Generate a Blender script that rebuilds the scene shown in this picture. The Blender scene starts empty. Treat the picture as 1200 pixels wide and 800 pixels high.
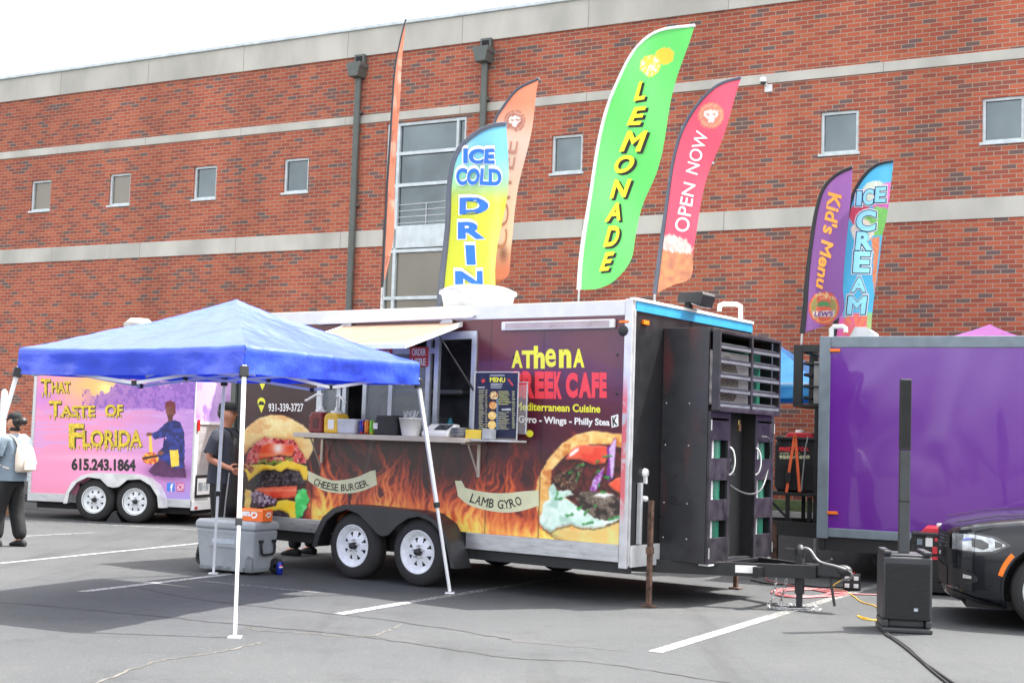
import bpy, bmesh, math, random
import numpy as np
from mathutils import Vector, Matrix
R = math.radians
random.seed(7)
sc = bpy.context.scene
col = sc.collection

# ---------------------------------------------------------------- camera
F_PX, CAM_H = 1600.0, 1.5            # focal length in px of a 1200 px wide frame, eye height
PITCH, ROLL = math.atan(115 / 1600), R(1.9)
fwd = np.array([0, math.cos(PITCH), math.sin(PITCH)])
_rt = np.array([1.0, 0, 0]); _up = np.cross(_rt, fwd)
rt = _rt * math.cos(ROLL) + _up * math.sin(ROLL)
up = _up * math.cos(ROLL) - _rt * math.sin(ROLL)
CAM = np.array([0, 0, CAM_H])
cd = bpy.data.cameras.new('camera'); cam = bpy.data.objects.new('camera', cd); col.objects.link(cam)
cam.matrix_world = Matrix(((rt[0], up[0], -fwd[0], 0), (rt[1], up[1], -fwd[1], 0), (rt[2], up[2], -fwd[2], CAM_H), (0, 0, 0, 1)))
cd.sensor_width = 36; cd.lens = 36 * F_PX / 1200; cd.clip_start = 0.1; cd.clip_end = 3000
sc.camera = cam

# ---------------------------------------------------------------- light
SUN = Vector((0.5, 0.2, 1.0)).normalized()
w = bpy.data.worlds.new('World'); sc.world = w; w.use_nodes = True
nt = w.node_tree; nt.nodes.clear()
sky = nt.nodes.new('ShaderNodeTexSky'); sky.sky_type = 'NISHITA'; sky.sun_disc = False
sky.sun_elevation = math.asin(SUN.z); sky.sun_rotation = math.atan2(SUN.x, SUN.y)
sky.air_density = 1.0; sky.dust_density = 4.0; sky.ozone_density = 0.6
bg = nt.nodes.new('ShaderNodeBackground'); bg.inputs['Strength'].default_value = 0.15
ow = nt.nodes.new('ShaderNodeOutputWorld')
hz = nt.nodes.new('ShaderNodeHueSaturation'); hz.inputs['Saturation'].default_value = 0.2      # bright hazy day
nt.links.new(sky.outputs[0], hz.inputs['Color']); nt.links.new(hz.outputs[0], bg.inputs[0]); nt.links.new(bg.outputs[0], ow.inputs[0])
sl = bpy.data.lights.new('sun', 'SUN'); sl.energy = 2.6; sl.angle = R(0.5); sl.color = (1.0, 0.96, 0.9)
so = bpy.data.objects.new('sun', sl); col.objects.link(so); so.location = (10, 5, 30)
so.rotation_euler = (-SUN).to_track_quat('-Z', 'Y').to_euler()
sc.view_settings.view_transform = 'Standard'; sc.view_settings.look = 'None'
sc.view_settings.gamma = 1; sc.view_settings.use_curve_mapping = False
sc.view_settings.exposure = 2.2

# ---------------------------------------------------------------- helpers
def lin(c):
    c = np.asarray(c, float)
    return np.where(c <= 0.04045, c / 12.92, ((c + 0.055) / 1.055) ** 2.4)
def S(r, g, b): return tuple(float(x) for x in lin(np.array([r, g, b]) / 255.0))
def ray(x, y): return fwd + rt * ((x - 600) / F_PX) - up * ((y - 400) / F_PX)
def gnd(x, y, z=0.0):
    d = ray(x, y); t = (z - CAM_H) / d[2]; return CAM + d * t
class Fr:
    """upright local frame: +x along the face (to the right seen from the road), +y into it, z up"""
    def __init__(s, o, th, z0=0.0):
        t = R(th); s.o = np.array([o[0], o[1], z0], float); s.th = th
        s.X = np.array([math.sin(t), -math.cos(t), 0]); s.Y = np.array([math.cos(t), math.sin(t), 0])
    def _hit(s, x, y, P, n):
        d = ray(x, y); q = CAM + d * (np.dot(P - CAM, n) / np.dot(d, n)); return s.loc(q)
    def loc(s, q):
        d = np.asarray(q, float) - s.o; return np.array([d @ s.X, d @ s.Y, d[2]])
    def pix(s, x, y, yo=0.0): return s._hit(x, y, s.o + s.Y * yo, s.Y)
    def pixx(s, x, y, xo=0.0): return s._hit(x, y, s.o + s.X * xo, s.X)
    def pixz(s, x, y, z): return s.loc(gnd(x, y, z + s.o[2]))
    def world(s, p): return s.o + s.X * p[0] + s.Y * p[1] + np.array([0, 0, p[2]])
    def proj(s, xyz):
        P = np.asarray(xyz, float); W = s.o + P[..., 0:1] * s.X + P[..., 1:2] * s.Y + P[..., 2:3] * np.array([0, 0, 1.0])
        v = W - CAM; zc = v @ fwd
        return 600 + F_PX * (v @ rt) / zc, 400 - F_PX * (v @ up) / zc
    def root(s, name, **k):
        o = bpy.data.objects.new(name, None); col.objects.link(o)
        o.location = tuple(s.o); o.rotation_euler = (0, 0, -R(90 - s.th)); o.empty_display_size = 0.2
        tag(o, **k); return o
def tag(o, label=None, cat=None, group=None, kind=None):
    if label: o['label'] = label
    if cat: o['category'] = cat
    if group: o['group'] = group
    if kind: o['kind'] = kind
    return o
def empty(name, loc, rz=0.0, **k):
    o = bpy.data.objects.new(name, None); col.objects.link(o); o.location = loc; o.rotation_euler = (0, 0, rz); o.empty_display_size = 0.2
    return tag(o, **k)
def copy_tree(o, parent=None):
    c = o.copy(); col.objects.link(c); c.parent = parent
    for ch in list(o.children): copy_tree(ch, c)
    return c

class MB:
    def __init__(s): s.v = []; s.f = []; s.m = []; s.s = []
    def add(s, vs, fs, mi=0, sm=False):
        b = len(s.v); s.v += [tuple(float(c) for c in q) for q in vs]
        for f in fs: s.f.append(tuple(b + i for i in f)); s.m.append(mi); s.s.append(sm)
        return s
    def box(s, x0, x1, y0, y1, z0, z1, mi=0):
        v = [(x, y, z) for z in (z0, z1) for y in (y0, y1) for x in (x0, x1)]
        return s.add(v, [(0, 2, 3, 1), (4, 5, 7, 6), (0, 1, 5, 4), (2, 6, 7, 3), (0, 4, 6, 2), (1, 3, 7, 5)], mi)
    def bar(s, p, q, w, h=None, mi=0, ref=(0, 0, 1)):
        p = Vector(p); q = Vector(q); h = h or w; d = (q - p).normalized(); r = Vector(ref)
        if abs(d.dot(r)) > 0.98: r = Vector((1, 0, 0))
        a = d.cross(r).normalized() * (w / 2); b = a.cross(d).normalized() * (h / 2)
        v = [c + sa * a + sb * b for c in (p, q) for sa, sb in ((-1, -1), (1, -1), (1, 1), (-1, 1))]
        return s.add(v, [(3, 2, 1, 0), (4, 5, 6, 7), (0, 1, 5, 4), (1, 2, 6, 5), (2, 3, 7, 6), (3, 0, 4, 7)], mi)
    def tube(s, pts, r, n=8, mi=0, cap=True, closed=False):
        pts = [Vector(p) for p in pts]; N = len(pts); rs = r if hasattr(r, '__len__') else [r] * N
        vs = []; a = None
        for i, p in enumerate(pts):
            if closed: d = pts[(i + 1) % N] - pts[i - 1]
            else: d = pts[min(i + 1, N - 1)] - pts[max(i - 1, 0)]
            if d.length < 1e-9: d = Vector((0, 0, 1))
            d.normalize()
            if a is None: a = d.orthogonal().normalized()
            a = a - d * a.dot(d); a = a.normalized() if a.length > 1e-6 else d.orthogonal().normalized()
            b = d.cross(a)
            for k in range(n):
                t = 2 * math.pi * k / n; vs.append(p + (a * math.cos(t) + b * math.sin(t)) * rs[i])
        fs = []
        for i in range(N if closed else N - 1):
            for k in range(n):
                j = (i + 1) % N; fs.append((i * n + k, i * n + (k + 1) % n, j * n + (k + 1) % n, j * n + k))
        s.add(vs, fs, mi, True)
        if cap and not closed:
            s.add([vs[k] for k in range(n)], [tuple(reversed(range(n)))], mi); s.add([vs[(N - 1) * n + k] for k in range(n)], [tuple(range(n))], mi)
        return s
    def lathe(s, prof, o=(0, 0, 0), ax=(0, 0, 1), n=24, mi=0, sm=True, scale=(1, 1)):
        o = Vector(o); d = Vector(ax).normalized(); a = d.orthogonal().normalized()
        if abs(d.z) > 0.99: a = Vector((1, 0, 0))
        b = d.cross(a); vs = []
        for r, h in prof:
            for k in range(n):
                t = 2 * math.pi * k / n; vs.append(o + d * h + a * (r * math.cos(t) * scale[0]) + b * (r * math.sin(t) * scale[1]))
        fs = [(i * n + k, i * n + (k + 1) % n, (i + 1) * n + (k + 1) % n, (i + 1) * n + k) for i in range(len(prof) - 1) for k in range(n)]
        return s.add(vs, fs, mi, sm)
    def disc(s, o, ax, r, n=20, mi=0): return s.lathe([(r, 0), (0.0005, 0)], o, ax, n, mi, False)
    def prism(s, poly, fn, t0, t1, mi=0):
        """poly of (a, b) mapped by fn(a, b, t)"""
        n = len(poly); v = [fn(a, b, t0) for a, b in poly] + [fn(a, b, t1) for a, b in poly]
        return s.add(v, [tuple(range(n)), tuple(reversed(range(n, 2 * n)))] + [(i, i + n, (i + 1) % n + n, (i + 1) % n) for i in range(n)], mi)
    def grid(s, rows, mi=0, sm=True, drop=None, wrap=False):
        nr = len(rows); nc = len(rows[0]); vs = [p for r in rows for p in r]; fs = []
        for i in range(nr - 1):
            for j in range(nc if wrap else nc - 1):
                if drop and drop(i, j): continue
                k = (j + 1) % nc; fs.append((i * nc + j, i * nc + k, (i + 1) * nc + k, (i + 1) * nc + j))
        return s.add(vs, fs, mi, sm)
    def ellipsoid(s, c, r, n=16, m=10, mi=0, rot=None):
        rows = []
        for i in range(m + 1):
            t = math.pi * (0.001 + 0.998 * i / m); row = []
            for k in range(n):
                u = 2 * math.pi * k / n; p = Vector((r[0] * math.sin(t) * math.cos(u), r[1] * math.sin(t) * math.sin(u), r[2] * math.cos(t)))
                row.append(Vector(c) + (rot @ p if rot else p))
            rows.append(row)
        return s.grid(rows, mi, True, wrap=True)
    def build(s, name, mats, parent=None, bevel=0.0, **k):
        me = bpy.data.meshes.new(name); me.from_pydata(s.v, [], s.f)
        for m in (mats if isinstance(mats, (list, tuple)) else [mats]): me.materials.append(m)
        me.polygons.foreach_set('material_index', s.m); me.polygons.foreach_set('use_smooth', s.s); me.update()
        bm = bmesh.new(); bm.from_mesh(me); bmesh.ops.recalc_face_normals(bm, faces=bm.faces); bm.to_mesh(me); bm.free()
        o = bpy.data.objects.new(name, me); col.objects.link(o); o.parent = parent
        if bevel:
            b = o.modifiers.new('bevel', 'BEVEL'); b.width = bevel; b.segments = 2; b.limit_method = 'ANGLE'; b.angle_limit = R(40); b.use_clamp_overlap = True
        return tag(o, **k)

def smooth_path(pts, n=6, closed=False):
    P = [Vector(p) for p in pts]; out = []; N = len(P)
    for i in range(N if closed else N - 1):
        p0 = P[i - 1] if (closed or i) else P[0]; p1 = P[i]; p2 = P[(i + 1) % N]; p3 = P[(i + 2) % N] if (closed or i + 2 < N) else P[-1]
        for k in range(n):
            t = k / n
            out.append(0.5 * ((2 * p1) + (p2 - p0) * t + (2 * p0 - 5 * p1 + 4 * p2 - p3) * t * t + (3 * p1 - p0 - 3 * p2 + p3) * t ** 3))
    if not closed: out.append(P[-1])
    return out

# ---------------------------------------------------------------- materials
def pm(name, c, rough=0.5, metal=0.0, var=0.12, scale=6.0, bump=0.0, bscale=40.0, spec=0.5, coat=0.0, alpha=1.0, trans=0.0, sheen=0.0, stretch=(1, 1, 1)):
    m = bpy.data.materials.new(name); m.use_nodes = True; n = m.node_tree.nodes; l = m.node_tree.links
    b = n['Principled BSDF']; tc = n.new('ShaderNodeTexCoord'); mp = n.new('ShaderNodeMapping'); mp.inputs['Scale'].default_value = stretch
    l.new(tc.outputs['Object'], mp.inputs[0])
    ns = n.new('ShaderNodeTexNoise'); ns.inputs['Scale'].default_value = scale; ns.inputs['Detail'].default_value = 5
    l.new(mp.outputs[0], ns.inputs['Vector'])
    mx = n.new('ShaderNodeMix'); mx.data_type = 'RGBA'
    mx.inputs['A'].default_value = (*[max(0, x * (1 - var)) for x in c], 1); mx.inputs['B'].default_value = (*[min(1, x * (1 + var)) for x in c], 1)
    rp = n.new('ShaderNodeMapRange'); rp.inputs[1].default_value = 0.35; rp.inputs[2].default_value = 0.65
    l.new(ns.outputs[0], rp.inputs[0]); l.new(rp.outputs[0], mx.inputs['Factor']); l.new(mx.outputs['Result'], b.inputs['Base Color'])
    rr = n.new('ShaderNodeMapRange'); rr.inputs[1].default_value = 0.3; rr.inputs[2].default_value = 0.7
    rr.inputs[3].default_value = max(0.02, rough * 0.85); rr.inputs[4].default_value = min(1, rough * 1.15)
    l.new(ns.outputs[0], rr.inputs[0]); l.new(rr.outputs[0], b.inputs['Roughness'])
    b.inputs['Metallic'].default_value = metal; b.inputs['Specular IOR Level'].default_value = spec
    b.inputs['Coat Weight'].default_value = coat; b.inputs['Coat Roughness'].default_value = 0.04
    b.inputs['Alpha'].default_value = alpha; b.inputs['Transmission Weight'].default_value = trans; b.inputs['Sheen Weight'].default_value = sheen
    if bump:
        n2 = n.new('ShaderNodeTexNoise'); n2.inputs['Scale'].default_value = bscale; n2.inputs['Detail'].default_value = 4
        l.new(mp.outputs[0], n2.inputs['Vector'])
        bp = n.new('ShaderNodeBump'); bp.inputs['Strength'].default_value = 1.0; bp.inputs['Distance'].default_value = bump
        l.new(n2.outputs[0], bp.inputs['Height']); l.new(bp.outputs[0], b.inputs['Normal'])
    return m
def art_mat(name, rough=0.4, spec=0.5, coat=0.0, bump=0.0, bscale=2.0, translucent=0.0):
    m = bpy.data.materials.new(name); m.use_nodes = True; n = m.node_tree.nodes; l = m.node_tree.links; b = n['Principled BSDF']
    a = n.new('ShaderNodeVertexColor'); a.layer_name = 'Art'; l.new(a.outputs[0], b.inputs['Base Color'])
    b.inputs['Roughness'].default_value = rough; b.inputs['Specular IOR Level'].default_value = spec; b.inputs['Coat Weight'].default_value = coat
    if bump:
        tc = n.new('ShaderNodeTexCoord'); ns = n.new('ShaderNodeTexNoise'); ns.inputs['Scale'].default_value = bscale
        l.new(tc.outputs['Object'], ns.inputs['Vector']); bp = n.new('ShaderNodeBump'); bp.inputs['Distance'].default_value = bump
        l.new(ns.outputs[0], bp.inputs['Height']); l.new(bp.outputs[0], b.inputs['Normal'])
    if translucent:
        t = n.new('ShaderNodeBsdfTranslucent'); l.new(a.outputs[0], t.inputs[0]); ms = n.new('ShaderNodeMixShader'); ms.inputs[0].default_value = translucent
        l.new(b.outputs[0], ms.inputs[1]); l.new(t.outputs[0], ms.inputs[2]); l.new(ms.outputs[0], n['Material Output'].inputs[0])
    return m
M = {}
M['black'] = pm('black_paint', (0.014, 0.014, 0.016), 0.35, bump=0.0006, bscale=9)
M['black_satin'] = pm('black_satin', (0.02, 0.02, 0.022), 0.5)
M['plastic_black'] = pm('black_plastic', (0.018, 0.018, 0.02), 0.55, bump=0.0006, bscale=200)
M['dark'] = pm('dark_void', (0.012, 0.011, 0.012), 0.8)
M['rubber'] = pm('tyre_rubber', (0.022, 0.021, 0.021), 0.8, var=0.3, scale=14, bump=0.002, bscale=60)
M['alu'] = pm('brushed_aluminium', (0.62, 0.63, 0.65), 0.32, 0.85, var=0.1, stretch=(1, 1, 6))
M['alu_flat'] = pm('painted_aluminium', (0.55, 0.56, 0.57), 0.45, 0.2, var=0.1)
M['grey_trim'] = pm('grey_trim', S(120, 132, 142), 0.4, 0.1)
M['white'] = pm('white_paint', (0.70, 0.70, 0.69), 0.35, var=0.05)
M['white_rim'] = pm('white_rim_paint', (0.74, 0.76, 0.78), 0.35, var=0.08, scale=20)
M['white_plastic'] = pm('white_plastic', (0.75, 0.75, 0.74), 0.4, var=0.04)
M['steel'] = pm('galvanised_steel', (0.5, 0.5, 0.5), 0.38, 0.8, var=0.2, scale=20)
M['chrome'] = pm('chrome', (0.8, 0.8, 0.8), 0.12, 1.0)
M['rust'] = pm('rusty_steel', (0.09, 0.05, 0.035), 0.8, 0.1, var=0.6, scale=18, bump=0.002)
M['counter'] = pm('counter_top', S(190, 180, 168), 0.4, 0.2)
M['hatch'] = pm('tan_hatch_skin', S(140, 106, 86), 0.5)
M['cream'] = pm('cream_banner', S(214, 214, 176), 0.5, var=0.06)
M['ink'] = pm('dark_ink', (0.016, 0.018, 0.016), 0.5)
M['yellow_print'] = pm('yellow_print', S(232, 226, 60), 0.4, var=0.04)
M['gold_print'] = pm('gold_print', S(216, 186, 52), 0.4, var=0.3, scale=30)
M['red_print'] = pm('red_print', S(232, 62, 74), 0.4, var=0.04)
M['white_print'] = pm('white_print', S(236, 234, 232), 0.4, var=0.03)
M['orange'] = pm('orange_plastic', S(240, 120, 20), 0.35, var=0.05)
M['red_lens'] = pm('red_lens', S(190, 25, 25), 0.2, coat=0.5)
M['sky_blue'] = pm('sky_blue_vinyl', S(52, 146, 190), 0.35, var=0.06)
M['wood'] = pm('rough_wood', S(120, 88, 62), 0.8, var=0.35, stretch=(1, 12, 12))
M['skin'] = pm('skin', S(196, 140, 112), 0.5, var=0.06)
M['skin_dark'] = pm('skin_warm', S(178, 122, 96), 0.5, var=0.06)
M['hair'] = pm('dark_hair', (0.012, 0.009, 0.008), 0.5, bump=0.004, bscale=60)
M['cloth_black'] = pm('black_cloth', (0.009, 0.009, 0.010), 0.85, bump=0.02, bscale=6, stretch=(1, 1, 0.5))
M['cloth_navy'] = pm('charcoal_shirt', (0.030, 0.034, 0.048), 0.85, bump=0.02, bscale=7)
M['cloth_blue'] = pm('grey_blue_cotton', S(116, 130, 142), 0.85, bump=0.022, bscale=7)
M['cloth_cream'] = pm('cream_canvas', S(224, 208, 192), 0.75, bump=0.004, bscale=16)
M['glass_dark'] = pm('dark_window_glass', (0.03, 0.034, 0.036), 0.06, spec=1.0, var=0.2, scale=1.2)
M['frame_white'] = pm('window_frame_paint', S(196, 204, 206), 0.4, 0.1)
M['rubber_cable'] = pm('black_cable', (0.02, 0.02, 0.02), 0.5)
M['pink_cable'] = pm('red_hose', S(150, 84, 86), 0.5)
M['yellow_cable'] = pm('yellow_cord', S(196, 154, 50), 0.5)

# ---------------------------------------------------------------- printed art: dense sheets with a colour per vertex
def vnoise(x, y, seed=0):
    xi = np.floor(x); yi = np.floor(y); xf = x - xi; yf = y - yi
    def h(a, b):
        q = np.sin(a * 127.1 + b * 311.7 + seed * 74.7) * 43758.5453; return q - np.floor(q)
    u = xf * xf * (3 - 2 * xf); v = yf * yf * (3 - 2 * yf)
    return (h(xi, yi) * (1 - u) + h(xi + 1, yi) * u) * (1 - v) + (h(xi, yi + 1) * (1 - u) + h(xi + 1, yi + 1) * u) * v
def fbm(x, y, seed=0, o=4):
    t = 0; a = 0.5; n = 0
    for i in range(o): t = t + a * vnoise(x, y, seed + i * 3); n += a; a *= 0.5; x = x * 2.03 + 5.1; y = y * 2.03 + 1.7
    return t / n
def inpoly(px, py, poly):
    r = np.zeros(px.shape, bool); n = len(poly)
    for i in range(n):
        x1, y1 = poly[i]; x2, y2 = poly[(i + 1) % n]
        if y1 == y2: continue
        r ^= ((y1 > py) != (y2 > py)) & (px < (x2 - x1) * (py - y1) / (y2 - y1) + x1)
    return r
def zc(pts, ox, oy, k): return [(ox + a / k, oy + b / k) for a, b in pts]
class Paint:
    """a picture in photo coordinates, sampled at the vertices of a printed sheet"""
    def __init__(s, px, py): s.x = px; s.y = py; s.c = np.zeros(px.shape + (3,))
    def base(s, rgb): s.c[...] = np.array(rgb) / 255.0; return s
    def mix(s, mask, rgb, a=1.0):
        k = (np.asarray(mask, float) * a)[..., None]; s.c = s.c * (1 - k) + (np.array(rgb, float) / 255.0) * k; return s
    def poly(s, pts, rgb, wob=0.6, tex=0.0, tscale=0.5, seed=1, rgb2=None, drop=0, rim=0):
        x = s.x + (fbm(s.x * 0.35, s.y * 0.35, seed) - 0.5) * 4 * wob; y = s.y + (fbm(s.x * 0.35, s.y * 0.35, seed + 9) - 0.5) * 4 * wob
        m = inpoly(x, y, pts)
        if drop: s.mix(inpoly(x - 0.5, y - drop, pts) & ~m, (24, 12, 10), 0.45)
        s.mix(m, rgb)
        if rim: s.mix(m & ~inpoly(x, y - rim, pts), (255, 244, 220), 0.22); s.mix(m & ~inpoly(x - 0.3, y + rim * 1.4, pts), (60, 26, 14), 0.24)
        if tex and m.any():
            t = np.clip((fbm(s.x * tscale, s.y * tscale, seed + 20) - 0.5) * 2.6 + 0.5, 0, 1)
            s.mix(m * t, rgb2 if rgb2 else [min(255, q * 1.35) for q in rgb], tex)
        return m
def art_grid(name, fr, P, colfn, mat, parent, drop=None, **k):
    """P: (nr, nc, 3) local points of a sheet"""
    nr, nc = P.shape[:2]; px, py = fr.proj(P); c = lin(np.clip(colfn(px, py), 0, 1))
    idx = np.arange(nr * nc).reshape(nr, nc)
    f = np.stack([idx[:-1, :-1], idx[:-1, 1:], idx[1:, 1:], idx[1:, :-1]], -1).reshape(-1, 4)
    if drop is not None:
        cen = (P[:-1, :-1] + P[1:, 1:]) / 2; f = f[~drop(cen[..., 0], cen[..., 2]).reshape(-1)]
    me = bpy.data.meshes.new(name); v = P.reshape(-1, 3)
    me.vertices.add(len(v)); me.vertices.foreach_set('co', v.astype(np.float32).ravel())
    me.loops.add(f.size); me.loops.foreach_set('vertex_index', f.astype(np.int32).ravel())
    me.polygons.add(len(f)); me.polygons.foreach_set('loop_start', np.arange(0, f.size, 4, dtype=np.int32))
    me.polygons.foreach_set('loop_total', np.full(len(f), 4, np.int32)); me.update(); me.validate()
    me.polygons.foreach_set('use_smooth', np.ones(len(me.polygons), bool))
    a = me.color_attributes.new('Art', 'FLOAT_COLOR', 'POINT'); a.data.foreach_set('color', np.concatenate([c.reshape(-1, 3), np.ones((nr * nc, 1))], 1).astype(np.float32).ravel())
    me.materials.append(mat); o = bpy.data.objects.new(name, me); col.objects.link(o); o.parent = parent
    return tag(o, **k)
def sheet(x0, x1, z0, z1, nx, nz, y=0.0):
    X, Z = np.meshgrid(np.linspace(x0, x1, nx), np.linspace(z0, z1, nz)); return np.stack([X, np.full_like(X, y), Z], -1)

_g = {}
def raw_glyphs(body, bold, shear):
    cu = bpy.data.curves.new('t', 'FONT'); cu.body = body; cu.offset = bold; cu.shear = shear; cu.resolution_u = 4
    ob = bpy.data.objects.new('t', cu); me = ob.to_mesh()
    v = np.array([q.co[:2] for q in me.vertices]).reshape(-1, 2); f = [tuple(p.vertices) for p in me.polygons]
    ob.to_mesh_clear(); bpy.data.objects.remove(ob); bpy.data.curves.remove(cu); return v, f
def fat_m(b, shear):                                                   # the font's own M folds over itself when fattened
    p = [(0.073 - b, -b), (0.171 + b, -b), (0.171 + b, 0.531 - 2.2 * b), (0.391, 0.257 - 1.4 * b), (0.611 - b, 0.531 - 2.2 * b), (0.611 - b, -b), (0.709 + b, -b), (0.709 + b, 0.682 + b), (0.618 - 0.3 * b, 0.682 + b), (0.391, 0.402 + 1.2 * b), (0.165 + 0.3 * b, 0.682 + b), (0.073 - b, 0.682 + b)]
    v = np.array(p); v[:, 0] += shear * v[:, 1]; return v, [(0, 1, 2, 10, 11), (2, 3, 9, 10), (3, 4, 8, 9), (4, 5, 6, 7, 8)]
def glyphs(body, bold=0.0, shear=0.0):
    key = (body, bold, shear)
    if key not in _g:
        if 'M' in body and bold > 0:
            V_, F_ = [], []; n = 0
            for i, ch in enumerate(body):
                if ch == ' ': continue
                r = raw_glyphs(body[:i + 1], 0, 0)[0][:, 0].max(); c0 = raw_glyphs(ch, 0, 0)[0][:, 0].max()
                vv, ff = fat_m(bold, shear) if ch == 'M' else raw_glyphs(ch, bold, shear)
                vv = vv + np.array([r - c0, 0]); V_.append(vv); F_ += [tuple(k + n for k in f) for f in ff]; n += len(vv)
            v, f = np.concatenate(V_), F_
        else: v, f = raw_glyphs(body, bold, shear)
        mn = v.min(0); mxx = v.max(0); _g[key] = ((v - mn) / np.maximum(mxx - mn, 1e-6), f)
    return _g[key]
def text(mb, fr, body, quad, bold=0.0, shear=0.0, yo=-0.005, mi=0, rip=None):
    """body fitted into a quad of photo corners (TL, TR, BR, BL), laid on the face at depth yo"""
    v, f = glyphs(body, bold, shear); TL, TR, BR, BL = [np.array(q, float) for q in quad]; out = []
    for a, b in v:
        q = (BL * (1 - a) + BR * a) * (1 - b) + (TL * (1 - a) + TR * a) * b; p = fr.pix(q[0], q[1], yo)
        if rip: p = np.array([p[0], p[1] + rip(p[0], p[2]), p[2]])
        out.append(p)
    mb.add(out, f, mi)
def textb(mb, fr, body, l, t, r, b, **k): text(mb, fr, body, [(l, t), (r, t), (r, b), (l, b)], **k)
def decal(mb, fr, pts, yo=-0.004, mi=0, rip=None):
    P = [fr.pix(x, y, yo) for x, y in pts]
    if rip: P = [np.array([p[0], p[1] + rip(p[0], p[2]), p[2]]) for p in P]
    mb.add(P, [tuple(range(len(P)))], mi)
def circ(cx, cy, rx, ry=None, n=20): return [(cx + rx * math.cos(2 * math.pi * i / n), cy + (ry or rx) * math.sin(2 * math.pi * i / n)) for i in range(n)]
# ================================================================ SETTING
def asphalt():
    m = bpy.data.materials.new('weathered_asphalt'); m.use_nodes = True; n = m.node_tree.nodes; l = m.node_tree.links; b = n['Principled BSDF']
    tc = n.new('ShaderNodeTexCoord')
    def noise(s, d=6, r=0.6):
        q = n.new('ShaderNodeTexNoise'); q.inputs['Scale'].default_value = s; q.inputs['Detail'].default_value = d; q.inputs['Roughness'].default_value = r
        l.new(tc.outputs['Object'], q.inputs['Vector']); return q
    big = noise(0.22, 5); mid = noise(1.6, 6, 0.7); fine = noise(95, 3, 0.8); vo = n.new('ShaderNodeTexVoronoi'); vo.inputs['Scale'].default_value = 120
    l.new(tc.outputs['Object'], vo.inputs['Vector'])
    def mixc(a, bcol, f, t='MIX'):
        q = n.new('ShaderNodeMix'); q.data_type = 'RGBA'; q.blend_type = t
        for s, v in (('A', a), ('B', bcol)):
            if isinstance(v, tuple): q.inputs[s].default_value = (*v, 1)
            else: l.new(v, q.inputs[s])
        if isinstance(f, float): q.inputs['Factor'].default_value = f
        else: l.new(f, q.inputs['Factor'])
        return q.outputs['Result']
    def rng(s, a, bb):
        q = n.new('ShaderNodeMapRange'); q.inputs[1].default_value = a; q.inputs[2].default_value = bb; l.new(s, q.inputs[0]); return q.outputs[0]
    c = mixc((0.060, 0.0635, 0.066), (0.078, 0.081, 0.083), rng(big.outputs[0], 0.35, 0.65))
    c = mixc(c, (0.042, 0.0435, 0.045), rng(mid.outputs[0], 0.52, 0.85))
    c = mixc(c, (0.17, 0.165, 0.16), rng(vo.outputs['Color'], 0.86, 1.0))
    c = mixc(c, (0.014, 0.014, 0.015), rng(fine.outputs[0], 0.54, 0.74))
    # oil drips and dark tyre scuffs here and there, pale dusty drifts
    oil = noise(0.9, 3, 0.5); c = mixc(c, (0.028, 0.028, 0.029), rng(oil.outputs[0], 0.66, 0.80))
    mp = n.new('ShaderNodeMapping'); mp.inputs['Rotation'].default_value = (0, 0, R(-33)); mp.inputs['Scale'].default_value = (1.6, 0.12, 1); l.new(tc.outputs['Object'], mp.inputs[0])
    sc_ = noise(1.1, 5, 0.65); l.new(mp.outputs[0], sc_.inputs['Vector']); c = mixc(c, (0.040, 0.041, 0.043), rng(sc_.outputs[0], 0.56, 0.78))
    dst = noise(0.45, 7, 0.75); c = mixc(c, (0.095, 0.093, 0.088), rng(dst.outputs[0], 0.54, 0.85))
    l.new(c, b.inputs['Base Color']); b.inputs['Roughness'].default_value = 0.85; b.inputs['Specular IOR Level'].default_value = 0.3
    bp = n.new('ShaderNodeBump'); bp.inputs['Distance'].default_value = 0.008; l.new(fine.outputs[0], bp.inputs['Height']); l.new(bp.outputs[0], b.inputs['Normal'])
    return m
M['asphalt'] = asphalt()
M['concrete'] = pm('kerb_concrete', (0.32, 0.31, 0.29), 0.85, var=0.2, scale=5, bump=0.003)
M['grass'] = pm('short_grass', (0.06, 0.10, 0.028), 0.9, var=0.5, scale=14, bump=0.03, bscale=60)

Bd = Fr((0, 22.9), 61.3)
mb = MB(); g = 900
mb.add([(-g, -g, 0), (g, -g, 0), (g, g, 0), (-g, g, 0)], [(0, 1, 2, 3)]); ground = mb.build('ground', M['asphalt'], kind='structure')
# the lot rises to a kerb and a grass strip at the foot of the building
def strip(name, prof, mat):
    mb = MB(); rows = [[Bd.world((x, y, z)) for x in np.linspace(-40, 24, 33)] for y, z in prof]; mb.grid(rows); return mb.build(name, mat, kind='structure')
strip('ground_rise', [(-2.9, 0.004), (-2.6, 0.02), (-1.3, 0.43), (-1.05, 0.47)], M['asphalt'])
strip('kerb', [(-1.05, 0.40), (-1.05, 0.60), (-1.03, 0.615), (-0.90, 0.615)], M['concrete'])
strip('grass', [(-0.90, 0.60), (-0.6, 0.66), (-0.3, 0.72), (0.08, 0.74)], M['grass'])

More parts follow.
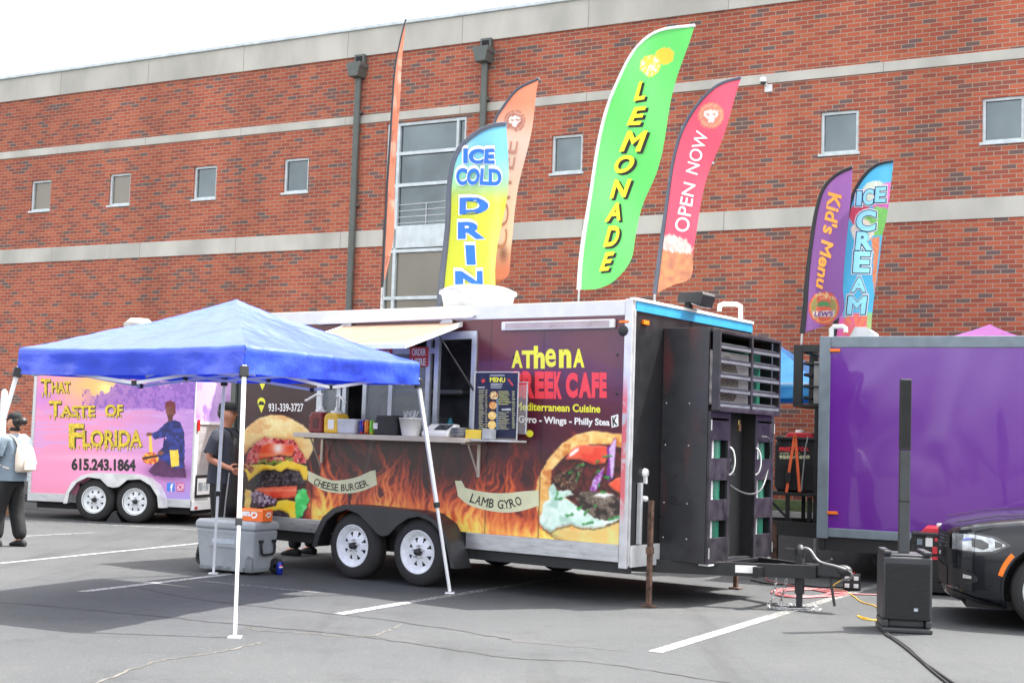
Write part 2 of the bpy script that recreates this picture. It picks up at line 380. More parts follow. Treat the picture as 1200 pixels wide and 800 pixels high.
# parking lines
def worn_paint():
    m = pm('worn_white_line_paint', (0.28, 0.28, 0.275), 0.7, var=0.1); n = m.node_tree.nodes; l = m.node_tree.links
    tc = n.new('ShaderNodeTexCoord'); q = n.new('ShaderNodeTexNoise'); q.inputs['Scale'].default_value = 26; q.inputs['Detail'].default_value = 6; q.inputs['Roughness'].default_value = 0.75
    l.new(tc.outputs['Object'], q.inputs['Vector']); r = n.new('ShaderNodeMapRange'); r.inputs[1].default_value = 0.37; r.inputs[2].default_value = 0.50
    l.new(q.outputs[0], r.inputs[0]); l.new(r.outputs[0], n['Principled BSDF'].inputs['Alpha']); return m
def faded_paint():
    m = pm('faded_white_line_paint', (0.26, 0.26, 0.25), 0.8, var=0.2); n = m.node_tree.nodes; l = m.node_tree.links
    tc = n.new('ShaderNodeTexCoord'); q = n.new('ShaderNodeTexNoise'); q.inputs['Scale'].default_value = 30; q.inputs['Detail'].default_value = 7; q.inputs['Roughness'].default_value = 0.8
    l.new(tc.outputs['Object'], q.inputs['Vector']); r = n.new('ShaderNodeMapRange'); r.inputs[1].default_value = 0.42; r.inputs[2].default_value = 0.55; r.inputs[4].default_value = 0.85
    l.new(q.outputs[0], r.inputs[0]); l.new(r.outputs[0], n['Principled BSDF'].inputs['Alpha']); return m
wp = worn_paint(); fp = faded_paint()
def line(p, q, wd, mat, ext=0.0, name='parking_line'):
    a = gnd(*p); b = gnd(*q); d = (b - a) / np.linalg.norm(b - a); b = b + d * ext; s = np.array([-d[1], d[0], 0]) * wd / 2; z = np.array([0, 0, 0.004])
    n = 24; rows = [[a + (b - a) * i / n + s * k + z for k in (-1, 1)] for i in range(n + 1)]
    return MB().grid(rows, sm=False).build(name, mat, kind='structure')
line((767, 764), (905, 722), 0.115, wp); line((905, 722), (1036, 683.5), 0.11, fp, 2.0)
line((397, 719.5), (480, 705.5), 0.115, wp); line((481, 705.3), (600, 686), 0.11, fp, 1.2)
line((95, 693.3), (258, 674), 0.11, wp, 0.2); line((0, 660), (228, 637), 0.085, wp, 1.5)
line((239, 681), (375, 694.5), 0.05, fp); line((-30, 606), (238, 621), 0.10, fp); line((20, 628.5), (110, 624), 0.1, fp)
line((860, 640), (1060, 655), 0.1, wp)
M['crack'] = pm('crack_filler', (0.036, 0.035, 0.033), 0.7, var=0.3); M['crack_pale'] = pm('pale_crack', (0.10, 0.092, 0.08), 0.9, var=0.3)
def crack(pts, wd, mat):
    P = smooth_path([gnd(*p) for p in pts], 14); rows = []; rnd = random.Random(len(pts) * 7 + int(pts[0][0]))
    for i, p in enumerate(P):
        d = (P[min(i + 1, len(P) - 1)] - P[max(i - 1, 0)]).normalized(); s = Vector((-d.y, d.x, 0)); j = s * rnd.uniform(-0.02, 0.02); h = wd * rnd.uniform(0.3, 1.0) / 2
        rows.append([p + j - s * h + Vector((0, 0, 0.003)), p + j + s * h + Vector((0, 0, 0.003))])
    MB().grid(rows, sm=False).build('pavement_crack', mat, kind='structure')
crack([(-40, 701), (0, 705), (80, 712), (165, 720), (280, 731.5), (395, 742), (500, 756), (600, 771), (695, 776), (850, 799), (900, 806)], 0.03, M['crack'])
crack([(155, 686), (220, 700), (300, 710), (400, 720), (480, 730), (600, 749)], 0.03, M['crack'])
crack([(290, 732), (300, 738), (350, 741), (430, 746), (470, 731)], 0.03, M['crack_pale'])
crack([(70, 812), (115, 800), (180, 776), (250, 765), (310, 752)], 0.03, M['crack_pale'])
crack([(600, 751), (670, 757), (740, 763)], 0.02, M['crack_pale'])

# ---------------------------------------------------------------- brick building
def brick_mat():
    m = bpy.data.materials.new('red_brick'); m.use_nodes = True; n = m.node_tree.nodes; l = m.node_tree.links; b = n['Principled BSDF']
    tc = n.new('ShaderNodeTexCoord'); sp = n.new('ShaderNodeSeparateXYZ'); cb = n.new('ShaderNodeCombineXYZ')
    l.new(tc.outputs['Object'], sp.inputs[0]); l.new(sp.outputs['X'], cb.inputs['X']); l.new(sp.outputs['Z'], cb.inputs['Y'])
    bt = n.new('ShaderNodeTexBrick'); l.new(cb.outputs[0], bt.inputs['Vector'])
    bt.inputs['Color1'].default_value = (0, 0, 0, 1); bt.inputs['Color2'].default_value = (1, 1, 1, 1); bt.inputs['Mortar'].default_value = (0, 0, 0, 1)
    bt.inputs['Scale'].default_value = 1.0; bt.inputs['Mortar Size'].default_value = 0.0062; bt.inputs['Mortar Smooth'].default_value = 0.1
    bt.inputs['Brick Width'].default_value = 0.2032; bt.inputs['Row Height'].default_value = 0.0677; bt.offset = 0.5
    cr = n.new('ShaderNodeValToRGB'); e = cr.color_ramp; e.interpolation = 'LINEAR'
    pts = [(0.0, (0.150, 0.100, 0.096)), (0.09, (0.17, 0.098, 0.088)), (0.17, (0.26, 0.078, 0.056)), (0.45, (0.36, 0.084, 0.050)), (0.7, (0.41, 0.100, 0.056)), (1.0, (0.46, 0.125, 0.066))]
    e.elements[0].position = 0; e.elements[0].color = (*pts[0][1], 1); e.elements[1].position = 1; e.elements[1].color = (*pts[-1][1], 1)
    for p, c in pts[1:-1]:
        q = e.elements.new(p); q.color = (*c, 1)
    # runs of darker brick: shift the random value with a stretched noise
    mp = n.new('ShaderNodeMapping'); mp.inputs['Scale'].default_value = (0.9, 3.2, 1); l.new(cb.outputs[0], mp.inputs[0])
    ns = n.new('ShaderNodeTexNoise'); ns.inputs['Scale'].default_value = 1.6; ns.inputs['Detail'].default_value = 2; l.new(mp.outputs[0], ns.inputs['Vector'])
    ma = n.new('ShaderNodeMath'); ma.operation = 'MULTIPLY_ADD'; ma.inputs[1].default_value = 0.55; ma.inputs[2].default_value = -0.24; l.new(ns.outputs[0], ma.inputs[0])
    ad = n.new('ShaderNodeMath'); ad.operation = 'ADD'; l.new(bt.outputs['Color'], ad.inputs[0]); l.new(ma.outputs[0], ad.inputs[1]); l.new(ad.outputs[0], cr.inputs[0])
    mx = n.new('ShaderNodeMix'); mx.data_type = 'RGBA'; l.new(bt.outputs['Fac'], mx.inputs['Factor']); l.new(cr.outputs[0], mx.inputs['A']); mx.inputs['B'].default_value = (0.40, 0.30, 0.225, 1)
    st = n.new('ShaderNodeTexNoise'); st.inputs['Scale'].default_value = 1.0; st.inputs['Detail'].default_value = 7; sm = n.new('ShaderNodeMapping'); sm.inputs['Scale'].default_value = (0.8, 1, 0.16); l.new(tc.outputs['Object'], sm.inputs[0]); l.new(sm.outputs[0], st.inputs['Vector'])
    mr = n.new('ShaderNodeMapRange'); mr.inputs[1].default_value = 0.3; mr.inputs[2].default_value = 0.7; mr.inputs[3].default_value = 0.80; mr.inputs[4].default_value = 1.12; l.new(st.outputs[0], mr.inputs[0])
    m2 = n.new('ShaderNodeMix'); m2.data_type = 'RGBA'; m2.blend_type = 'MULTIPLY'; m2.inputs['Factor'].default_value = 1; l.new(mx.outputs['Result'], m2.inputs['A']); l.new(mr.outputs[0], m2.inputs['B'])
    l.new(m2.outputs['Result'], b.inputs['Base Color']); b.inputs['Roughness'].default_value = 0.85; b.inputs['Specular IOR Level'].default_value = 0.25
    bp = n.new('ShaderNodeBump'); bp.inputs['Distance'].default_value = 0.006; bp.invert = True; l.new(bt.outputs['Fac'], bp.inputs['Height']); l.new(bp.outputs[0], b.inputs['Normal'])
    return m
M['brick'] = brick_mat()
def stone_mat():
    m = pm('limestone', (0.47, 0.45, 0.40), 0.8, var=0.18, scale=1.1, stretch=(1, 1, 0.5), bump=0.002, bscale=30); n = m.node_tree.nodes; l = m.node_tree.links
    return m
M['stone'] = stone_mat(); M['stone_joint'] = pm('stone_joint', (0.25, 0.23, 0.2), 0.9)
M['bronze'] = pm('grey_green_downpipe_paint', S(92, 96, 92), 0.5, 0.2)
M['pane'] = pm('tinted_pane', (0.115, 0.135, 0.14), 0.06, 0.75, var=0.28, scale=0.9)
M['pane_tan'] = pm('pane_with_painted_tan_reflection', (0.19, 0.175, 0.145), 0.25, 0.45, var=0.12, scale=0.7)  # tan reflection of a facing building painted into the glass colour
bld = Bd.root('brick_building', label='long two storey red brick building with pale stone bands behind all the trailers', cat='building')
BX0, BX1, BZ = -34.0, 20.0, 8.92
wx = [Bd.pix(p, q)[0] for p, q in ((37, 213), (128.5, 207), (227.5, 198), (333, 189), (647, 159), (962, 133), (1151, 113))]
wx = sorted(wx + [wx[4] + (wx[5] - wx[4]) / 2, wx[0] - 2.25, wx[0] - 4.5, wx[0] - 6.75, wx[6] + 2.32, wx[6] + 4.64, wx[6] + 6.96])
WW, WZ0, WZ1 = 0.575, 5.95, 6.60
holes = [(x, x + WW, WZ0, WZ1) for x in wx]
BW = (-2.70, -1.045, 2.2, 7.085); holes.append(BW)
_dx = Bd.pix(269.5, 470)[0]; DR = (_dx, _dx + 1.15, 0.74, 2.95); holes.append(DR)
def holed_wall(mb, x0, x1, z0, z1, holes, depth):
    xs = sorted({x0, x1, *[h[0] for h in holes], *[h[1] for h in holes]}); zs = sorted({z0, z1, *[h[2] for h in holes], *[h[3] for h in holes]})
    for i in range(len(xs) - 1):
        for j in range(len(zs) - 1):
            cx = (xs[i] + xs[i + 1]) / 2; cz = (zs[j] + zs[j + 1]) / 2
            if any(h[0] < cx < h[1] and h[2] < cz < h[3] for h in holes): continue
            mb.add([(xs[i], 0, zs[j]), (xs[i + 1], 0, zs[j]), (xs[i + 1], 0, zs[j + 1]), (xs[i], 0, zs[j + 1])], [(0, 1, 2, 3)])
    for a, b, c, d in holes:
        for (p, q) in (((a, c), (b, c)), ((b, c), (b, d)), ((b, d), (a, d)), ((a, d), (a, c))):
            mb.add([(p[0], 0, p[1]), (q[0], 0, q[1]), (q[0], depth, q[1]), (p[0], depth, p[1])], [(0, 1, 2, 3)])
mb = MB(); holed_wall(mb, BX0, BX1, 0, 8.40, holes, 0.13)
mb.add([(BX0, 0, 0), (BX0, 14, 0), (BX0, 14, 8.4), (BX0, 0, 8.4)], [(0, 1, 2, 3)]); mb.add([(BX1, 0, 0), (BX1, 14, 0), (BX1, 14, 8.4), (BX1, 0, 8.4)], [(0, 1, 2, 3)])
mb.add([(BX0, 14, 0), (BX1, 14, 0), (BX1, 14, 8.4), (BX0, 14, 8.4)], [(0, 1, 2, 3)]); mb.build('wall', M['brick'], bld)
mb = MB(); mb.box(BX0, BX1, 0.13, 13.9, 8.3, 8.38); mb.build('roof', M['dark'], bld)
def band(z0, z1, proud, gaps, name):
    mb = MB(); x = BX0
    for a, b in gaps + [(BX1, BX1)]:
        mb.box(x, a, -proud, 0.02, z0, z1); x = b
    k = BX0 + 1.1
    while k < BX1:
        if not any(a - 0.02 < k < b + 0.02 for a, b in gaps): mb.box(k, k + 0.012, -proud - 0.0025, -proud + 0.004, z0 + 0.002, z1 - 0.002, 1)
        k += 2.44
    mb.build(name, [M['stone'], M['stone_joint']], bld, 0.006)
band(8.37, 8.86, 0.035, [], 'coping'); band(7.125, 7.275, 0.02, [], 'stone_band'); band(4.86, 5.16, 0.02, [(BW[0], BW[1])], 'stone_band')
mb = MB(); mb.box(BX0 - 0.05, BX1 + 0.05, -0.075, 0.4, 8.86, 8.925); mb.build('roof_flashing', M['frame_white'], bld, 0.008)
for i, x in enumerate(wx):
    a, b, c, d = x, x + WW, WZ0, WZ1; t = 0.045; mb = MB()
    mb.box(a, a + t, 0.035, 0.1, c, d); mb.box(b - t, b, 0.035, 0.1, c, d); mb.box(a + t, b - t, 0.035, 0.1, d - t, d); mb.box(a + t, b - t, 0.035, 0.1, c, c + t)
    mb.box(a - 0.03, b + 0.03, -0.03, 0.035, c - 0.035, c + 0.005)
    f = mb.build('window', M['frame_white'], bld, 0.004)
    mb = MB(); mb.box(a + t - 0.004, b - t + 0.004, 0.075, 0.09, c + t - 0.004, d - t + 0.004); mb.build('pane', M['pane_tan'] if x < -8.5 else M['pane'], f)
# the tall stair window
a, b, c, d = BW; mb = MB(); t = 0.05
def bigz(y): return Bd.pix(465, y)[2]
m1 = Bd.pix(464.5, 200)[0]; m2 = Bd.pix(533.6, 200)[0]
for x0, x1 in ((a, a + t), (b - t, b), (m1 - 0.03, m1 + 0.03), (m2 - 0.025, m2 + 0.025)): mb.box(x0, x1, 0.03, 0.12, c, d)
for z in (c + 0.03, 2.9, 3.93, 5.19, 5.95, 6.52, d - 0.03): mb.box(a + t, b - t, 0.034, 0.118, z - 0.03, z + 0.03)
mb.box(a + t, b - t, 0.03, 0.12, 4.82, 5.17)
mb.box(a + t, b - t, 0.034, 0.118, 4.74, 4.80)
f = mb.build('stair_window', M['frame_white'], bld, 0.004)
for z0, z1, mt in ((5.2, 5.93, 'pane'), (5.97, 6.5, 'pane'), (6.54, 7.04, 'pane'), (2.25, 2.88, 'pane_tan'), (2.92, 3.91, 'pane_tan'), (3.95, 4.76, 'pane_tan')): mb = MB(); mb.box(a + 0.02, b - 0.02, 0.085, 0.095, z0, z1); mb.build('pane', M[mt], f)
mb = MB()                                       # stair railing just behind the glass line
for k in range(4): mb.bar((m1 + 0.03, 0.08, 5.27 + 0.11 * k), (m2 - 0.03, 0.08, 5.28 + 0.115 * k), 0.018, 0.012)
mb.bar(((m1 + m2) / 2, 0.079, 5.22), ((m1 + m2) / 2, 0.079, 5.62), 0.02, 0.014); mb.build('railing', M['alu_flat'], f)
for px in (424.5, 571.5):
    x = Bd.pix(px, 65)[0]; mb = MB()
    mb.tube([(x, -0.085, 0.5), (x, -0.085, 7.95)], 0.062, 10)
    for z in (1.5, 3.4, 5.6, 7.3): mb.box(x - 0.09, x + 0.09, -0.095, 0, z, z + 0.04)
    pr = [(-0.10, 7.95), (0.10, 7.95), (0.135, 8.12), (0.15, 8.12), (0.15, 8.21), (-0.15, 8.21), (-0.15, 8.12), (-0.135, 8.12)]
    mb.prism(pr, lambda p, q, s: (x + p, s, q), -0.27, 0.0)
    mb.box(x - 0.10, x + 0.11, -0.10, 0.0, 8.21, 8.39)
    dp = mb.build('downpipe', M['bronze'], bld, 0.01)
    mb = MB(); mb.box(x - 0.065, x + 0.075, -0.104, -0.09, 8.24, 8.35); mb.build('scupper', M['dark'], dp)
a, b, c, d = DR; mb = MB(); mb.box(a, a + 0.12, 0.0, 0.12, c, d); mb.box(b - 0.12, b, 0.0, 0.12, c, d); mb.box(a + 0.12, b - 0.12, 0.0, 0.12, d - 0.12, d); f = mb.build('door_frame', M['bronze'], bld, 0.004)
mb = MB(); mb.box(a + 0.12, b - 0.12, 0.05, 0.09, c, d - 0.12); dd = mb.build('door', M['glass_dark'], bld)
mb = MB(); mb.tube([(b - 0.25, 0.045, c + 0.9), (b - 0.25, 0.0, c + 0.92), (b - 0.25, 0.0, c + 1.3), (b - 0.25, 0.045, c + 1.32)], 0.015); mb.build('handle', M['steel'], dd)
# security camera on the wall
p = Bd.pix(898, 100); cf = Fr(Bd.world((p[0], 0, 0))[:2], Bd.th, p[2]); cr_ = cf.root('security_camera', label='small white dome security camera fixed to the brick wall near the roof band', cat='security camera')
mb = MB(); mb.box(-0.02, 0.14, -0.06, -0.003, -0.16, 0.0); mb.build('bracket', M['white_plastic'], cr_, 0.01)
mb = MB(); mb.bar((0.03, -0.06, -0.04), (0.0, -0.16, 0.05), 0.04); mb.lathe([(0.005, 0.1), (0.06, 0.1), (0.075, 0.06), (0.075, 0.0)], (-0.01, -0.17, 0.02)); mb.build('housing', M['white_plastic'], cr_)
mb = MB(); mb.ellipsoid((-0.01, -0.17, 0.02), (0.06, 0.06, 0.06)); mb.build('dome', M['glass_dark'], cr_); cr_.scale = (0.75, 0.75, 0.75)
# ================================================================ FOOD TRAILER (Greek cafe)
T = Fr((1.114, 12.685), 54.5)
tr = T.root('food_trailer', label='long dark red food trailer wrapped with flames, a burger and a gyro', cat='food trailer')
L, W, Z0, ZT = 5.09, 2.55, 0.43, 2.85
WX0, WX1, WZa, WZb = -3.93, -1.80, 1.53, 2.56            # serving window opening
M['trailer_in'] = pm('dark_interior_lining', (0.16, 0.155, 0.16), 0.6, var=0.3)
mb = MB(); t = 0.05
mb.box(-L, WX0, 0, t, Z0, ZT - 0.1); mb.box(WX1, 0, 0, t, Z0, ZT - 0.1); mb.box(WX0, WX1, 0, t, Z0, WZa); mb.box(WX0, WX1, 0, t, WZb, ZT - 0.1)
mb.box(-L, 0, W - t, W, Z0, ZT - 0.1); mb.box(-L, -L + t, t, W - t, Z0, ZT - 0.1); mb.box(-0.05, 0, t, W - t, Z0 - 0.05, ZT - 0.1); mb.box(-L + t, -0.05, t, W - t, Z0, Z0 + t)
body = mb.build('body', M['black'], tr)
mb = MB(); mb.box(-L, 0, 0.0, W, ZT - 0.1, ZT - 0.03); mb.add([(-L, 0.0, ZT - 0.03), (0, 0.0, ZT - 0.03), (0, W / 2, ZT + 0.03), (-L, W / 2, ZT + 0.03)], [(0, 1, 2, 3)]); mb.add([(-L, W, ZT - 0.03), (0, W, ZT - 0.03), (0, W / 2, ZT + 0.03), (-L, W / 2, ZT + 0.03)], [(0, 1, 2, 3)])
mb.build('roof', M['white'], tr)
mb = MB()                                                            # interior lining, ceiling, back counter
mb.box(-4.6, -1.0, 1.75, 1.78, Z0 + t, 2.73); mb.box(-4.6, -4.57, 0.06, 1.75, Z0 + t, 2.73); mb.box(-1.0, -0.97, 0.06, 1.75, Z0 + t, 2.73)
mb.box(-4.57, -1.0, 0.055, 1.75, 2.70, 2.73); mb.build('interior_lining', M['trailer_in'], tr)
mb = MB(); mb.box(-4.5, -1.02, 1.2, 1.74, 0.9, 1.45); mb.box(-4.5, -3.0, 1.35, 1.74, 2.0, 2.05); mb.box(-2.6, -2.25, 1.3, 1.7, 1.45, 1.95); mb.box(-3.9, -3.4, 1.3, 1.7, 1.45, 1.75)
mb.build('kitchen_counter', M['alu_flat'], tr, 0.01)
mb = MB()
for x, z in ((-2.16, 2.05), (-2.08, 2.02), (-2.0, 2.08)):
    mb.tube([(x, 0.9, 2.62), (x, 0.9, z)], 0.008); mb.ellipsoid((x, 0.9, z - 0.03), (0.035, 0.035, 0.05), 10, 6)
mb.build('hanging_ladles', M['steel'], tr)
mb = MB(); mb.grid([[(-2.02 + 0.26 * u, 1.0 + 0.03 * math.sin(u * 22), z) for u in np.linspace(0, 1, 30)] for z in (1.46, 2.70)]); mb.build('curtain', pm('brown_curtain', (0.10, 0.085, 0.075), 0.8), tr)
mb = MB(); mb.box(-2.36, -2.30, 0.7, 0.76, 1.46, 2.69); mb.box(-2.30, -1.82, 0.72, 0.74, 2.30, 2.34); mb.build('equipment_rack', M['alu_flat'], tr)

# --- the printed wrap
BUN = zc([(33, 128), (70, 90), (130, 50), (200, 30), (270, 32), (330, 55), (400, 95), (445, 140), (470, 190), (466, 250), (430, 315), (405, 300), (385, 260), (350, 200), (160, 178), (105, 205), (60, 250), (33, 285)], 280, 480, 5.333)
BACON = zc([(40, 345), (50, 290), (100, 205), (160, 172), (345, 190), (385, 262), (415, 300), (420, 335), (300, 325), (130, 325)], 280, 480, 5.333)
TOM1 = zc([(118, 305), (140, 228), (180, 207), (340, 217), (350, 258), (330, 290), (250, 283), (130, 310)], 280, 480, 5.333)
CHE1 = zc([(30, 360), (60, 347), (140, 335), (220, 347), (300, 312), (360, 332), (425, 350), (435, 390), (425, 440), (405, 440), (380, 385), (300, 365), (262, 390), (225, 375), (150, 375), (90, 420), (60, 445)], 280, 480, 5.333)
PAT1 = zc([(62, 470), (90, 422), (150, 373), (225, 372), (262, 392), (300, 363), (370, 372), (410, 430), (418, 452), (380, 470), (260, 472), (150, 482)], 280, 480, 5.333)
TOM2 = zc([(98, 500), (120, 485), (365, 473), (358, 545), (300, 555), (200, 552), (130, 538)], 280, 480, 5.333)
ONI = zc([(70, 520), (110, 505), (235, 560), (228, 590), (130, 600), (80, 570)], 280, 480, 5.333)
CHE2 = zc([(90, 640), (150, 615), (230, 600), (240, 568), (300, 560), (350, 570), (366, 600), (352, 705), (332, 705), (310, 650), (260, 625), (180, 632), (110, 655)], 280, 480, 5.333)
PAT2 = zc([(165, 652), (240, 620), (300, 640), (335, 710), (185, 710)], 280, 480, 5.333)
LET = zc([(350, 545), (372, 498), (415, 490), (438, 560), (420, 620), (388, 672), (355, 685), (352, 620)], 280, 480, 5.333)
LEFTB = zc([(33, 660), (40, 495), (78, 508), (70, 600), (112, 650), (90, 720), (33, 720)], 280, 480, 5.333)
g5 = lambda p: zc(p, 620, 490, 5.0)
PITA = g5([(40, 425), (55, 340), (110, 240), (190, 150), (280, 92), (380, 72), (480, 85), (640, 95), (640, 785), (400, 755), (250, 735), (140, 690), (95, 655), (60, 610), (48, 540), (42, 480)])
PITA_LOW = g5([(640, 560), (640, 785), (400, 755), (250, 735), (140, 690), (110, 660), (200, 640), (300, 660), (420, 640), (520, 610)])
INNER = g5([(128, 385), (135, 300), (215, 215), (300, 158), (450, 148), (640, 190), (640, 560), (560, 585), (420, 640), (380, 600), (250, 490), (160, 425)])
GTOM = g5([(212, 238), (260, 172), (300, 155), (450, 160), (472, 185), (445, 262), (380, 272), (300, 242)])
GHI = g5([(228, 226), (255, 190), (295, 165), (288, 190), (262, 212)])
MEAT1 = g5([(140, 340), (190, 320), (330, 250), (335, 270), (300, 330), (280, 400), (250, 430), (200, 410), (150, 390)])
MEAT2 = g5([(275, 470), (300, 430), (380, 425), (500, 450), (552, 490), (560, 560), (470, 585), (400, 605), (330, 560)])
ONI1 = g5([(455, 172), (475, 160), (505, 110), (512, 140), (492, 350), (462, 372), (452, 330), (462, 250)])
ONI1b = g5([(470, 180), (505, 112), (510, 142), (492, 345), (478, 350)])
ONI2 = g5([(353, 425), (385, 340), (442, 282), (432, 330), (392, 425)])
GTOM2 = g5([(463, 385), (510, 350), (640, 315), (640, 470), (540, 445), (490, 415)])
SAUCE = g5([(60, 600), (85, 495), (120, 470), (112, 410), (140, 378), (165, 425), (232, 418), (262, 445), (205, 460), (285, 515), (385, 585), (470, 600), (520, 570), (555, 560), (548, 585), (460, 625), (380, 645), (300, 640), (250, 620), (170, 640), (128, 667), (80, 640)])
CREAM = g5([(372, 457), (420, 430), (505, 445), (440, 468)])
HERB = [g5([(x - a, y + b), (x + a, y - b), (x + a + 5, y - b + 9), (x - a + 5, y + b + 9)]) for x, y, a, b in ((300, 270, 24, 3), (282, 340, 8, 24), (398, 246, 9, 8), (455, 216, 24, 6), (400, 305, 10, 10), (432, 425, 18, 2), (230, 560, 22, 4), (332, 545, 12, 16), (292, 520, 14, 8), (340, 610, 36, 5), (490, 580, 34, 10), (158, 440, 6, 30), (172, 465, 22, 6), (405, 385, 6, 12), (450, 340, 14, 2), (243, 312, 12, 4), (465, 345, 8, 6), (385, 505, 6, 3))]
def wrap_art(px, py):
    P = Paint(px, py).base((56, 24, 26)); q = T
    n1 = fbm(px * 0.012, py * 0.018, 3)
    P.mix(np.clip((430 - py) / 60, 0, 1), (112, 40, 42), 0.8)
    P.mix(np.clip((px - 545) / 40, 0, 1) * np.clip((560 - py) / 80, 0, 1), (104, 36, 40), 0.85)
    P.mix(np.clip((px - 600) / 130, 0, 1) * np.clip((500 - py) / 90, 0, 1), (88, 52, 66), 0.75)  # greyish mauve reflection on the vinyl, painted into the print at upper right
    P.mix(np.clip(fbm(px * 0.02, py * 0.02, 17) * 2.2 - 0.9, 0, 1) * (px > 540), (64, 30, 58), 0.6)
    P.mix(np.clip(fbm(px * 0.018, py * 0.022, 31) * 2.4 - 1.1, 0, 1) * (px < 540), (34, 20, 24), 0.6)
    # flames: many curling tongues with bright edges
    base_y = 612 + (px - 285) * 0.125; h = base_y - py; rs = np.random.RandomState(11); I = np.zeros(px.shape)
    wx = px + 9 * (fbm(px * 0.05, py * 0.035 + 3, 41) - 0.5) * 2 + 4 * (fbm(px * 0.16, py * 0.09, 43) - 0.5)
    for k in range(270):
        x0 = rs.uniform(352, 745); tall = rs.uniform(0, 1) ** 1.9
        Hm = 30 + 108 * tall + (34 if 560 < x0 < 640 else 0) * rs.uniform(0, 1) + (22 if 470 < x0 < 540 else 0) * rs.uniform(0, 1); wd = rs.uniform(3.0, 12.0); am = rs.uniform(4, 17); fq = rs.uniform(0.03, 0.075); ph = rs.uniform(0, 6.28); sl = rs.uniform(-0.18, 0.28)
        h0 = rs.uniform(-8, 28); u = (h - h0) / Hm; cx = x0 + am * np.sin(h * fq + ph) * np.clip(u + 0.2, 0, 1.2) + sl * h; w_ = wd * np.clip(1.05 - u, 0.12, 1) ** 0.8
        d = (wx - cx) / w_; pr = 0.80 * np.exp(-((np.abs(d) - 0.72) / 0.36) ** 2) + 0.55 * np.exp(-(d / 0.9) ** 2)
        I = np.maximum(I, pr * np.clip(1.1 - u, 0, 1) * np.clip((u + 0.25) * 4, 0, 1) * rs.uniform(0.6, 1.05)) + 0.035 * pr * np.clip(1 - u, 0, 1) * (u > 0)
    I = I * 0.72 + np.clip(1 - h / 40, 0, 1) * 0.20 * (0.5 + fbm(px * 0.08, py * 0.05, 61)); I = I * np.clip(0.35 + 1.15 * fbm(px * 0.022, py * 0.02, 66), 0, 1.2); I = np.where(px < 372, I * np.clip((px - 352) / 20, 0, 1), I)
    def ramp(v, stops):
        out = np.zeros(v.shape + (3,))
        for k in range(3): out[..., k] = np.interp(v, [s[0] for s in stops], [s[1][k] / 255 for s in stops])
        return out
    fc = ramp(I, [(0, (60, 20, 20)), (0.22, (128, 36, 26)), (0.45, (206, 88, 46)), (0.66, (240, 150, 72)), (0.85, (244, 206, 90)), (1.1, (236, 234, 120))])
    k = np.clip((I - 0.05) * 3.2, 0, 1)[..., None]; P.c = P.c * (1 - k) + fc * k
    ol = np.clip((h - 60) / 50, 0, 1) * np.clip((300 - h) / 60, 0, 1) * np.clip((1 - np.abs(fbm(wx * 0.05, py * 0.018, 50) - 0.5) * 6) * 1.4 - 0.8, 0, 1) * (fbm(px * 0.012, py * 0.012, 88) > 0.47) * (py > 505)
    P.mix(ol, (196, 60, 44), 0.75)
    # burger
    P.poly(BUN, (226, 186, 108), 0.4, 0.5, 0.10, 3, (244, 216, 160), rim=2.5); m = inpoly(px, py, BUN)
    P.mix(m * np.exp(-((px - 318) / 26) ** 2 - ((py - 497) / 9) ** 2), (250, 236, 176), 0.75)
    P.mix(m * np.clip((fbm(px * 0.05, py * 0.09, 12) - 0.52) * 6, 0, 1), (214, 136, 70), 0.5); P.mix(m * np.clip((px - 345) / 22, 0, 1) * np.clip((py - 500) / 20, 0, 1), (240, 214, 150), 0.7)
    P.mix(m * np.clip((py - 519) / 12, 0, 1) * (px < 350), (206, 112, 58), 0.65); P.mix(m * (fbm(px * 1.0, py * 1.0, 5) > 0.70) * (py < 510), (255, 246, 216), 0.9)
    P.poly(BACON, (206, 60, 62), 0.9, 0.8, 0.30, 6, (244, 176, 166), drop=2); P.mix(inpoly(px, py, BACON) * (fbm(px * 0.35, py * 0.35, 15) > 0.58), (120, 24, 34), 0.85); P.mix(inpoly(px, py, BACON) * (fbm(px * 0.7, py * 0.7, 25) > 0.70), (255, 226, 220), 0.8)
    m = P.poly(TOM1, (224, 76, 46), 0.3, 0.4, 0.2, 8, (238, 120, 80), drop=2, rim=1.6); P.mix(m * np.exp(-((px - 326) / 7) ** 2 - ((py - 525) / 8) ** 2), (255, 244, 236), 0.9); P.mix(m * np.exp(-((py - 533) / 2.5) ** 2), (246, 150, 96), 0.7)
    P.mix(inpoly(px, py, zc([(110, 318), (200, 305), (330, 292), (345, 318), (210, 340), (120, 335)], 280, 480, 5.333)) * (fbm(px * 0.4, py * 0.4, 21) > 0.48), (128, 164, 70), 0.9)
    P.poly(PAT1, (34, 27, 30), 0.8, 0.9, 0.6, 9, (96, 84, 88), drop=2); P.poly(PAT2, (34, 27, 30), 0.7, 0.9, 0.6, 19, (96, 84, 88))
    for pt in (PAT1, PAT2): mm = inpoly(px, py, pt); P.mix(mm * (fbm(px * 0.9, py * 0.9, 37) > 0.66), (206, 200, 204), 0.8); P.mix(mm * np.clip((fbm(px * 0.2, py * 0.2, 39) - 0.5) * 5, 0, 1), (14, 10, 12), 0.7)
    P.poly(LEFTB, (234, 186, 84), 0.8, 0.8, 0.15, 33, (246, 226, 140), rim=1.5); P.poly(CHE1, (248, 198, 44), 0.4, 0.6, 0.12, 4, (255, 226, 104), drop=2.2, rim=1.8); P.poly(TOM2, (216, 62, 42), 0.3, 0.6, 0.15, 11, (242, 130, 92), drop=2, rim=1.8); P.mix(inpoly(px, py, TOM2) * np.exp(-((py - 574) / 2.0) ** 2), (252, 170, 130), 0.6)
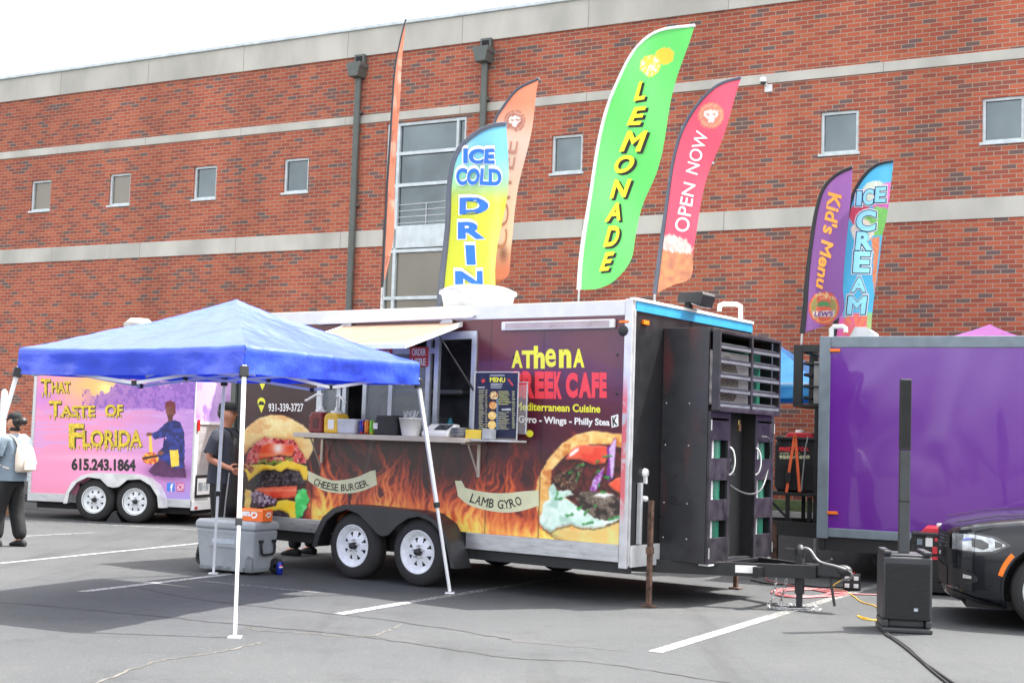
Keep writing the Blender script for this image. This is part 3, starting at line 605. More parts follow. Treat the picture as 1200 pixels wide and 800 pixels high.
    P.poly(ONI, (60, 36, 54), 0.9, 1.0, 0.5, 13, (226, 206, 220), drop=1.5); P.poly(CHE2, (248, 200, 42), 0.4, 0.5, 0.12, 14, (255, 228, 98), drop=2, rim=1.8); P.poly(LET, (56, 196, 86), 0.9, 0.8, 0.16, 16, (120, 236, 140), drop=1.6, rim=1.6)
    # gyro
    P.poly(PITA, (230, 166, 82), 0.5, 0.8, 0.10, 2, (246, 210, 132), drop=2, rim=2.5); mp_ = inpoly(px, py, PITA); P.mix(mp_ * np.clip((fbm(px * 0.09, py * 0.09, 18) - 0.54) * 7, 0, 1), (196, 104, 42), 0.75); P.mix(mp_ * np.clip((fbm(px * 0.14, py * 0.14, 78) - 0.55) * 8, 0, 1), (252, 224, 150), 0.6)
    P.poly(PITA_LOW, (216, 206, 128), 0.5, 0.6, 0.12, 22, (232, 178, 96), rim=2.0); P.poly(INNER, (50, 20, 20), 0.6, 0.9, 0.25, 23, (112, 40, 38), rim=1.5); P.poly(GTOM, (228, 66, 46), 0.3, 0.6, 0.12, 24, (244, 122, 86), drop=2.5, rim=2.0)
    P.poly(GHI, (250, 232, 222), 0.5); P.poly(MEAT1, (96, 62, 44), 0.9, 1.0, 0.28, 25, (30, 18, 14), drop=2, rim=1.5); P.mix(inpoly(px, py, MEAT1) * (fbm(px * 0.8, py * 0.4, 35) > 0.64), (196, 160, 130), 0.7)
    P.poly(MEAT2, (70, 58, 50), 0.8, 0.9, 0.5, 26, (128, 112, 96), drop=2); mm = inpoly(px, py, MEAT2); P.mix(mm * (fbm(px * 1.2, py * 1.2, 36) > 0.62), (206, 196, 180), 0.6); P.mix(mm * np.clip((fbm(px * 0.13, py * 0.13, 38) - 0.48) * 6, 0, 1), (24, 14, 12), 0.75)
    P.poly(GTOM2, (234, 74, 48), 0.2, 0.5, 0.14, 27, (250, 136, 96), drop=2, rim=2.0); P.poly(SAUCE, (196, 228, 210), 0.8, 0.8, 0.10, 28, (238, 250, 240), drop=2, rim=2.0); P.mix(inpoly(px, py, SAUCE) * np.clip((fbm(px * 0.12, py * 0.12, 48) - 0.54) * 7, 0, 1), (150, 192, 174), 0.6); P.poly(CREAM, (232, 232, 222), 0.5, rim=1.2)
    P.poly(ONI1, (122, 36, 134), 0.3, drop=1.5); P.poly(ONI1b, (222, 196, 230), 0.3, 0.6, 0.3, 49, (176, 130, 190)); P.poly(ONI2, (212, 182, 222), 0.4, 1.0, 0.35, 29, (132, 46, 146), drop=1.5)
    for i, hb in enumerate(HERB): P.poly(hb, (62, 172, 72), 0.8, 0.8, 0.5, 30 + i, (24, 110, 48), drop=0.8)
    m_all = inpoly(px, py, BUN) | inpoly(px, py, PITA); P.c = np.clip(P.c * 1.05, 0, 1)
    # panel seams every 1.2 m and a few rivets' worth of grime
    xl = q_x(px, py)
    for sx in (-3.99, -1.62, -0.98): P.mix(np.abs(xl - sx) < 0.006, (24, 12, 14), 0.6)
    P.mix(np.clip(fbm(px * 0.03, py * 0.008, 91) - 0.55, 0, 1) * 2, (150, 130, 130), 0.12)
    for _ in range(2):                                                # print softness
        for ax in (0, 1): P.c = (np.roll(P.c, 1, ax) + 2 * P.c + np.roll(P.c, -1, ax)) / 4
    return P.c
_sx = sheet(-L + 0.01, -0.075, Z0 + 0.135, ZT - 0.155, 860, 420, -0.0035)
def q_x(px, py): return _sx[..., 0]
M['wrap'] = art_mat('printed_vinyl_wrap', 0.28, 0.5, 0.25, bump=0.0012, bscale=1.4)
def drop_wrap(x, z):
    win = (x > WX0) & (x < WX1) & (z > WZa) & (z < WZb)
    arch = z < np.interp(x, [-3.72, -3.66, -3.56, -3.42, -3.28, -2.35, -2.15, -1.97, -1.86, -1.78], [0, 0.42, 0.59, 0.69, 0.735, 0.725, 0.705, 0.61, 0.46, 0])
    return win | arch
side = art_grid('wrapped_side_panel', T, _sx, wrap_art, M['wrap'], tr, drop_wrap)

# trims
mb = MB(); mb.box(-L - 0.005, -3.66, -0.022, 0.02, Z0 - 0.01, Z0 + 0.135); mb.build('base_trim', M['alu'], tr, 0.004); mb = MB(); mb.box(-1.84, -0.075, -0.022, 0.02, Z0 - 0.025, Z0 + 0.135); mb.build('base_trim', M['alu'], tr, 0.004)
mb = MB(); mb.box(-L - 0.005, -0.075, -0.016, 0.03, ZT - 0.155, ZT - 0.012); mb.build('roof_trim', M['white'], tr, 0.006)
def corner_mat():
    m = pm('aluminium_with_pink_smear', (0.60, 0.60, 0.62), 0.35, 0.6); n = m.node_tree.nodes; l = m.node_tree.links; b = n['Principled BSDF']; src = b.inputs['Base Color'].links[0].from_socket
    tc = n.new('ShaderNodeTexCoord'); sp = n.new('ShaderNodeSeparateXYZ'); l.new(tc.outputs['Object'], sp.inputs[0])
    ns = n.new('ShaderNodeTexNoise'); ns.inputs['Scale'].default_value = 7; l.new(tc.outputs['Object'], ns.inputs['Vector'])
    r1 = n.new('ShaderNodeMapRange'); r1.inputs[1].default_value = 2.15; r1.inputs[2].default_value = 1.9; l.new(sp.outputs['Z'], r1.inputs[0])
    r2 = n.new('ShaderNodeMapRange'); r2.inputs[1].default_value = 0.75; r2.inputs[2].default_value = 1.0; l.new(sp.outputs['Z'], r2.inputs[0])
    r3 = n.new('ShaderNodeMapRange'); r3.inputs[1].default_value = 0.36; r3.inputs[2].default_value = 0.5; l.new(ns.outputs[0], r3.inputs[0])
    r4 = n.new('ShaderNodeMapRange'); r4.inputs[1].default_value = -0.012; r4.inputs[2].default_value = -0.03; l.new(sp.outputs['X'], r4.inputs[0])
    c = r1.outputs[0]
    for o in (r2, r3, r4):
        k = n.new('ShaderNodeMath'); k.operation = 'MULTIPLY'; l.new(c, k.inputs[0]); l.new(o.outputs[0], k.inputs[1]); c = k.outputs[0]
    mx = n.new('ShaderNodeMix'); mx.data_type = 'RGBA'; l.new(c, mx.inputs['Factor']); l.new(src, mx.inputs['A']); mx.inputs['B'].default_value = (*S(226, 118, 126), 1); l.new(mx.outputs['Result'], b.inputs['Base Color']); return m
mb = MB(); mb.box(-0.075, 0.008, -0.012, 0.03, Z0 - 0.08, ZT); mb.box(-0.02, 0.014, 0.03, 0.055, Z0 - 0.06, ZT - 0.1); mb.build('corner_trim', corner_mat(), tr, 0.006)
mb = MB(); mb.box(0.0, 0.012, 0.056, W, ZT - 0.11, ZT - 0.015); mb.build('blue_front_trim', M['sky_blue'], tr, 0.003)
mb = MB(); mb.box(-0.03, 0.022, 0.0, W + 0.01, ZT - 0.016, ZT + 0.012); mb.build('front_roof_edge', M['white'], tr, 0.003)
mb = MB(); mb.box(0.0, 0.02, 0.056, 0.6, 0.36, 0.56); mb.build('front_base_trim', M['alu_flat'], tr, 0.003)

# lettering on the wrap
mb = MB(); y = -0.0055
textb(mb, T, '931-339-3727', 314.5, 472.5, 355.5, 482, bold=0.02, yo=y); mb.build('phone_number', M['white_print'], tr); mb = MB()
text(mb, T, 'Gyro - Wings - Philly Stea', [(607.5, 486.5), (714.5, 490.5), (714.5, 501), (607.5, 497.5)], bold=0.03, yo=y)
mb.build('menu_line_lettering', M['white_print'], tr)
mb = MB()
def raised(body, boxes):
    for ch, (l, t_, r, b) in zip(body, boxes): textb(mb, T, ch, l, t_, r, b, bold=0.022 if ch == 'e' else 0.045, yo=y)
raised('ATHENA'.replace('HEN', 'hen'), [(599.5, 410.5, 612.5, 431), (611.5, 410.5, 626, 431.5), (625.5, 405, 638.5, 431.8), (639, 408.5, 651.5, 430), (655, 409, 669.5, 431), (671.5, 408.5, 685, 430.5)])
mb.build('yellow_name_lettering', M['yellow_print'], tr); mb = MB()
text(mb, T, 'Mediterranean Cuisine', [(604, 471), (703.5, 474), (703.5, 483.5), (604, 480.5)], bold=0.028, yo=y)
mb.build('yellow_tagline', M['yellow_print'], tr); mb = MB(); decal(mb, T, circ(620.8, 507.8, 4.2), yo=y)
mb.build('yellow_dot', M['yellow_print'], tr)
mb = MB()
def pin(cx, cy, w_, h_):
    pts = [(cx + w_ * math.cos(a), cy - h_ * 0.25 + w_ * 1.1 * math.sin(a)) for a in np.linspace(math.pi * 0.88, math.pi * 2.12, 16)] + [(cx, cy + h_ * 0.75)]
    decal(mb, T, pts, yo=-0.0045)
pin(306.3, 474, 4.6, 13); mb.build('yellow_map_pin', M['yellow_print'], tr); mb = MB(); pin(307.5, 448, 4.6, 12); mb.build('yellow_map_pin', M['yellow_print'], tr)
mb = MB(); decal(mb, T, [(302.8, 472.5), (304.5, 470), (307.8, 470), (309.8, 472.5), (309.8, 474.3), (302.8, 474.3)], yo=-0.006); mb.build('pin_car_mark', M['ink'], tr)
mb = MB()
for ch, l, r in zip('GREEK', (594, 612, 626.8, 638, 649), (611.5, 626.6, 637.6, 648.6, 658.5)): text(mb, T, ch, [(l, 434.5 + (l - 594) * 0.012), (r, 434.5 + (r - 594) * 0.012), (r, 466.5 + (r - 594) * 0.012), (l, 466.5 + (l - 594) * 0.012)], bold=0.065, yo=y)
for ch, l, r in zip('CAFE', (663, 678, 693.5, 702.5), (677, 693.5, 702, 711)): text(mb, T, ch, [(l, 436), (r, 436.6), (r, 466.2), (l, 466)], bold=0.065, yo=y)
mb.build('red_lettering', M['red_print'], tr)
mb = MB(); decal(mb, T, [(716, 487.5), (724.5, 485), (724.8, 499), (716.8, 501)], yo=-0.005); k_ = mb.build('letter_patch', M['white_print'], tr)
mb = MB(); text(mb, T, 'K', [(717.3, 488.8), (723.5, 487), (723.7, 497.6), (718, 499.2)], bold=0.03, yo=-0.0068); mb.build('patch_letter', M['ink'], k_)
# ribbons and their curved words
def ribbon(top, bot, tail=None):
    mb = MB(); a = smooth_path([(*p, 0) for p in top], 6); b = smooth_path([(*p, 0) for p in bot], 6)
    rows = [[T.pix(p.x, p.y, -0.0048), T.pix(q.x, q.y, -0.0048)] for p, q in zip(a, b)]; mb.grid(rows, sm=False)
    if tail: decal(mb, T, tail, yo=-0.0062)
    return mb.build('ribbon_banner', M['cream'], tr)
rb1 = ribbon(zc([(432, 380), (560, 435), (650, 438), (740, 418), (812, 388), (855, 382)], 280, 480, 5.333), zc([(432, 442), (520, 500), (620, 520), (720, 518), (800, 495), (862, 468)], 280, 480, 5.333), zc([(812, 384), (852, 376), (864, 466), (838, 478), (826, 410)], 280, 480, 5.333))
rb2 = ribbon([(534, 562.5), (545, 571), (570, 576.5), (592, 577.5), (612, 575.5), (631, 574)], [(536.5, 581), (550, 591.5), (570, 597.5), (592, 600.3), (612, 598), (631.5, 592)], [(533, 563), (541, 563), (544.5, 570), (545, 589), (537, 581)])
def arc_word(body, base, h, par):
    mb = MB(); P = smooth_path([(*p, 0) for p in base], 20); ln = [0]
    for i in range(1, len(P)): ln.append(ln[-1] + (P[i] - P[i - 1]).length)
    wd = {'I': 0.45, ' ': 0.5, 'M': 1.25, 'G': 1.1, 'O': 1.12, 'E': 0.86, 'L': 0.84, 'B': 0.92, 'S': 0.82}; tot = sum(wd.get(c, 1.0) for c in body); s = 0
    def at(d):
        for i in range(1, len(P)):
            if ln[i] >= d: return P[i - 1].lerp(P[i], (d - ln[i - 1]) / max(1e-6, ln[i] - ln[i - 1]))
        return P[-1]
    for c in body:
        w_ = wd.get(c, 1.0); d0 = (s + 0.09 * w_) / tot * ln[-1]; d1 = (s + 0.91 * w_) / tot * ln[-1]; s += w_
        if c == ' ': continue
        a = at(d0); b = at(d1); tv = (b - a).normalized(); nv = Vector((tv.y, -tv.x, 0))
        q = [a + nv * h, b + nv * h, b, a]; text(mb, T, c, [(v.x, v.y) for v in q], bold=0.014, yo=-0.0068)
        for e in (a, b):                                                  # little serifs
            if c in 'HRMLAYNKIE': decal(mb, T, [(e.x - tv.x * 0.9, e.y - tv.y * 0.9), (e.x + tv.x * 0.9, e.y + tv.y * 0.9), (e.x + tv.x * 0.9 + nv.x * 0.7, e.y + tv.y * 0.9 + nv.y * 0.7), (e.x - tv.x * 0.9 + nv.x * 0.7, e.y - tv.y * 0.9 + nv.y * 0.7)], yo=-0.0074)
    mb.build('lettering', M['ink'], par)
arc_word('CHEESE BURGER', zc([(460, 464), (520, 488), (600, 505), (680, 506), (760, 492), (812, 473)], 280, 480, 5.333), 8.2, rb1)
arc_word('LAMB GYRO', [(549.5, 587.5), (565, 592.5), (580, 595.3), (596, 595.5), (613, 590.5)], 10.5, rb2)

# --- fenders and wheels
mb = MB()
out = [(-3.70, 0.30), (-3.66, 0.44), (-3.56, 0.62), (-3.42, 0.72), (-3.28, 0.765), (-3.1, 0.77), (-2.7, 0.762), (-2.35, 0.755), (-2.15, 0.735), (-1.97, 0.64), (-1.86, 0.48), (-1.80, 0.30), (-1.78, 0.22)]
arch = [(-3.63, 0.30), (-3.59, 0.43), (-3.50, 0.58), (-3.38, 0.67), (-3.22, 0.715), (-3.06, 0.68), (-2.90, 0.57), (-2.79, 0.49), (-2.72, 0.47), (-2.64, 0.49), (-2.53, 0.59), (-2.4, 0.67), (-2.26, 0.70), (-2.1, 0.66), (-1.97, 0.56), (-1.89, 0.42), (-1.85, 0.30), (-1.83, 0.22)]
mb.prism(out + arch[::-1], lambda a, b, t: (a, t, b), -0.27, -0.255)
mb.grid([[(a, y_, b) for a, b in out] for y_ in (-0.27, -0.255, 0.0)], sm=False)
fo = mb.build('fender', pm('black_fender_plastic', (0.026, 0.026, 0.028), 0.45), tr, 0.008)
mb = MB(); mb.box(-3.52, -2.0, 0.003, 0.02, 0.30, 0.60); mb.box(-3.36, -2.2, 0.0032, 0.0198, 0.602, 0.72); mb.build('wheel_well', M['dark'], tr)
def wheel(parent, x, y, z=0.345, r=0.345, wd=0.2, rim_r=0.213, out_=-1, spoke=True, share=None):
    """axle along local y, face towards out_"""
    if share:
        for src in share:
            pass
    prof = [(rim_r - 0.012, 0.02), (rim_r + 0.006, 0.004), (rim_r + 0.02, 0.0), (r * 0.82, 0.006), (r * 0.93, 0.022), (r * 0.985, 0.045), (r, 0.07), (r, wd - 0.07), (r * 0.985, wd - 0.045), (r * 0.93, wd - 0.02), (rim_r, wd)]
    rim = MB(); n = 96; yo = y
    def dish(rr):
        if rr < 0.075: return 0.035
        if rr < 0.16: return 0.035 + 0.02 * (rr - 0.075) / 0.085
        if rr < 0.178: return 0.055 - 0.028 * (rr - 0.16) / 0.018
        return 0.027 - 0.02 * (rr - 0.178) / 0.04
    rs = [0.03, 0.05, 0.075, 0.095, 0.102, 0.11, 0.118, 0.126, 0.134, 0.142, 0.148, 0.16, 0.17, 0.178, 0.195, 0.206, rim_r]
    rows = [[(x + q * math.cos(2 * math.pi * k / n), yo - out_ * dish(q), z + q * math.sin(2 * math.pi * k / n)) for k in range(n)] for q in rs]
    def drop(i, j):
        q = (rs[i] + rs[i + 1]) / 2
        if not spoke or not 0.104 < q < 0.148: return False
        ang = ((j + 0.5) / n * 8) % 1.0 - 0.5; return abs(ang) < 0.05 + 0.16 * (q - 0.104) / 0.044
    rim.grid(rows, drop=drop, wrap=True); rim.lathe([(rim_r, 0.007), (rim_r + 0.008, 0.0), (rim_r - 0.004, 0.004), (rim_r - 0.008, 0.03), (0.18, 0.06), (0.175, 0.16)], (x, yo, z), (0, -out_, 0), 48)
    ro = rim.build('wheel', M['white_rim'], parent)
    ty = MB(); ty.lathe(prof, (x, yo, z), (0, -out_, 0), 56)
    for q in (r * 0.9,): ty.tube([(x + q * math.cos(t_), yo + out_ * -0.016, z + q * math.sin(t_)) for t_ in np.linspace(0, 2 * math.pi, 49)[:-1]], 0.004, 5, closed=True)
    ty.build('tyre', M['rubber'], ro)
    hb = MB(); hb.lathe([(0.001, -0.030), (0.026, -0.026), (0.034, -0.004), (0.040, 0.035)], (x, yo, z), (0, -out_, 0), 20); hb.build('hub', M['black_satin'], ro)
    ln_ = MB()
    for k in range(5):
        a = 2 * math.pi * k / 5 + 0.3; ln_.lathe([(0.001, -0.012), (0.008, -0.01), (0.010, 0.04)], (x + 0.062 * math.cos(a), yo - out_ * 0.0, z + 0.062 * math.sin(a)), (0, -out_, 0), 8)
    ln_.build('lug_nuts', M['steel'], ro)
    dr = MB(); dr.disc((x, yo - out_ * 0.075, z), (0, out_, 0), 0.18, 32); dr.build('brake_drum', M['dark'], ro)
    return ro
for x in (-3.165, -2.292): wheel(tr, x, -0.225)
for x in (-3.165, -2.292): wheel(tr, x, W - 0.06, out_=1)
mb = MB(); mb.box(-L + 0.05, 0.0, 0.05, 0.11, 0.30, Z0); mb.box(-L + 0.05, 0.0, W - 0.34, W - 0.28, 0.30, Z0)
for x in np.linspace(-L + 0.1, -0.1, 9): mb.box(x, x + 0.05, 0.11, W - 0.11, 0.36, Z0 - 0.003)
for x in (-3.165, -2.292): mb.tube([(x, -0.05, 0.345), (x, W + 0.05, 0.345)], 0.04, 10)
mb.box(-3.5, -1.95, 0.02, 0.05, 0.30, 0.36)
mb.build('chassis', M['black_satin'], tr)
mb = MB(); mb.tube([(-1.35, 0.1, 0.33), (-0.45, 0.1, 0.33)], 0.02); mb.tube([(-4.6, 0.25, 0.32), (-3.7, 0.25, 0.31)], 0.02); mb.build('pipe_under_floor', M['white_plastic'], tr)

# --- serving window frame
mb = MB(); f_ = 0.045
for x0, x1, z0, z1 in ((WX0 - 0.02, WX0 + f_, WZa, WZb), (WX1 - f_, WX1 + 0.012, WZa - 0.02, WZb + 0.02), (WX0 + f_, WX1 - f_, WZb - 0.06, WZb + 0.02)): mb.box(x0, x1, -0.03, 0.052, z0, z1)
for x in (-3.66, -3.58, -3.29, -2.93, -2.43, -2.32): mb.box(x - 0.028, x + 0.028, 0.006, 0.05, WZa, WZb - 0.06)
mb.box(-3.66, -2.32, 0.01, 0.048, 2.36, 2.42)
wf = mb.build('serving_window', pm('window_aluminium', (0.50, 0.53, 0.58), 0.35, 0.5), tr, 0.003)
gm = bpy.data.materials.new('clear_window_glass'); gm.use_nodes = True; gb = gm.node_tree.nodes['Principled BSDF']; gb.inputs['Base Color'].default_value = (0.55, 0.6, 0.62, 1); gb.inputs['Alpha'].default_value = 0.28; gb.inputs['Roughness'].default_value = 0.05
M['glass'] = gm
for a, b in ((-3.9, -3.69), (-3.26, -2.96), (-2.9, -2.46)): mb = MB(); mb.box(a, b, 0.026, 0.032, WZa, 2.36); mb.build('pane', M['glass'], wf)
M['sign_red'] = pm('red_sign', S(196, 62, 62), 0.5)
def window_sign(px0, py0, px1, py1, rows, label):
    a = T.pix(px0, py0, 0.0); b = T.pix(px1, py1, 0.0); mb = MB(); mb.box(a[0], b[0], -0.004, 0.0055, b[2], a[2]); s = mb.build('window_sign', M['sign_red'], wf, label=label); mb = MB()
    h = (py1 - py0) / len(rows)
    for i, rw in enumerate(rows): textb(mb, T, rw, px0 + 2.2, py0 + h * i + 1.7, px1 - 2.0, py0 + h * (i + 1) - 1.4, bold=0.03, yo=-0.007)
    mb.build('lettering', M['white_print'], s)
window_sign(480.5, 406.5, 501, 429.5, ['ORDER', 'HERE'], 'red sign that reads ORDER HERE')
window_sign(436, 409, 458.5, 431, ['PICK UP', 'HERE'], 'red sign partly hidden by the awning')
# hatch raised over the window
hx0, hx1, hz, hy, hz1 = -3.57, -1.985, 2.645, -0.9, 2.352
mb = MB(); fn = lambda a, b, t: (a, b * hy, hz + b * (hz1 - hz) + t)
mb.prism([(hx0, 0.03), (hx1, 0.03), (hx1, 1), (hx0, 1)], fn, 0.0, 0.035); ht = mb.build('hatch', M['hatch'], tr, 0.004)
mb = MB()
for poly in ([(hx0 - 0.012, 0.025), (hx0, 0.025), (hx0, 1.012), (hx0 - 0.012, 1.012)], [(hx1, 0.025), (hx1 + 0.012, 0.025), (hx1 + 0.012, 1.012), (hx1, 1.012)], [(hx0, 1.0), (hx1, 1.0), (hx1, 1.014), (hx0, 1.014)]): mb.prism(poly, fn, -0.008, 0.042)
mb.build('hatch_edge', M['white'], ht)
for px, py in ((408.5, 382.5), (526, 378.5)):
    p = T.pix(px, py); mb = MB(); mb.box(p[0] - 0.07, p[0] + 0.07, -0.035, -0.004, p[2] - 0.03, p[2] + 0.035); mb.tube([(p[0] - 0.08, -0.035, p[2]), (p[0] + 0.08, -0.035, p[2])], 0.014); mb.build('hinge', M['steel'], ht)
for x in (hx0 + 0.08, hx1 - 0.08):
    mb = MB(); a = Vector((x, -0.30, 2.53)); b = Vector((x + 0.27 if x > -3 else x - 0.2, -0.035, 1.98)); m_ = a.lerp(b, 0.45); mb.tube([a, m_], 0.007); mb.tube([m_, b], 0.012); mb.build('gas_strut', M['black_satin'], ht)
# drip rail and light bar
a = T.pix(376, 377.5); b = T.pix(557, 369.5); mb = MB(); mb.prism([(a[0], a[2] - 0.03), (b[0], b[2] - 0.03), (b[0] + 0.03, b[2] + 0.0), (a[0] - 0.02, a[2] + 0.0)], lambda p, q, t_: (p, t_, q), -0.055, -0.004); mb.build('drip_rail', M['white'], tr, 0.003)
a = T.pix(590.5, 377.5); b = T.pix(722, 384.5); mb = MB(); mb.box(a[0], b[0], -0.045, -0.004, b[2] + 0.0, a[2]); lb = mb.build('light_bar', M['white'], tr, 0.01)
mb = MB(); mb.box(a[0] + 0.05, b[0] - 0.05, -0.0475, -0.04, b[2] + 0.014, a[2] - 0.014); mb.build('light_lens', pm('grey_lens', S(176, 160, 162), 0.3), lb)
# counter
mb = MB(); mb.box(-3.93, -1.62, -0.37, -0.03, 1.462, 1.50); mb.box(-3.93, -1.62, -0.385, -0.37, 1.452, 1.505); ct = mb.build('counter', M['counter'], tr, 0.004)
mb = MB(); mb.box(-1.615, -1.13, -0.30, -0.03, 1.475, 1.495); mb.build('counter_extension', M['alu_flat'], tr, 0.004)
for x in (-3.85, -1.72):
    mb = MB(); mb.box(x - 0.016, x + 0.016, -0.02, -0.004, 1.12 if x > -3 else 1.18, 1.45); mb.bar((x, -0.20, 1.45), (x, -0.02, 1.14), 0.014, 0.012); mb.bar((x, -0.30, 1.445), (x, -0.02, 1.445), 0.016, 0.012); mb.build('bracket', M['counter'], ct)
# small fittings on the side
mb = MB(); p = T.pix(731.3, 387.5); mb.lathe([(0.001, -0.03), (0.045, -0.03), (0.05, -0.02), (0.05, -0.004)], (p[0], 0, p[2]), (0, 1, 0), 20); mb.build('round_vent', M['plastic_black'], tr)
mb = MB()
for px, py in ((724, 415.5), (723.5, 461), (602, 418)):
    p = T.pix(px, py); mb.lathe([(0.001, -0.012), (0.012, -0.01), (0.014, -0.003)], (p[0], 0, p[2]), (0, 1, 0), 10)
mb.build('bolt_heads', M['black_satin'], tr)
mb = MB(); p = T.pix(732, 377); mb.box(p[0] - 0.05, p[0] + 0.05, -0.02, -0.013, p[2] - 0.012, p[2] + 0.012); p = T.pixx(757, 378, 0.02); mb.box(0.001, 0.03, p[1] - 0.05, p[1] + 0.05, p[2] - 0.02, p[2] + 0.02); mb.build('marker_light', M['orange'], tr, 0.004)
# --- front: latch, pipe, cabinet, louvred box
CX0, CX1, CY0, CY1, CB, CT = 0.0, 0.525, 0.60, 2.03, 0.40, 2.625
mb = MB(); mb.box(0.003, CX1 - 0.03, CY0, CY0 + 0.03, CB, CT); mb.box(0.003, CX1 - 0.03, CY1 - 0.03, CY1, CB, CT); mb.box(0.003, CX1, CY0 + 0.03, CY1 - 0.03, CT - 0.04, CT); mb.box(0.003, CX1 - 0.03, CY0 + 0.03, CY1 - 0.03, CB, CB + 0.03)
def scuffed():
    m = pm('black_paint_with_rubbed_red', (0.030, 0.030, 0.034), 0.3, 0.0, bump=0.0015, bscale=3.0); n = m.node_tree.nodes; l = m.node_tree.links; b = n['Principled BSDF']; src = b.inputs['Base Color'].links[0].from_socket
    tc = n.new('ShaderNodeTexCoord'); mp = n.new('ShaderNodeMapping'); mp.inputs['Scale'].default_value = (3.0, 1, 0.9); mp.inputs['Location'].default_value = (0.35, 0, 0.1); l.new(tc.outputs['Object'], mp.inputs[0])
    q = n.new('ShaderNodeTexNoise'); q.inputs['Scale'].default_value = 1.5; l.new(mp.outputs[0], q.inputs['Vector']); r = n.new('ShaderNodeMapRange'); r.inputs[1].default_value = 0.54; r.inputs[2].default_value = 0.72; l.new(q.outputs[0], r.inputs[0])
    mx = n.new('ShaderNodeMix'); mx.data_type = 'RGBA'; l.new(r.outputs[0], mx.inputs['Factor']); l.new(src, mx.inputs['A']); mx.inputs['B'].default_value = (0.09, 0.026, 0.026, 1); l.new(mx.outputs['Result'], b.inputs['Base Color']); return m
cab = mb.build('gas_cabinet', scuffed(), tr, 0.004)
mb = MB(); mb.box(0.01, 0.03, CY0 + 0.03, CY1 - 0.03, CB + 0.03, CT - 0.04); mb.build('cabinet_back', M['dark'], cab)
mb = MB()
for z in (0.62, 0.95, 1.5, 1.9):
    for x in (0.05, 0.3): mb.lathe([(0.001, -0.004), (0.008, -0.003), (0.009, 0)], (x, CY0, z), (0, 1, 0), 8)
mb.build('rivets', M['steel'], cab)
M['slat'] = pm('purple_black_slat', (0.026, 0.0235, 0.029), 0.35, var=0.35, scale=9); M['tank_white'] = pm('white_gas_tank', (0.6, 0.6, 0.6), 0.4); M['tank'] = pm('green_gas_tank', S(40, 112, 92), 0.4, var=0.1)
dz0, dz1 = 0.40, 1.83; dw = 0.43
for y0 in (CY0 + 0.005, CY1 - dw - 0.005):
    y1 = y0 + dw; mb = MB(); x0, x1 = CX1 - 0.028, CX1
    mb.box(x0, x1, y0, y0 + 0.045, dz0, dz1); mb.box(x0, x1, y1 - 0.045, y1, dz0, dz1)
    for z, h in ((dz0, 0.24), (0.80, 0.20), (1.18, 0.21), (1.56, 0.19), (1.77, 0.06)): mb.box(x0 + 0.002, x1 - 0.002, y0 + 0.045, y1 - 0.045, z, min(dz1, z + h))
    d_ = mb.build('slatted_door', M['slat'], cab, 0.003)
    mb = MB(); yy = y1 - 0.012 if y0 < 1 else y0 + 0.012; mb.tube(smooth_path([(CX1 + 0.002, yy, 1.50), (CX1 + 0.03, yy + 0.02, 1.46), (CX1 + 0.04, yy + 0.035, 1.36), (CX1 + 0.03, yy + 0.02, 1.27), (CX1 + 0.002, yy, 1.23)], 4), 0.008); mb.build('handle', M['white_plastic'], d_)
    mb = MB()
    for z in (0.5, 1.7): mb.tube([(CX1 + 0.006, y0 + 0.012 if y0 < 1 else y1 - 0.012, z - 0.05), (CX1 + 0.006, y0 + 0.012 if y0 < 1 else y1 - 0.012, z + 0.05)], 0.008)
    mb.build('hinge', M['steel'], d_)
    for mt, yc, rr_, xx in (('tank', y0 + 0.30, 0.075, 0.40), ('tank_white', y0 + 0.165, 0.065, 0.41)):
        mb = MB(); mb.lathe([(0.02, 1.33), (rr_ * 0.8, 1.31), (rr_, 1.26), (rr_, 0.05), (rr_ * 0.9, 0.0)], (xx, yc, CB + 0.035), (0, 0, 1), 20); mb.build('gas_tank', M[mt], cab)
mb = MB(); mb.box(CX1 - 0.17, CX1 - 0.15, CY0 + dw - 0.03, CY1 - dw + 0.03, dz0 + 0.03, dz1 - 0.003); mb.box(CX1 - 0.149, CX1 - 0.029, CY0 + dw - 0.02, CY0 + dw + 0.003, dz0 + 0.03, dz1 - 0.003); mb.box(CX1 - 0.149, CX1 - 0.029, CY1 - dw - 0.003, CY1 - dw + 0.02, dz0 + 0.03, dz1 - 0.003); cp = mb.build('centre_panel', M['dark'], cab, 0.003)
mb = MB(); yc = (CY0 + CY1) / 2; rnd = random.Random(4)
for k in range(14):
    y_, z_ = yc + rnd.uniform(-0.02, 0.12), rnd.uniform(1.2, 1.46); mb.box(CX1 - 0.1495, CX1 - 0.147, y_, y_ + rnd.uniform(0.006, 0.02), z_, z_ + rnd.uniform(0.006, 0.02))
mb.build('peeled_sticker', M['grey_trim'], cp)
mb = MB(); mb.box(CX1 - 0.029, CX1 - 0.005, yc - 0.09, yc - 0.045, 1.66, 1.72); mb.tube(smooth_path([(CX1 - 0.017, yc - 0.083, 1.72), (CX1 - 0.017, yc - 0.08, 1.76), (CX1 - 0.017, yc - 0.056, 1.76), (CX1 - 0.017, yc - 0.053, 1.72)], 4), 0.005); mb.build('padlock', pm('brass', (0.5, 0.36, 0.13), 0.3, 0.9), cab)
mb = MB(); mb.box(0.42, CX1 - 0.002, CY0 + 0.032, CY1 - 0.032, CB - 0.02, CB - 0.003); mb.build('cabinet_sill', M['alu_flat'], cab)
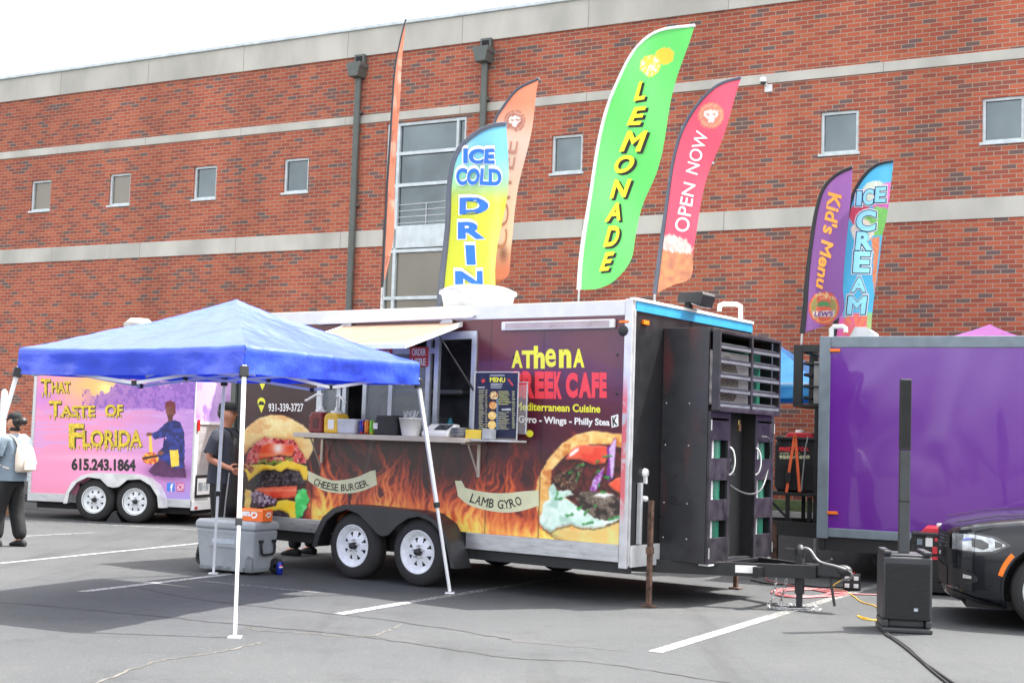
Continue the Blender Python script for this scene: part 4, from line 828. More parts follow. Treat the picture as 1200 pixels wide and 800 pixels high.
# looped hose from the cabinet
mb = MB(); ys = [(856, 568), (862, 574.5), (874, 578.5), (889, 575), (900, 563), (907, 545), (908, 530), (903, 518), (896, 512.5), (888, 511.5)]
mb.tube(smooth_path([(0.56 + 0.05 * math.sin(i * 0.9), *T.pixx(px, py, 0.57)[1:]) for i, (px, py) in enumerate(ys)], 5), 0.009); mb.build('gas_hose', pm('grey_hose', (0.07, 0.073, 0.078), 0.4), cab)
# louvred box on top
LX, LZ0, LZ1 = 0.605, 1.84, 2.60; ly0, lyc, ly1 = CY0 + 0.012, 1.31, 1.985
mb = MB(); mb.box(CX1 + 0.002, LX, ly0, ly0 + 0.03, LZ0, LZ1); mb.box(CX1 + 0.002, LX, ly1 - 0.03, ly1, LZ0, LZ1); mb.box(CX1 + 0.002, LX + 0.004, ly0 + 0.03, ly1 - 0.03, LZ1 - 0.03, LZ1); mb.box(CX1 - 0.2, LX + 0.004, ly0 + 0.03, ly1 - 0.03, LZ0 - 0.01, LZ0 + 0.03); mb.box(LX - 0.03, LX + 0.006, lyc - 0.02, lyc + 0.02, LZ0 + 0.03, LZ1 - 0.03)
lv = mb.build('louvre_box', M['slat'], cab, 0.003)
M['louvre'] = pm('grey_louvre_blade', S(112, 116, 122), 0.4, 0.2, var=0.15)
nb = 5
for a, b in ((ly0 + 0.032, lyc - 0.022), (lyc + 0.022, ly1 - 0.032)):
    for k in range(nb):
        z = LZ0 + 0.035 + k * (LZ1 - LZ0 - 0.07) / nb; mb = MB()
        mb.prism([(LX - 0.002, z + 0.002), (LX - 0.002, z + 0.034), (LX - 0.05, z + 0.062), (LX - 0.05, z + 0.030)], lambda p, q, t_: (p, t_, q), a, b); bl = mb.build('louvre_blade', M['louvre'], lv)
        mb = MB(); mb.box(LX - 0.006, LX + 0.002, a, b, z - 0.006, z + 0.004); mb.box(LX - 0.006, LX + 0.002, a, b, z + 0.035, z + 0.045); mb.build('blade_edge', M['slat'], lv)
mb = MB(); mb.box(0.12, CX1 - 0.05, ly0 + 0.06, 1.52, LZ0 + 0.05, 2.42); ac = mb.build('air_conditioner', pm('pale_grey_casing', S(190, 188, 184), 0.45), cab, 0.015)
mb = MB()
for q in np.linspace(0.05, 0.24, 7): mb.tube([(CX1 - 0.045, 1.02 + q * math.cos(t_), 2.13 + q * math.sin(t_)) for t_ in np.linspace(0, 2 * math.pi, 33)[:-1]], 0.005, 5, closed=True)
mb.disc((CX1 - 0.047, 1.02, 2.13), (1, 0, 0), 0.25, 32, 1); mb.build('fan_grille', [pm('grille_wire', S(150, 140, 132), 0.5), pm('fan_shadow', S(98, 90, 84), 0.7)], ac)
mb = MB(); mb.box(0.15, 0.42, 1.56, 1.92, LZ0 + 0.05, 2.5); mb.build('green_gas_bank', M['tank'], cab, 0.03)
# latch hardware, conduit on the front wall
mb = MB(); p = T.pixx(758, 554, 0.03); mb.lathe([(0.001, 0.03), (0.04, 0.028), (0.045, 0.0)], (0.003, p[1], p[2]), (1, 0, 0), 16); mb.box(0.003, 0.03, p[1] - 0.018, p[1] + 0.018, p[2] - 0.10, p[2]); mb.lathe([(0.001, 0.06), (0.025, 0.055), (0.03, 0.0)], (0.003, p[1] - 0.03, p[2] - 0.24), (1, 0, 0), 14); mb.build('shore_power_socket', M['white_plastic'], tr)
mb = MB(); mb.box(0.005, 0.05, 0.165, 0.20, 0.57, 1.14); mb.build('conduit', M['alu_flat'], tr, 0.004)
# support jacks (rusty), tongue, coupler
def leg(px, py, top, nm='support_leg', m='rust', rx=None):
    p = T.pixz(px, py, 0); mb = MB(); mb.box(p[0] - 0.022, p[0] + 0.022, p[1] - 0.022, p[1] + 0.022, 0.02, top); mb.box(p[0] - 0.06, p[0] + 0.06, p[1] - 0.05, p[1] + 0.05, 0.001, 0.02); mb.box(p[0] - 0.03, p[0] + 0.03, p[1] - 0.03, p[1] + 0.03, top * 0.5, top * 0.56)
    mb.build(nm, M[m], tr, 0.004)
leg(760, 711, 0.98); leg(862, 690, 0.42)
tip = Vector((1.46, 1.27, 0.36)); mb = MB()
mb.bar((-0.9, 0.12, 0.345), tip + Vector((-0.12, -0.05, 0)), 0.06, 0.125); mb.bar((-0.9, W - 0.12, 0.343), tip + Vector((-0.12, 0.05, -0.002)), 0.06, 0.123); mb.bar((0.9, 0.85, 0.342), (0.9, 1.7, 0.342), 0.06, 0.10)
mb.bar((0.52, 0.75, 0.395), (0.52, 1.85, 0.395), 0.05, 0.03)
tg = mb.build('tongue', M['black'], tr, 0.004)
mb = MB(); mb.box(0.95, 1.28, 0, 0.001, 0, 0.001) if False else None
mb.bar(tip + Vector((-0.22, 0, 0.02)), tip + Vector((0.12, 0, 0.02)), 0.09, 0.10); mb.ellipsoid(tip + Vector((0.13, 0, 0.03)), (0.09, 0.055, 0.055), 14, 8); mb.bar(tip + Vector((-0.1, 0, 0.07)), tip + Vector((0.02, 0, 0.13)), 0.03, 0.02); cpl = mb.build('coupler', M['black_satin'], tr, 0.006)
mb = MB(); mb.tube(smooth_path([tip + Vector((-0.32, 0, 0.1)), tip + Vector((-0.28, 0, 0.2)), tip + Vector((-0.2, -0.01, 0.2)), tip + Vector((-0.1, -0.02, 0.1)), tip + Vector((0.08, -0.05, 0.07)), tip + Vector((0.2, -0.02, 0.03)), tip + Vector((0.2, 0.02, -0.03)), tip + Vector((0.1, 0.03, -0.06))], 6), 0.012); mb.build('breakaway_cable', pm('grey_cable', (0.2, 0.2, 0.205), 0.4), tg)
mb = MB(); jx = tip + Vector((-0.30, 0.0, 0)); mb.box(jx.x - 0.035, jx.x + 0.035, jx.y - 0.035, jx.y + 0.035, 0.14, 0.52); mb.box(jx.x - 0.024, jx.x + 0.024, jx.y - 0.024, jx.y + 0.024, 0.02, 0.14); mb.box(jx.x - 0.09, jx.x + 0.09, jx.y - 0.07, jx.y + 0.07, 0.001, 0.02); mb.lathe([(0.045, 0.5), (0.05, 0.56), (0.02, 0.6), (0.001, 0.6)], (jx.x, jx.y, 0)); mb.bar((jx.x, jx.y, 0.55), (jx.x - 0.14, jx.y - 0.03, 0.55), 0.018); mb.build('tongue_jack', M['black_satin'], tg, 0.003)
mb = MB(); d_ = (tip - Vector((-0.9, 0.12, 0.345))).normalized(); a = Vector((-0.9, 0.12, 0.345)) + d_ * 1.75; mb.bar(a + Vector((0.018, -0.031, 0.005)), a + d_ * 0.2 + Vector((0.018, -0.031, 0.005)), 0.004, 0.07, ref=(0, 0, 1)); mb.build('warning_label', M['white_print'], tg)
def chain(pts, nm, par, link=0.032):
    P = smooth_path(pts, 30); d = [0]
    for i in range(1, len(P)): d.append(d[-1] + (P[i] - P[i - 1]).length)
    mb = MB(); n = int(d[-1] / link)
    for k in range(n):
        s = k * link; i = max(1, next((j for j in range(len(d)) if d[j] >= s), len(d) - 1)); p = P[i]; tv = (P[i] - P[i - 1]).normalized(); a = tv.orthogonal().normalized(); a = Matrix.Rotation((k % 2) * math.pi / 2, 3, tv) @ a
        mb.tube([p + tv * (0.024 * math.cos(t_)) + a * (0.013 * math.sin(t_)) for t_ in np.linspace(0, 2 * math.pi, 13)[:-1]], 0.0045, 5, closed=True)
    return mb.build(nm, M['steel'], par)
chain([tip + Vector((-0.5, -0.08, -0.06)), tip + Vector((-0.52, -0.1, -0.25)), (0.92, 1.1, 0.015), (1.05, 1.02, 0.012), (1.2, 1.1, 0.012), (1.42, 1.25, 0.012)], 'safety_chain', tg)
chain([tip + Vector((-0.45, 0.06, -0.06)), tip + Vector((-0.5, 0.04, -0.3)), (0.98, 1.24, 0.012), (1.12, 1.3, 0.012), (1.0, 1.4, 0.012), (1.3, 1.42, 0.012)], 'safety_chain', tg)
mb = MB(); mb.tube([tip + Vector((0.0, 0, -0.03)), tip + Vector((0.06, -0.02, -0.3))], 0.014); mb.build('hanging_plug_lead', M['rubber_cable'], tg)
# roof fittings
mb = MB(); mb.lathe([(0.33, 2.86), (0.36, 2.92), (0.385, 3.02), (0.40, 3.09), (0.425, 3.095), (0.425, 3.125), (0.40, 3.13), (0.37, 3.15), (0.30, 3.175), (0.12, 3.185), (0.001, 3.185)], (-2.45, 0.85, -0.035), (0, 0, 1), 40); mb.build('roof_fan', pm('weathered_white_fan', (0.42, 0.42, 0.41), 0.45, var=0.15), tr)
mb = MB(); pp = [T.pixx(px, py, -0.06) for px, py in ((843, 364), (843.5, 358), (848, 356), (863, 356.5), (868, 359), (868, 366), (868, 388))]
mb.tube(pp, 0.024, 12); mb.build('vent_pipe', M['white_plastic'], tr)
mb = MB(); mb.box(-0.06, 0.0, 1.12, 1.19, 2.6, 2.93); mb.build('light_post', M['plastic_black'], tr, 0.006)
mb = MB(); c_ = Vector((0.03, 1.15, 2.97)); mb.prism([(-0.12, -0.05), (0.02, -0.05), (0.14, -0.09), (0.18, 0.02), (0.16, 0.05), (-0.10, 0.05)], lambda p, q, t_: (c_.x + p, c_.y + t_, c_.z + q), -0.13, 0.13); fl = mb.build('floodlight', M['plastic_black'], tr, 0.008)
mb = MB(); mb.prism([(0.03, -0.058), (0.13, -0.094), (0.132, -0.10), (0.03, -0.066)], lambda p, q, t_: (c_.x + p, c_.y + t_, c_.z + q), -0.11, 0.11); mb.build('lamp_glass', M['alu_flat'], fl)
# rear fold-down step
mb = MB(); mb.bar((-L - 0.02, 1.1, 0.42), (-L - 0.35, 1.1, 0.26), 0.03); mb.bar((-L - 0.02, 1.7, 0.42), (-L - 0.35, 1.7, 0.26), 0.03); mb.box(-L - 0.42, -L - 0.2, 1.1, 1.7, 0.24, 0.265); mb.build('rear_step', M['alu_flat'], tr)
# ================================================================ PINK TRAILER
_p = gnd(162, 613); _th = 78
K = Fr((_p[0] + 0.14 * math.cos(R(_th)), _p[1] + 0.14 * math.sin(R(_th))), _th)
pk = K.root('dessert_trailer', label='small pink and purple sunset painted trailer lettered in dripping yellow, left behind the blue canopy', cat='food trailer')
kx0 = K.pix(33, 584)[0]; kx1 = K.pix(223, 596)[0]; KZ0, KZ1, KW = 0.27, 2.42, 1.35
mb = MB(); mb.box(kx0, kx1, 0, KW, KZ0 + 0.02, KZ1); mb.build('body', M['white'], pk, 0.01)
h6 = lambda p: zc(p, 0, 330, 2.4233)
def pink_art(px, py):
    P = Paint(px, py).base((236, 148, 184))
    P.mix(np.clip((px - 110) / 110, 0, 1), (178, 138, 208), 0.85); P.mix(np.clip((560 - py) / -50, 0, 1) * np.clip((150 - px) / 60, 0, 1), (232, 128, 150), 0.7)
    P.mix(np.exp(-((px - 112) / 45) ** 2 - ((py - 452) / 22) ** 2), (252, 190, 108), 0.95); P.mix(np.exp(-((px - 124) / 9) ** 2 - ((py - 455) / 7) ** 2), (255, 240, 150), 0.9)
    P.mix(np.clip(1 - np.abs(py - 466) / 30, 0, 1) * np.clip(1 - np.abs(px - 50) / 34, 0, 1) * (fbm(px * 0.05, py * 0.09, 4) > 0.42), (196, 126, 208), 0.8)
    top = 457 + 5 * np.sin(px * 0.07) - 14 * np.clip(fbm(px * 0.16, px * 0 + 1, 6) - 0.45, 0, 1) * 2 - (px - 130) * 0.10
    land = (py > top) & (py < 479 + 4 * fbm(px * 0.1, py * 0, 8)) & (px > 96)
    P.mix(land * np.clip((px - 90) / 30, 0, 1), (152, 104, 190), 0.8); P.mix(land * (fbm(px * 0.35, py * 0.35, 9) > 0.55), (122, 82, 168), 0.6)
    P.mix((py > 478) & (py < 530) & (px > 40) & (fbm(px * 0.03, py * 0.35, 11) > 0.55), (206, 158, 214), 0.6)
    for tx, ty, s in ((160, 452, 7), (182, 447, 9), (205, 450, 8), (213, 455, 7)):
        ang = np.arctan2(py - ty, px - tx); d = np.hypot(px - tx, py - ty); P.mix((d < s * (0.5 + 0.5 * np.abs(np.sin(ang * 4)))) | ((np.abs(px - tx) < 0.7) & (py > ty) & (py < 478)), (138, 92, 178), 0.85)
    P.mix(np.exp(-((px - 120) / 60) ** 2 - ((py - 536) / 4) ** 2), (250, 214, 226), 0.35); P.mix(np.clip((py - 565) / 20, 0, 1) * (px > 175), (162, 148, 220), 0.8)
    # the cook
    P.mix(np.exp(-((px - 197) / 24) ** 2 - ((py - 553) / 9) ** 2), (96, 42, 96), 0.95)
    P.poly(h6([(420, 538), (455, 500), (480, 488), (522, 505), (530, 556), (440, 552)]), (74, 34, 74), 0.5, 0.4, 0.2, 3, (120, 60, 120))
    P.poly(h6([(428, 432), (445, 424), (470, 402), (488, 390), (512, 398), (524, 430), (525, 500), (520, 528), (500, 530), (470, 512), (450, 500), (447, 486), (470, 478), (472, 440), (440, 448)]), (50, 62, 152), 0.4, 0.8, 0.25, 5, (24, 26, 74))
    P.poly(h6([(466, 440), (480, 470), (452, 492), (447, 484), (462, 470)]), (30, 32, 92), 0.3)
    P.poly(h6([(482, 478), (506, 477), (509, 522), (487, 526)]), (238, 200, 60), 0.3, 0.5, 0.3, 7, (250, 226, 110))
    P.poly(h6(circ(484, 366, 13, 19)), (104, 56, 50), 0.2, 0.5, 0.3, 9, (150, 88, 66)); P.poly(h6([(468, 362), (470, 342), (484, 336), (498, 344), (499, 372), (494, 380), (492, 356), (478, 352)]), (112, 40, 48), 0.3); P.poly(h6([(474, 376), (492, 378), (490, 396), (478, 396)]), (96, 50, 44), 0.2)
    P.poly(h6(circ(424, 433, 9, 6)), (128, 74, 60), 0.2); P.poly(h6(circ(456, 486, 9, 6)), (128, 74, 60), 0.2)
    P.poly(h6([(423, 438), (430, 438), (434, 486), (424, 488)]), (240, 200, 80), 0.2)
    P.poly(h6(circ(427, 501, 24, 17)), (196, 48, 44), 0.3, 0.9, 0.5, 13, (246, 206, 70)); P.poly(h6([(404, 498), (450, 490), (448, 497), (406, 505)]), (60, 34, 30), 0.2)
    return P.c
art_grid('painted_side_panel', K, sheet(kx0 + 0.04, kx1 - 0.012, KZ0 + 0.13, KZ1 - 0.06, 420, 250, -0.004), pink_art, art_mat('sunset_vinyl_wrap', 0.35, 0.5, 0.15), pk)
# rear end, seen edge-on: lilac print above, bright tread plate below
def rear_art(px, py):
    P = Paint(px, py).base((190, 160, 224)); P.mix(np.clip((fbm(px * 0.12, py * 0.06, 4) - 0.48) * 6, 0, 1), (150, 112, 196), 0.8); P.mix((fbm(px * 0.2, py * 0.06, 7) > 0.62) & (py > 462), (118, 84, 160), 0.7)
    P.mix(np.clip((px - 238) / 14, 0, 1), (206, 180, 226), 0.6); return P.c
yy, zz = np.meshgrid(np.linspace(0.02, KW - 0.02, 50), np.linspace(1.62, KZ1 - 0.05, 60)); art_grid('printed_rear_panel', K, np.stack([np.full_like(yy, kx1 + 0.004), yy, zz], -1), rear_art, art_mat('lilac_vinyl', 0.35), pk)
def tread():
    m = pm('aluminium_tread_plate', (0.62, 0.62, 0.64), 0.35, 0.6, var=0.08); n = m.node_tree.nodes; l = m.node_tree.links; tc = n.new('ShaderNodeTexCoord'); ck = n.new('ShaderNodeTexBrick'); mp = n.new('ShaderNodeMapping'); mp.inputs['Rotation'].default_value = (0, R(90), 0); sp = n.new('ShaderNodeSeparateXYZ'); cb = n.new('ShaderNodeCombineXYZ')
    l.new(tc.outputs['Object'], sp.inputs[0]); l.new(sp.outputs['Y'], cb.inputs['X']); l.new(sp.outputs['Z'], cb.inputs['Y']); l.new(cb.outputs[0], ck.inputs['Vector']); ck.inputs['Scale'].default_value = 1; ck.inputs['Brick Width'].default_value = 0.05; ck.inputs['Row Height'].default_value = 0.035; ck.inputs['Mortar Size'].default_value = 0.008
    bp = n.new('ShaderNodeBump'); bp.inputs['Distance'].default_value = 0.006; bp.invert = True; l.new(ck.outputs['Fac'], bp.inputs['Height']); l.new(bp.outputs[0], n['Principled BSDF'].inputs['Normal']); return m
mb = MB(); mb.box(kx1 + 0.002, kx1 + 0.012, 0.12, KW - 0.08, 0.62, 1.6); mb.build('tread_plate', tread(), pk)
mb = MB(); mb.box(kx1 + 0.002, kx1 + 0.03, 0.0, 0.10, KZ0 + 0.02, 1.62); mb.box(kx1 + 0.002, kx1 + 0.03, 0.10, KW, 1.58, 1.62); mb.box(kx1 + 0.002, kx1 + 0.06, 0.0, KW, KZ0 - 0.04, KZ0 + 0.10); mb.build('rear_frame', M['white'], pk, 0.005)
p = K.pix(226, 498); mb = MB(); mb.box(kx1 + 0.03, kx1 + 0.06, 0.02, 0.09, p[2] - 0.09, p[2] + 0.09); mb.build('tail_light', M['red_lens'], pk, 0.008)
mb = MB(); mb.box(kx1 + 0.06, kx1 + 0.075, 0.03, 0.1, KZ0 - 0.02, KZ0 + 0.02); mb.build('marker_light', M['red_lens'], pk)
mb = MB(); mb.box(kx1 + 0.03, kx1 + 0.045, 0.06, 0.62, 0.42, 0.78); lp = mb.build('licence_plate_holder', M['plastic_black'], pk, 0.006)
mb = MB(); mb.box(kx1 + 0.045, kx1 + 0.049, 0.11, 0.57, 0.47, 0.73); mb.build('licence_plate', M['white_print'], lp)
mb = MB(); rnd = random.Random(2)
for k in range(6): mb.box(kx1 + 0.049, kx1 + 0.0515, 0.15 + k * 0.066, 0.15 + k * 0.066 + rnd.uniform(0.02, 0.045), 0.53, 0.66)
mb.build('plate_characters', M['grey_trim'], lp)
mb = MB(); mb.box(kx0, kx1, -0.012, 0.0, KZ0 + 0.0, KZ0 + 0.13); mb.build('base_trim', M['alu'], pk, 0.003)
mb = MB(); mb.box(kx0 - 0.01, kx0 + 0.045, -0.014, 0.03, KZ0, KZ1); mb.build('corner_trim', M['alu'], pk, 0.005)
wxa = K.pix(115.5, 588)[0]; wxb = K.pix(163, 590)[0]
for x in (wxa, wxb): wheel(pk, x, -0.16, z=0.335, r=0.335, wd=0.2, rim_r=0.205)
for x in (wxa, wxb): wheel(pk, x, KW + 0.16, z=0.335, r=0.335, wd=0.2, rim_r=0.205, out_=1)
fx0, fx1 = wxa - 0.50, wxb + 0.50; top = [(fx0, 0.26), (fx0 + 0.03, 0.42), (fx0 + 0.13, 0.60), (fx0 + 0.30, 0.72), (fx0 + 0.5, 0.765), (fx1 - 0.5, 0.765), (fx1 - 0.30, 0.72), (fx1 - 0.13, 0.60), (fx1 - 0.03, 0.42), (fx1, 0.26)]
xm = (wxa + wxb) / 2; inn = [(fx0 + 0.07, 0.26), (fx0 + 0.10, 0.44), (fx0 + 0.22, 0.60), (fx0 + 0.40, 0.69), (wxa + 0.12, 0.67), (xm - 0.1, 0.56), (xm, 0.54), (xm + 0.1, 0.56), (wxb - 0.12, 0.67), (fx1 - 0.40, 0.69), (fx1 - 0.22, 0.60), (fx1 - 0.10, 0.44), (fx1 - 0.07, 0.26)]
mb = MB(); mb.prism(top + inn[::-1], lambda a, b, t_: (a, t_, b), -0.21, -0.195); mb.grid([[(a, y_, b) for a, b in top] for y_ in (-0.21, 0.0)], sm=False); mb.build('fender', pm('silver_fender', (0.66, 0.66, 0.66), 0.35, 0.3), pk, 0.006)
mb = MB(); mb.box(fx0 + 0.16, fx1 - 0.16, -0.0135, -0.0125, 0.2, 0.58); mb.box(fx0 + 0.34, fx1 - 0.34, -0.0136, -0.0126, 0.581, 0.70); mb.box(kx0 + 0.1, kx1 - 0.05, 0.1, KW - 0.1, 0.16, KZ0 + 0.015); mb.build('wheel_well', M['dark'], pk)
mb = MB(); q = K.pix(163, 378, 0.7); mb.lathe([(0.16, KZ1), (0.16, q[2] - 0.22), (0.2, q[2] - 0.2), (0.2, q[2] - 0.1), (0.235, q[2] - 0.08), (0.245, q[2] - 0.02), (0.2, q[2] + 0.02), (0.15, q[2] + 0.065), (0.001, q[2] + 0.07)], (q[0], 0.7, 0), (0, 0, 1), 28); mb.build('roof_vent', pm('off_white_vent', (0.40, 0.39, 0.37), 0.5), pk)
mb = MB(); mb.bar((kx0 + 0.2, 0.3, 0.25), (kx0 - 1.1, KW / 2, 0.3), 0.06, 0.09); mb.bar((kx0 + 0.2, KW - 0.3, 0.25), (kx0 - 1.1, KW / 2, 0.3), 0.06, 0.088); mb.lathe([(0.03, 0.02), (0.03, 0.6), (0.001, 0.6)], (kx0 - 0.95, KW / 2, 0)); mb.build('tongue', M['black_satin'], pk)
# letters: dark drop, then dripping yellow
M['olive'] = pm('olive_shadow_print', S(74, 62, 20), 0.5)
words = [('T', 115, 275, 143, 318), ('HAT', 146, 283, 199, 314), ('T', 139, 337, 174, 382), ('ASTE', 172, 351, 270, 383), ('OF', 298, 348, 349, 382), ('F', 195, 402, 238, 470), ('LORIDA', 234, 420, 404, 468)]
rnd = random.Random(5)
for wd_, l, t_, r, b in words:
    sh = MB(); yl = MB()
    (l2, t2), (r2, b2) = h6([(l, t_), (r, b)])
    textb(sh, K, wd_, l2 + 0.7, t2 + 0.8, r2 + 1.0, b2 + 1.0, bold=0.06, yo=-0.006); textb(yl, K, wd_, l2, t2, r2, b2, bold=0.03, yo=-0.0085)
    for i in range(max(2, int((r - l) / 9))):
        x = l2 + (i + rnd.uniform(0.2, 0.8)) * (r2 - l2) / max(2, int((r - l) / 9)); h = rnd.uniform(1.2, 4.2) * (1.3 if b - t_ > 40 else 0.8)
        decal(sh, K, [(x - 0.5, b2 - 1.5), (x + 1.5, b2 - 1.5), (x + 1.3, b2 + h * 0.8), (x + 0.6, b2 + h + 0.5), (x, b2 + h * 0.8)], yo=-0.0065); decal(yl, K, [(x - 0.5, b2 - 1.5), (x + 0.9, b2 - 1.5), (x + 0.75, b2 + h * 0.75), (x + 0.2, b2 + h), (x - 0.35, b2 + h * 0.75)], yo=-0.0088)
    sh.build('letter_shadow', M['olive'], yl.build('dripping_letters', M['gold_print'], pk))
mb = MB(); (l2, t2), (r2, b2) = h6([(203, 500), (385, 535)]); text(mb, K, '615.243.1864', [(l2, t2), (r2, t2 + 1.3), (r2, b2 + 1.2), (l2, b2)], bold=0.05, yo=-0.006); mb.build('phone_number', M['ink'], pk)
mb = MB(); decal(mb, K, h6([(474, 570), (496, 571), (496, 595), (474, 594)]), yo=-0.006); fb = mb.build('social_badge', pm('badge_blue', S(60, 120, 215), 0.4), pk); mb = MB(); textb(mb, K, 'f', *h6([(483, 573)])[0], *h6([(492, 595)])[0], bold=0.03, yo=-0.008); mb.build('letter', M['white_print'], fb)
mb = MB(); decal(mb, K, h6([(501, 570), (523, 571), (523, 596), (501, 595)]), yo=-0.006); ig = mb.build('social_badge', pm('badge_magenta', S(206, 60, 140), 0.4), pk)
mb = MB()
for rr, c_ in ((5.2, (512, 583)),):
    P_ = [K.pix(x, y, -0.008) for x, y in h6(circ(*c_, rr, rr * 1.1, 16))]; mb.tube(P_, 0.006, 5, closed=True)
P_ = [K.pix(x, y, -0.008) for x, y in h6([(504, 574), (520, 574.5), (520, 592), (504, 591.5)])]; mb.tube(P_, 0.006, 5, closed=True); mb.build('camera_outline', M['white_print'], ig)
# loose things round it
q = K.pixz(50, 600, 0); o = K.world((q[0], 0.2, 0)); bf = Fr(o[:2], 78); mb = MB(); mb.box(-0.18, 0.18, -0.14, 0.14, 0, 0.09); mb.box(-0.17, 0.17, -0.13, 0.13, 0.0925, 0.20)
wb = mb.build('wooden_block', M['wood'], None, 0.006); wb.location = tuple(bf.o); wb.rotation_euler = (0, 0, -R(12)); tag(wb, label='brown wooden block under the front corner of the pink trailer', cat='block')
q = K.world(((wxa + wxb) / 2, -0.05, 0)); mb = MB(); mb.prism([(-0.13, 0), (0.13, 0), (0.03, 0.16), (-0.03, 0.16)], lambda a, b, t_: (a, t_, b), -0.09, 0.09); wc = mb.build('wheel_chock', M['plastic_black'], None, 0.006); wc.location = tuple(q); wc.rotation_euler = (0, 0, -R(12)); tag(wc, label='black wedge between the two wheels of the pink trailer', cat='wheel chock')

# ================================================================ PURPLE TRAILER
V = Fr((3.648, 16.0), 64.0)
pu = V.root('purple_trailer', label='plain glossy purple box trailer with grey edging, right behind the column speaker', cat='trailer')
VL, VW, VZ0, VZ1 = 5.6, 2.3, 0.50, 2.83
def gloss():
    m = bpy.data.materials.new('glossy_purple_sheet'); m.use_nodes = True; n = m.node_tree.nodes; l = m.node_tree.links; b = n['Principled BSDF']
    b.inputs['Base Color'].default_value = (*S(104, 34, 150), 1); b.inputs['Roughness'].default_value = 0.25; b.inputs['Coat Weight'].default_value = 1.0; b.inputs['Coat Roughness'].default_value = 0.03
    tc = n.new('ShaderNodeTexCoord'); mp = n.new('ShaderNodeMapping'); mp.inputs['Scale'].default_value = (0.9, 1, 0.5); l.new(tc.outputs['Object'], mp.inputs[0])
    q = n.new('ShaderNodeTexNoise'); q.inputs['Scale'].default_value = 1.25; q.inputs['Detail'].default_value = 1.4; q.inputs['Distortion'].default_value = 0.5; l.new(mp.outputs[0], q.inputs['Vector'])
    bp = n.new('ShaderNodeBump'); bp.inputs['Distance'].default_value = 0.045; bp.inputs['Strength'].default_value = 1.0; l.new(q.outputs[0], bp.inputs['Height']); l.new(bp.outputs[0], b.inputs['Normal']); l.new(bp.outputs[0], b.inputs['Coat Normal']); return m
mb = MB(); mb.box(0, VL, 0.0, VW, VZ0 + 0.02, VZ1 - 0.02); mb.build('body', M['grey_trim'], pu)
mb = MB(); mb.add([(0.10, -0.004, VZ0 + 0.10), (VL - 0.05, -0.004, VZ0 + 0.10), (VL - 0.05, -0.004, VZ1 - 0.13), (0.10, -0.004, VZ1 - 0.13)], [(0, 1, 2, 3)]); mb.build('side_panel', gloss(), pu)
mb = MB(); mb.box(-0.03, 0.10, -0.02, 0.04, VZ0 - 0.02, VZ1); mb.build('corner_trim', M['grey_trim'], pu, 0.008)
mb = MB(); mb.box(0.102, VL, -0.014, 0.02, VZ1 - 0.13, VZ1 + 0.0); mb.build('roof_trim', M['grey_trim'], pu, 0.008)
mb = MB(); mb.box(0.102, VL, -0.014, 0.02, VZ0 + 0.0, VZ0 + 0.105); mb.build('base_trim', M['grey_trim'], pu, 0.008)
mb = MB(); mb.box(0, VL, 0.03, VW - 0.03, VZ0 - 0.16, VZ0 + 0.018); mb.box(0.55, 2.2, 0.35, 1.6, 0.2, VZ0 - 0.162); mb.build('chassis', M['black_satin'], pu)
for px, py in ((979, 410.5), (976, 600.5)):
    p = V.pix(px, py); mb = MB(); mb.box(p[0] - 0.06, p[0] + 0.06, -0.028, -0.0145 if False else -0.005, p[2] - 0.018, p[2] + 0.018); mb.build('marker_light', M['orange'], pu, 0.005)
mb = MB(); mb.box(-0.01, 0.06, 0.0, 0.06, 0.36, VZ0 - 0.022); mb.build('corner_foot', M['black_satin'], pu)
p = V.pixz(992, 651, 0.02); mb = MB(); mb.tube([(0.9, 1.5, 0.04), (0.9, 1.5, VZ0)], 0.03); mb.box(0.75, 1.05, 1.42, 1.58, 0.0, 0.05); mb.build('stabiliser', M['black_satin'], pu, 0.006)
for x in (3.1, 3.95): wheel(pu, x, 0.02 - 0.02, z=0.345)
mb = MB(); mb.bar((-1.75, 1.0, 0.54), (0.4, 0.15, 0.54), 0.08, 0.17); mb.bar((-1.75, 1.0, 0.538), (0.4, 1.95, 0.538), 0.08, 0.168); mb.build('tongue', M['black_satin'], pu)
mb = MB(); mb.box(-0.72, -0.64, 0.52, 0.60, 0.06, 0.62); mb.box(-0.70, -0.66, 0.545, 0.575, 0.02, 0.06); mb.box(-0.76, -0.6, 0.48, 0.64, 0.0, 0.02); mb.build('tongue_jack', M['rust'], pu)
chain([(-0.9, 0.62, 0.46), (-0.86, 0.6, 0.36), (-0.8, 0.58, 0.36), (-0.74, 0.56, 0.46)], 'safety_chain', pu)
# rack on the tongue: generator shelf below, air conditioner cage above
ry0, ry1 = 0.7, 1.5; rx0, rx1 = -0.86, -0.10; mb = MB(); t_ = 0.045
for x in (rx0 + 0.3, -0.22, -0.12):
    for y_ in (ry0, ry1): mb.box(x - t_ / 2, x + t_ / 2, y_ - t_ / 2, y_ + t_ / 2, 0.55, 2.05 if x > rx0 + 0.4 else 0.95)
mb.box(rx0, rx1, ry0 - 0.04, ry1 + 0.04, 0.93, 0.97)
mb.bar((rx0 + 0.02, ry0, 0.92), (-0.5, ry0, 0.6), 0.03); mb.bar((-0.3, ry0 + 0.05, 0.62), (-0.3, ry0 + 0.05, 0.92), 0.05)
mb.build('tongue_rack', M['black_satin'], pu, 0.004)
mb = MB(); a = V.pix(931.5, 404, ry0); b = V.pix(959, 477, ry0); cx0, cz0, cz1 = a[0], b[2], a[2]
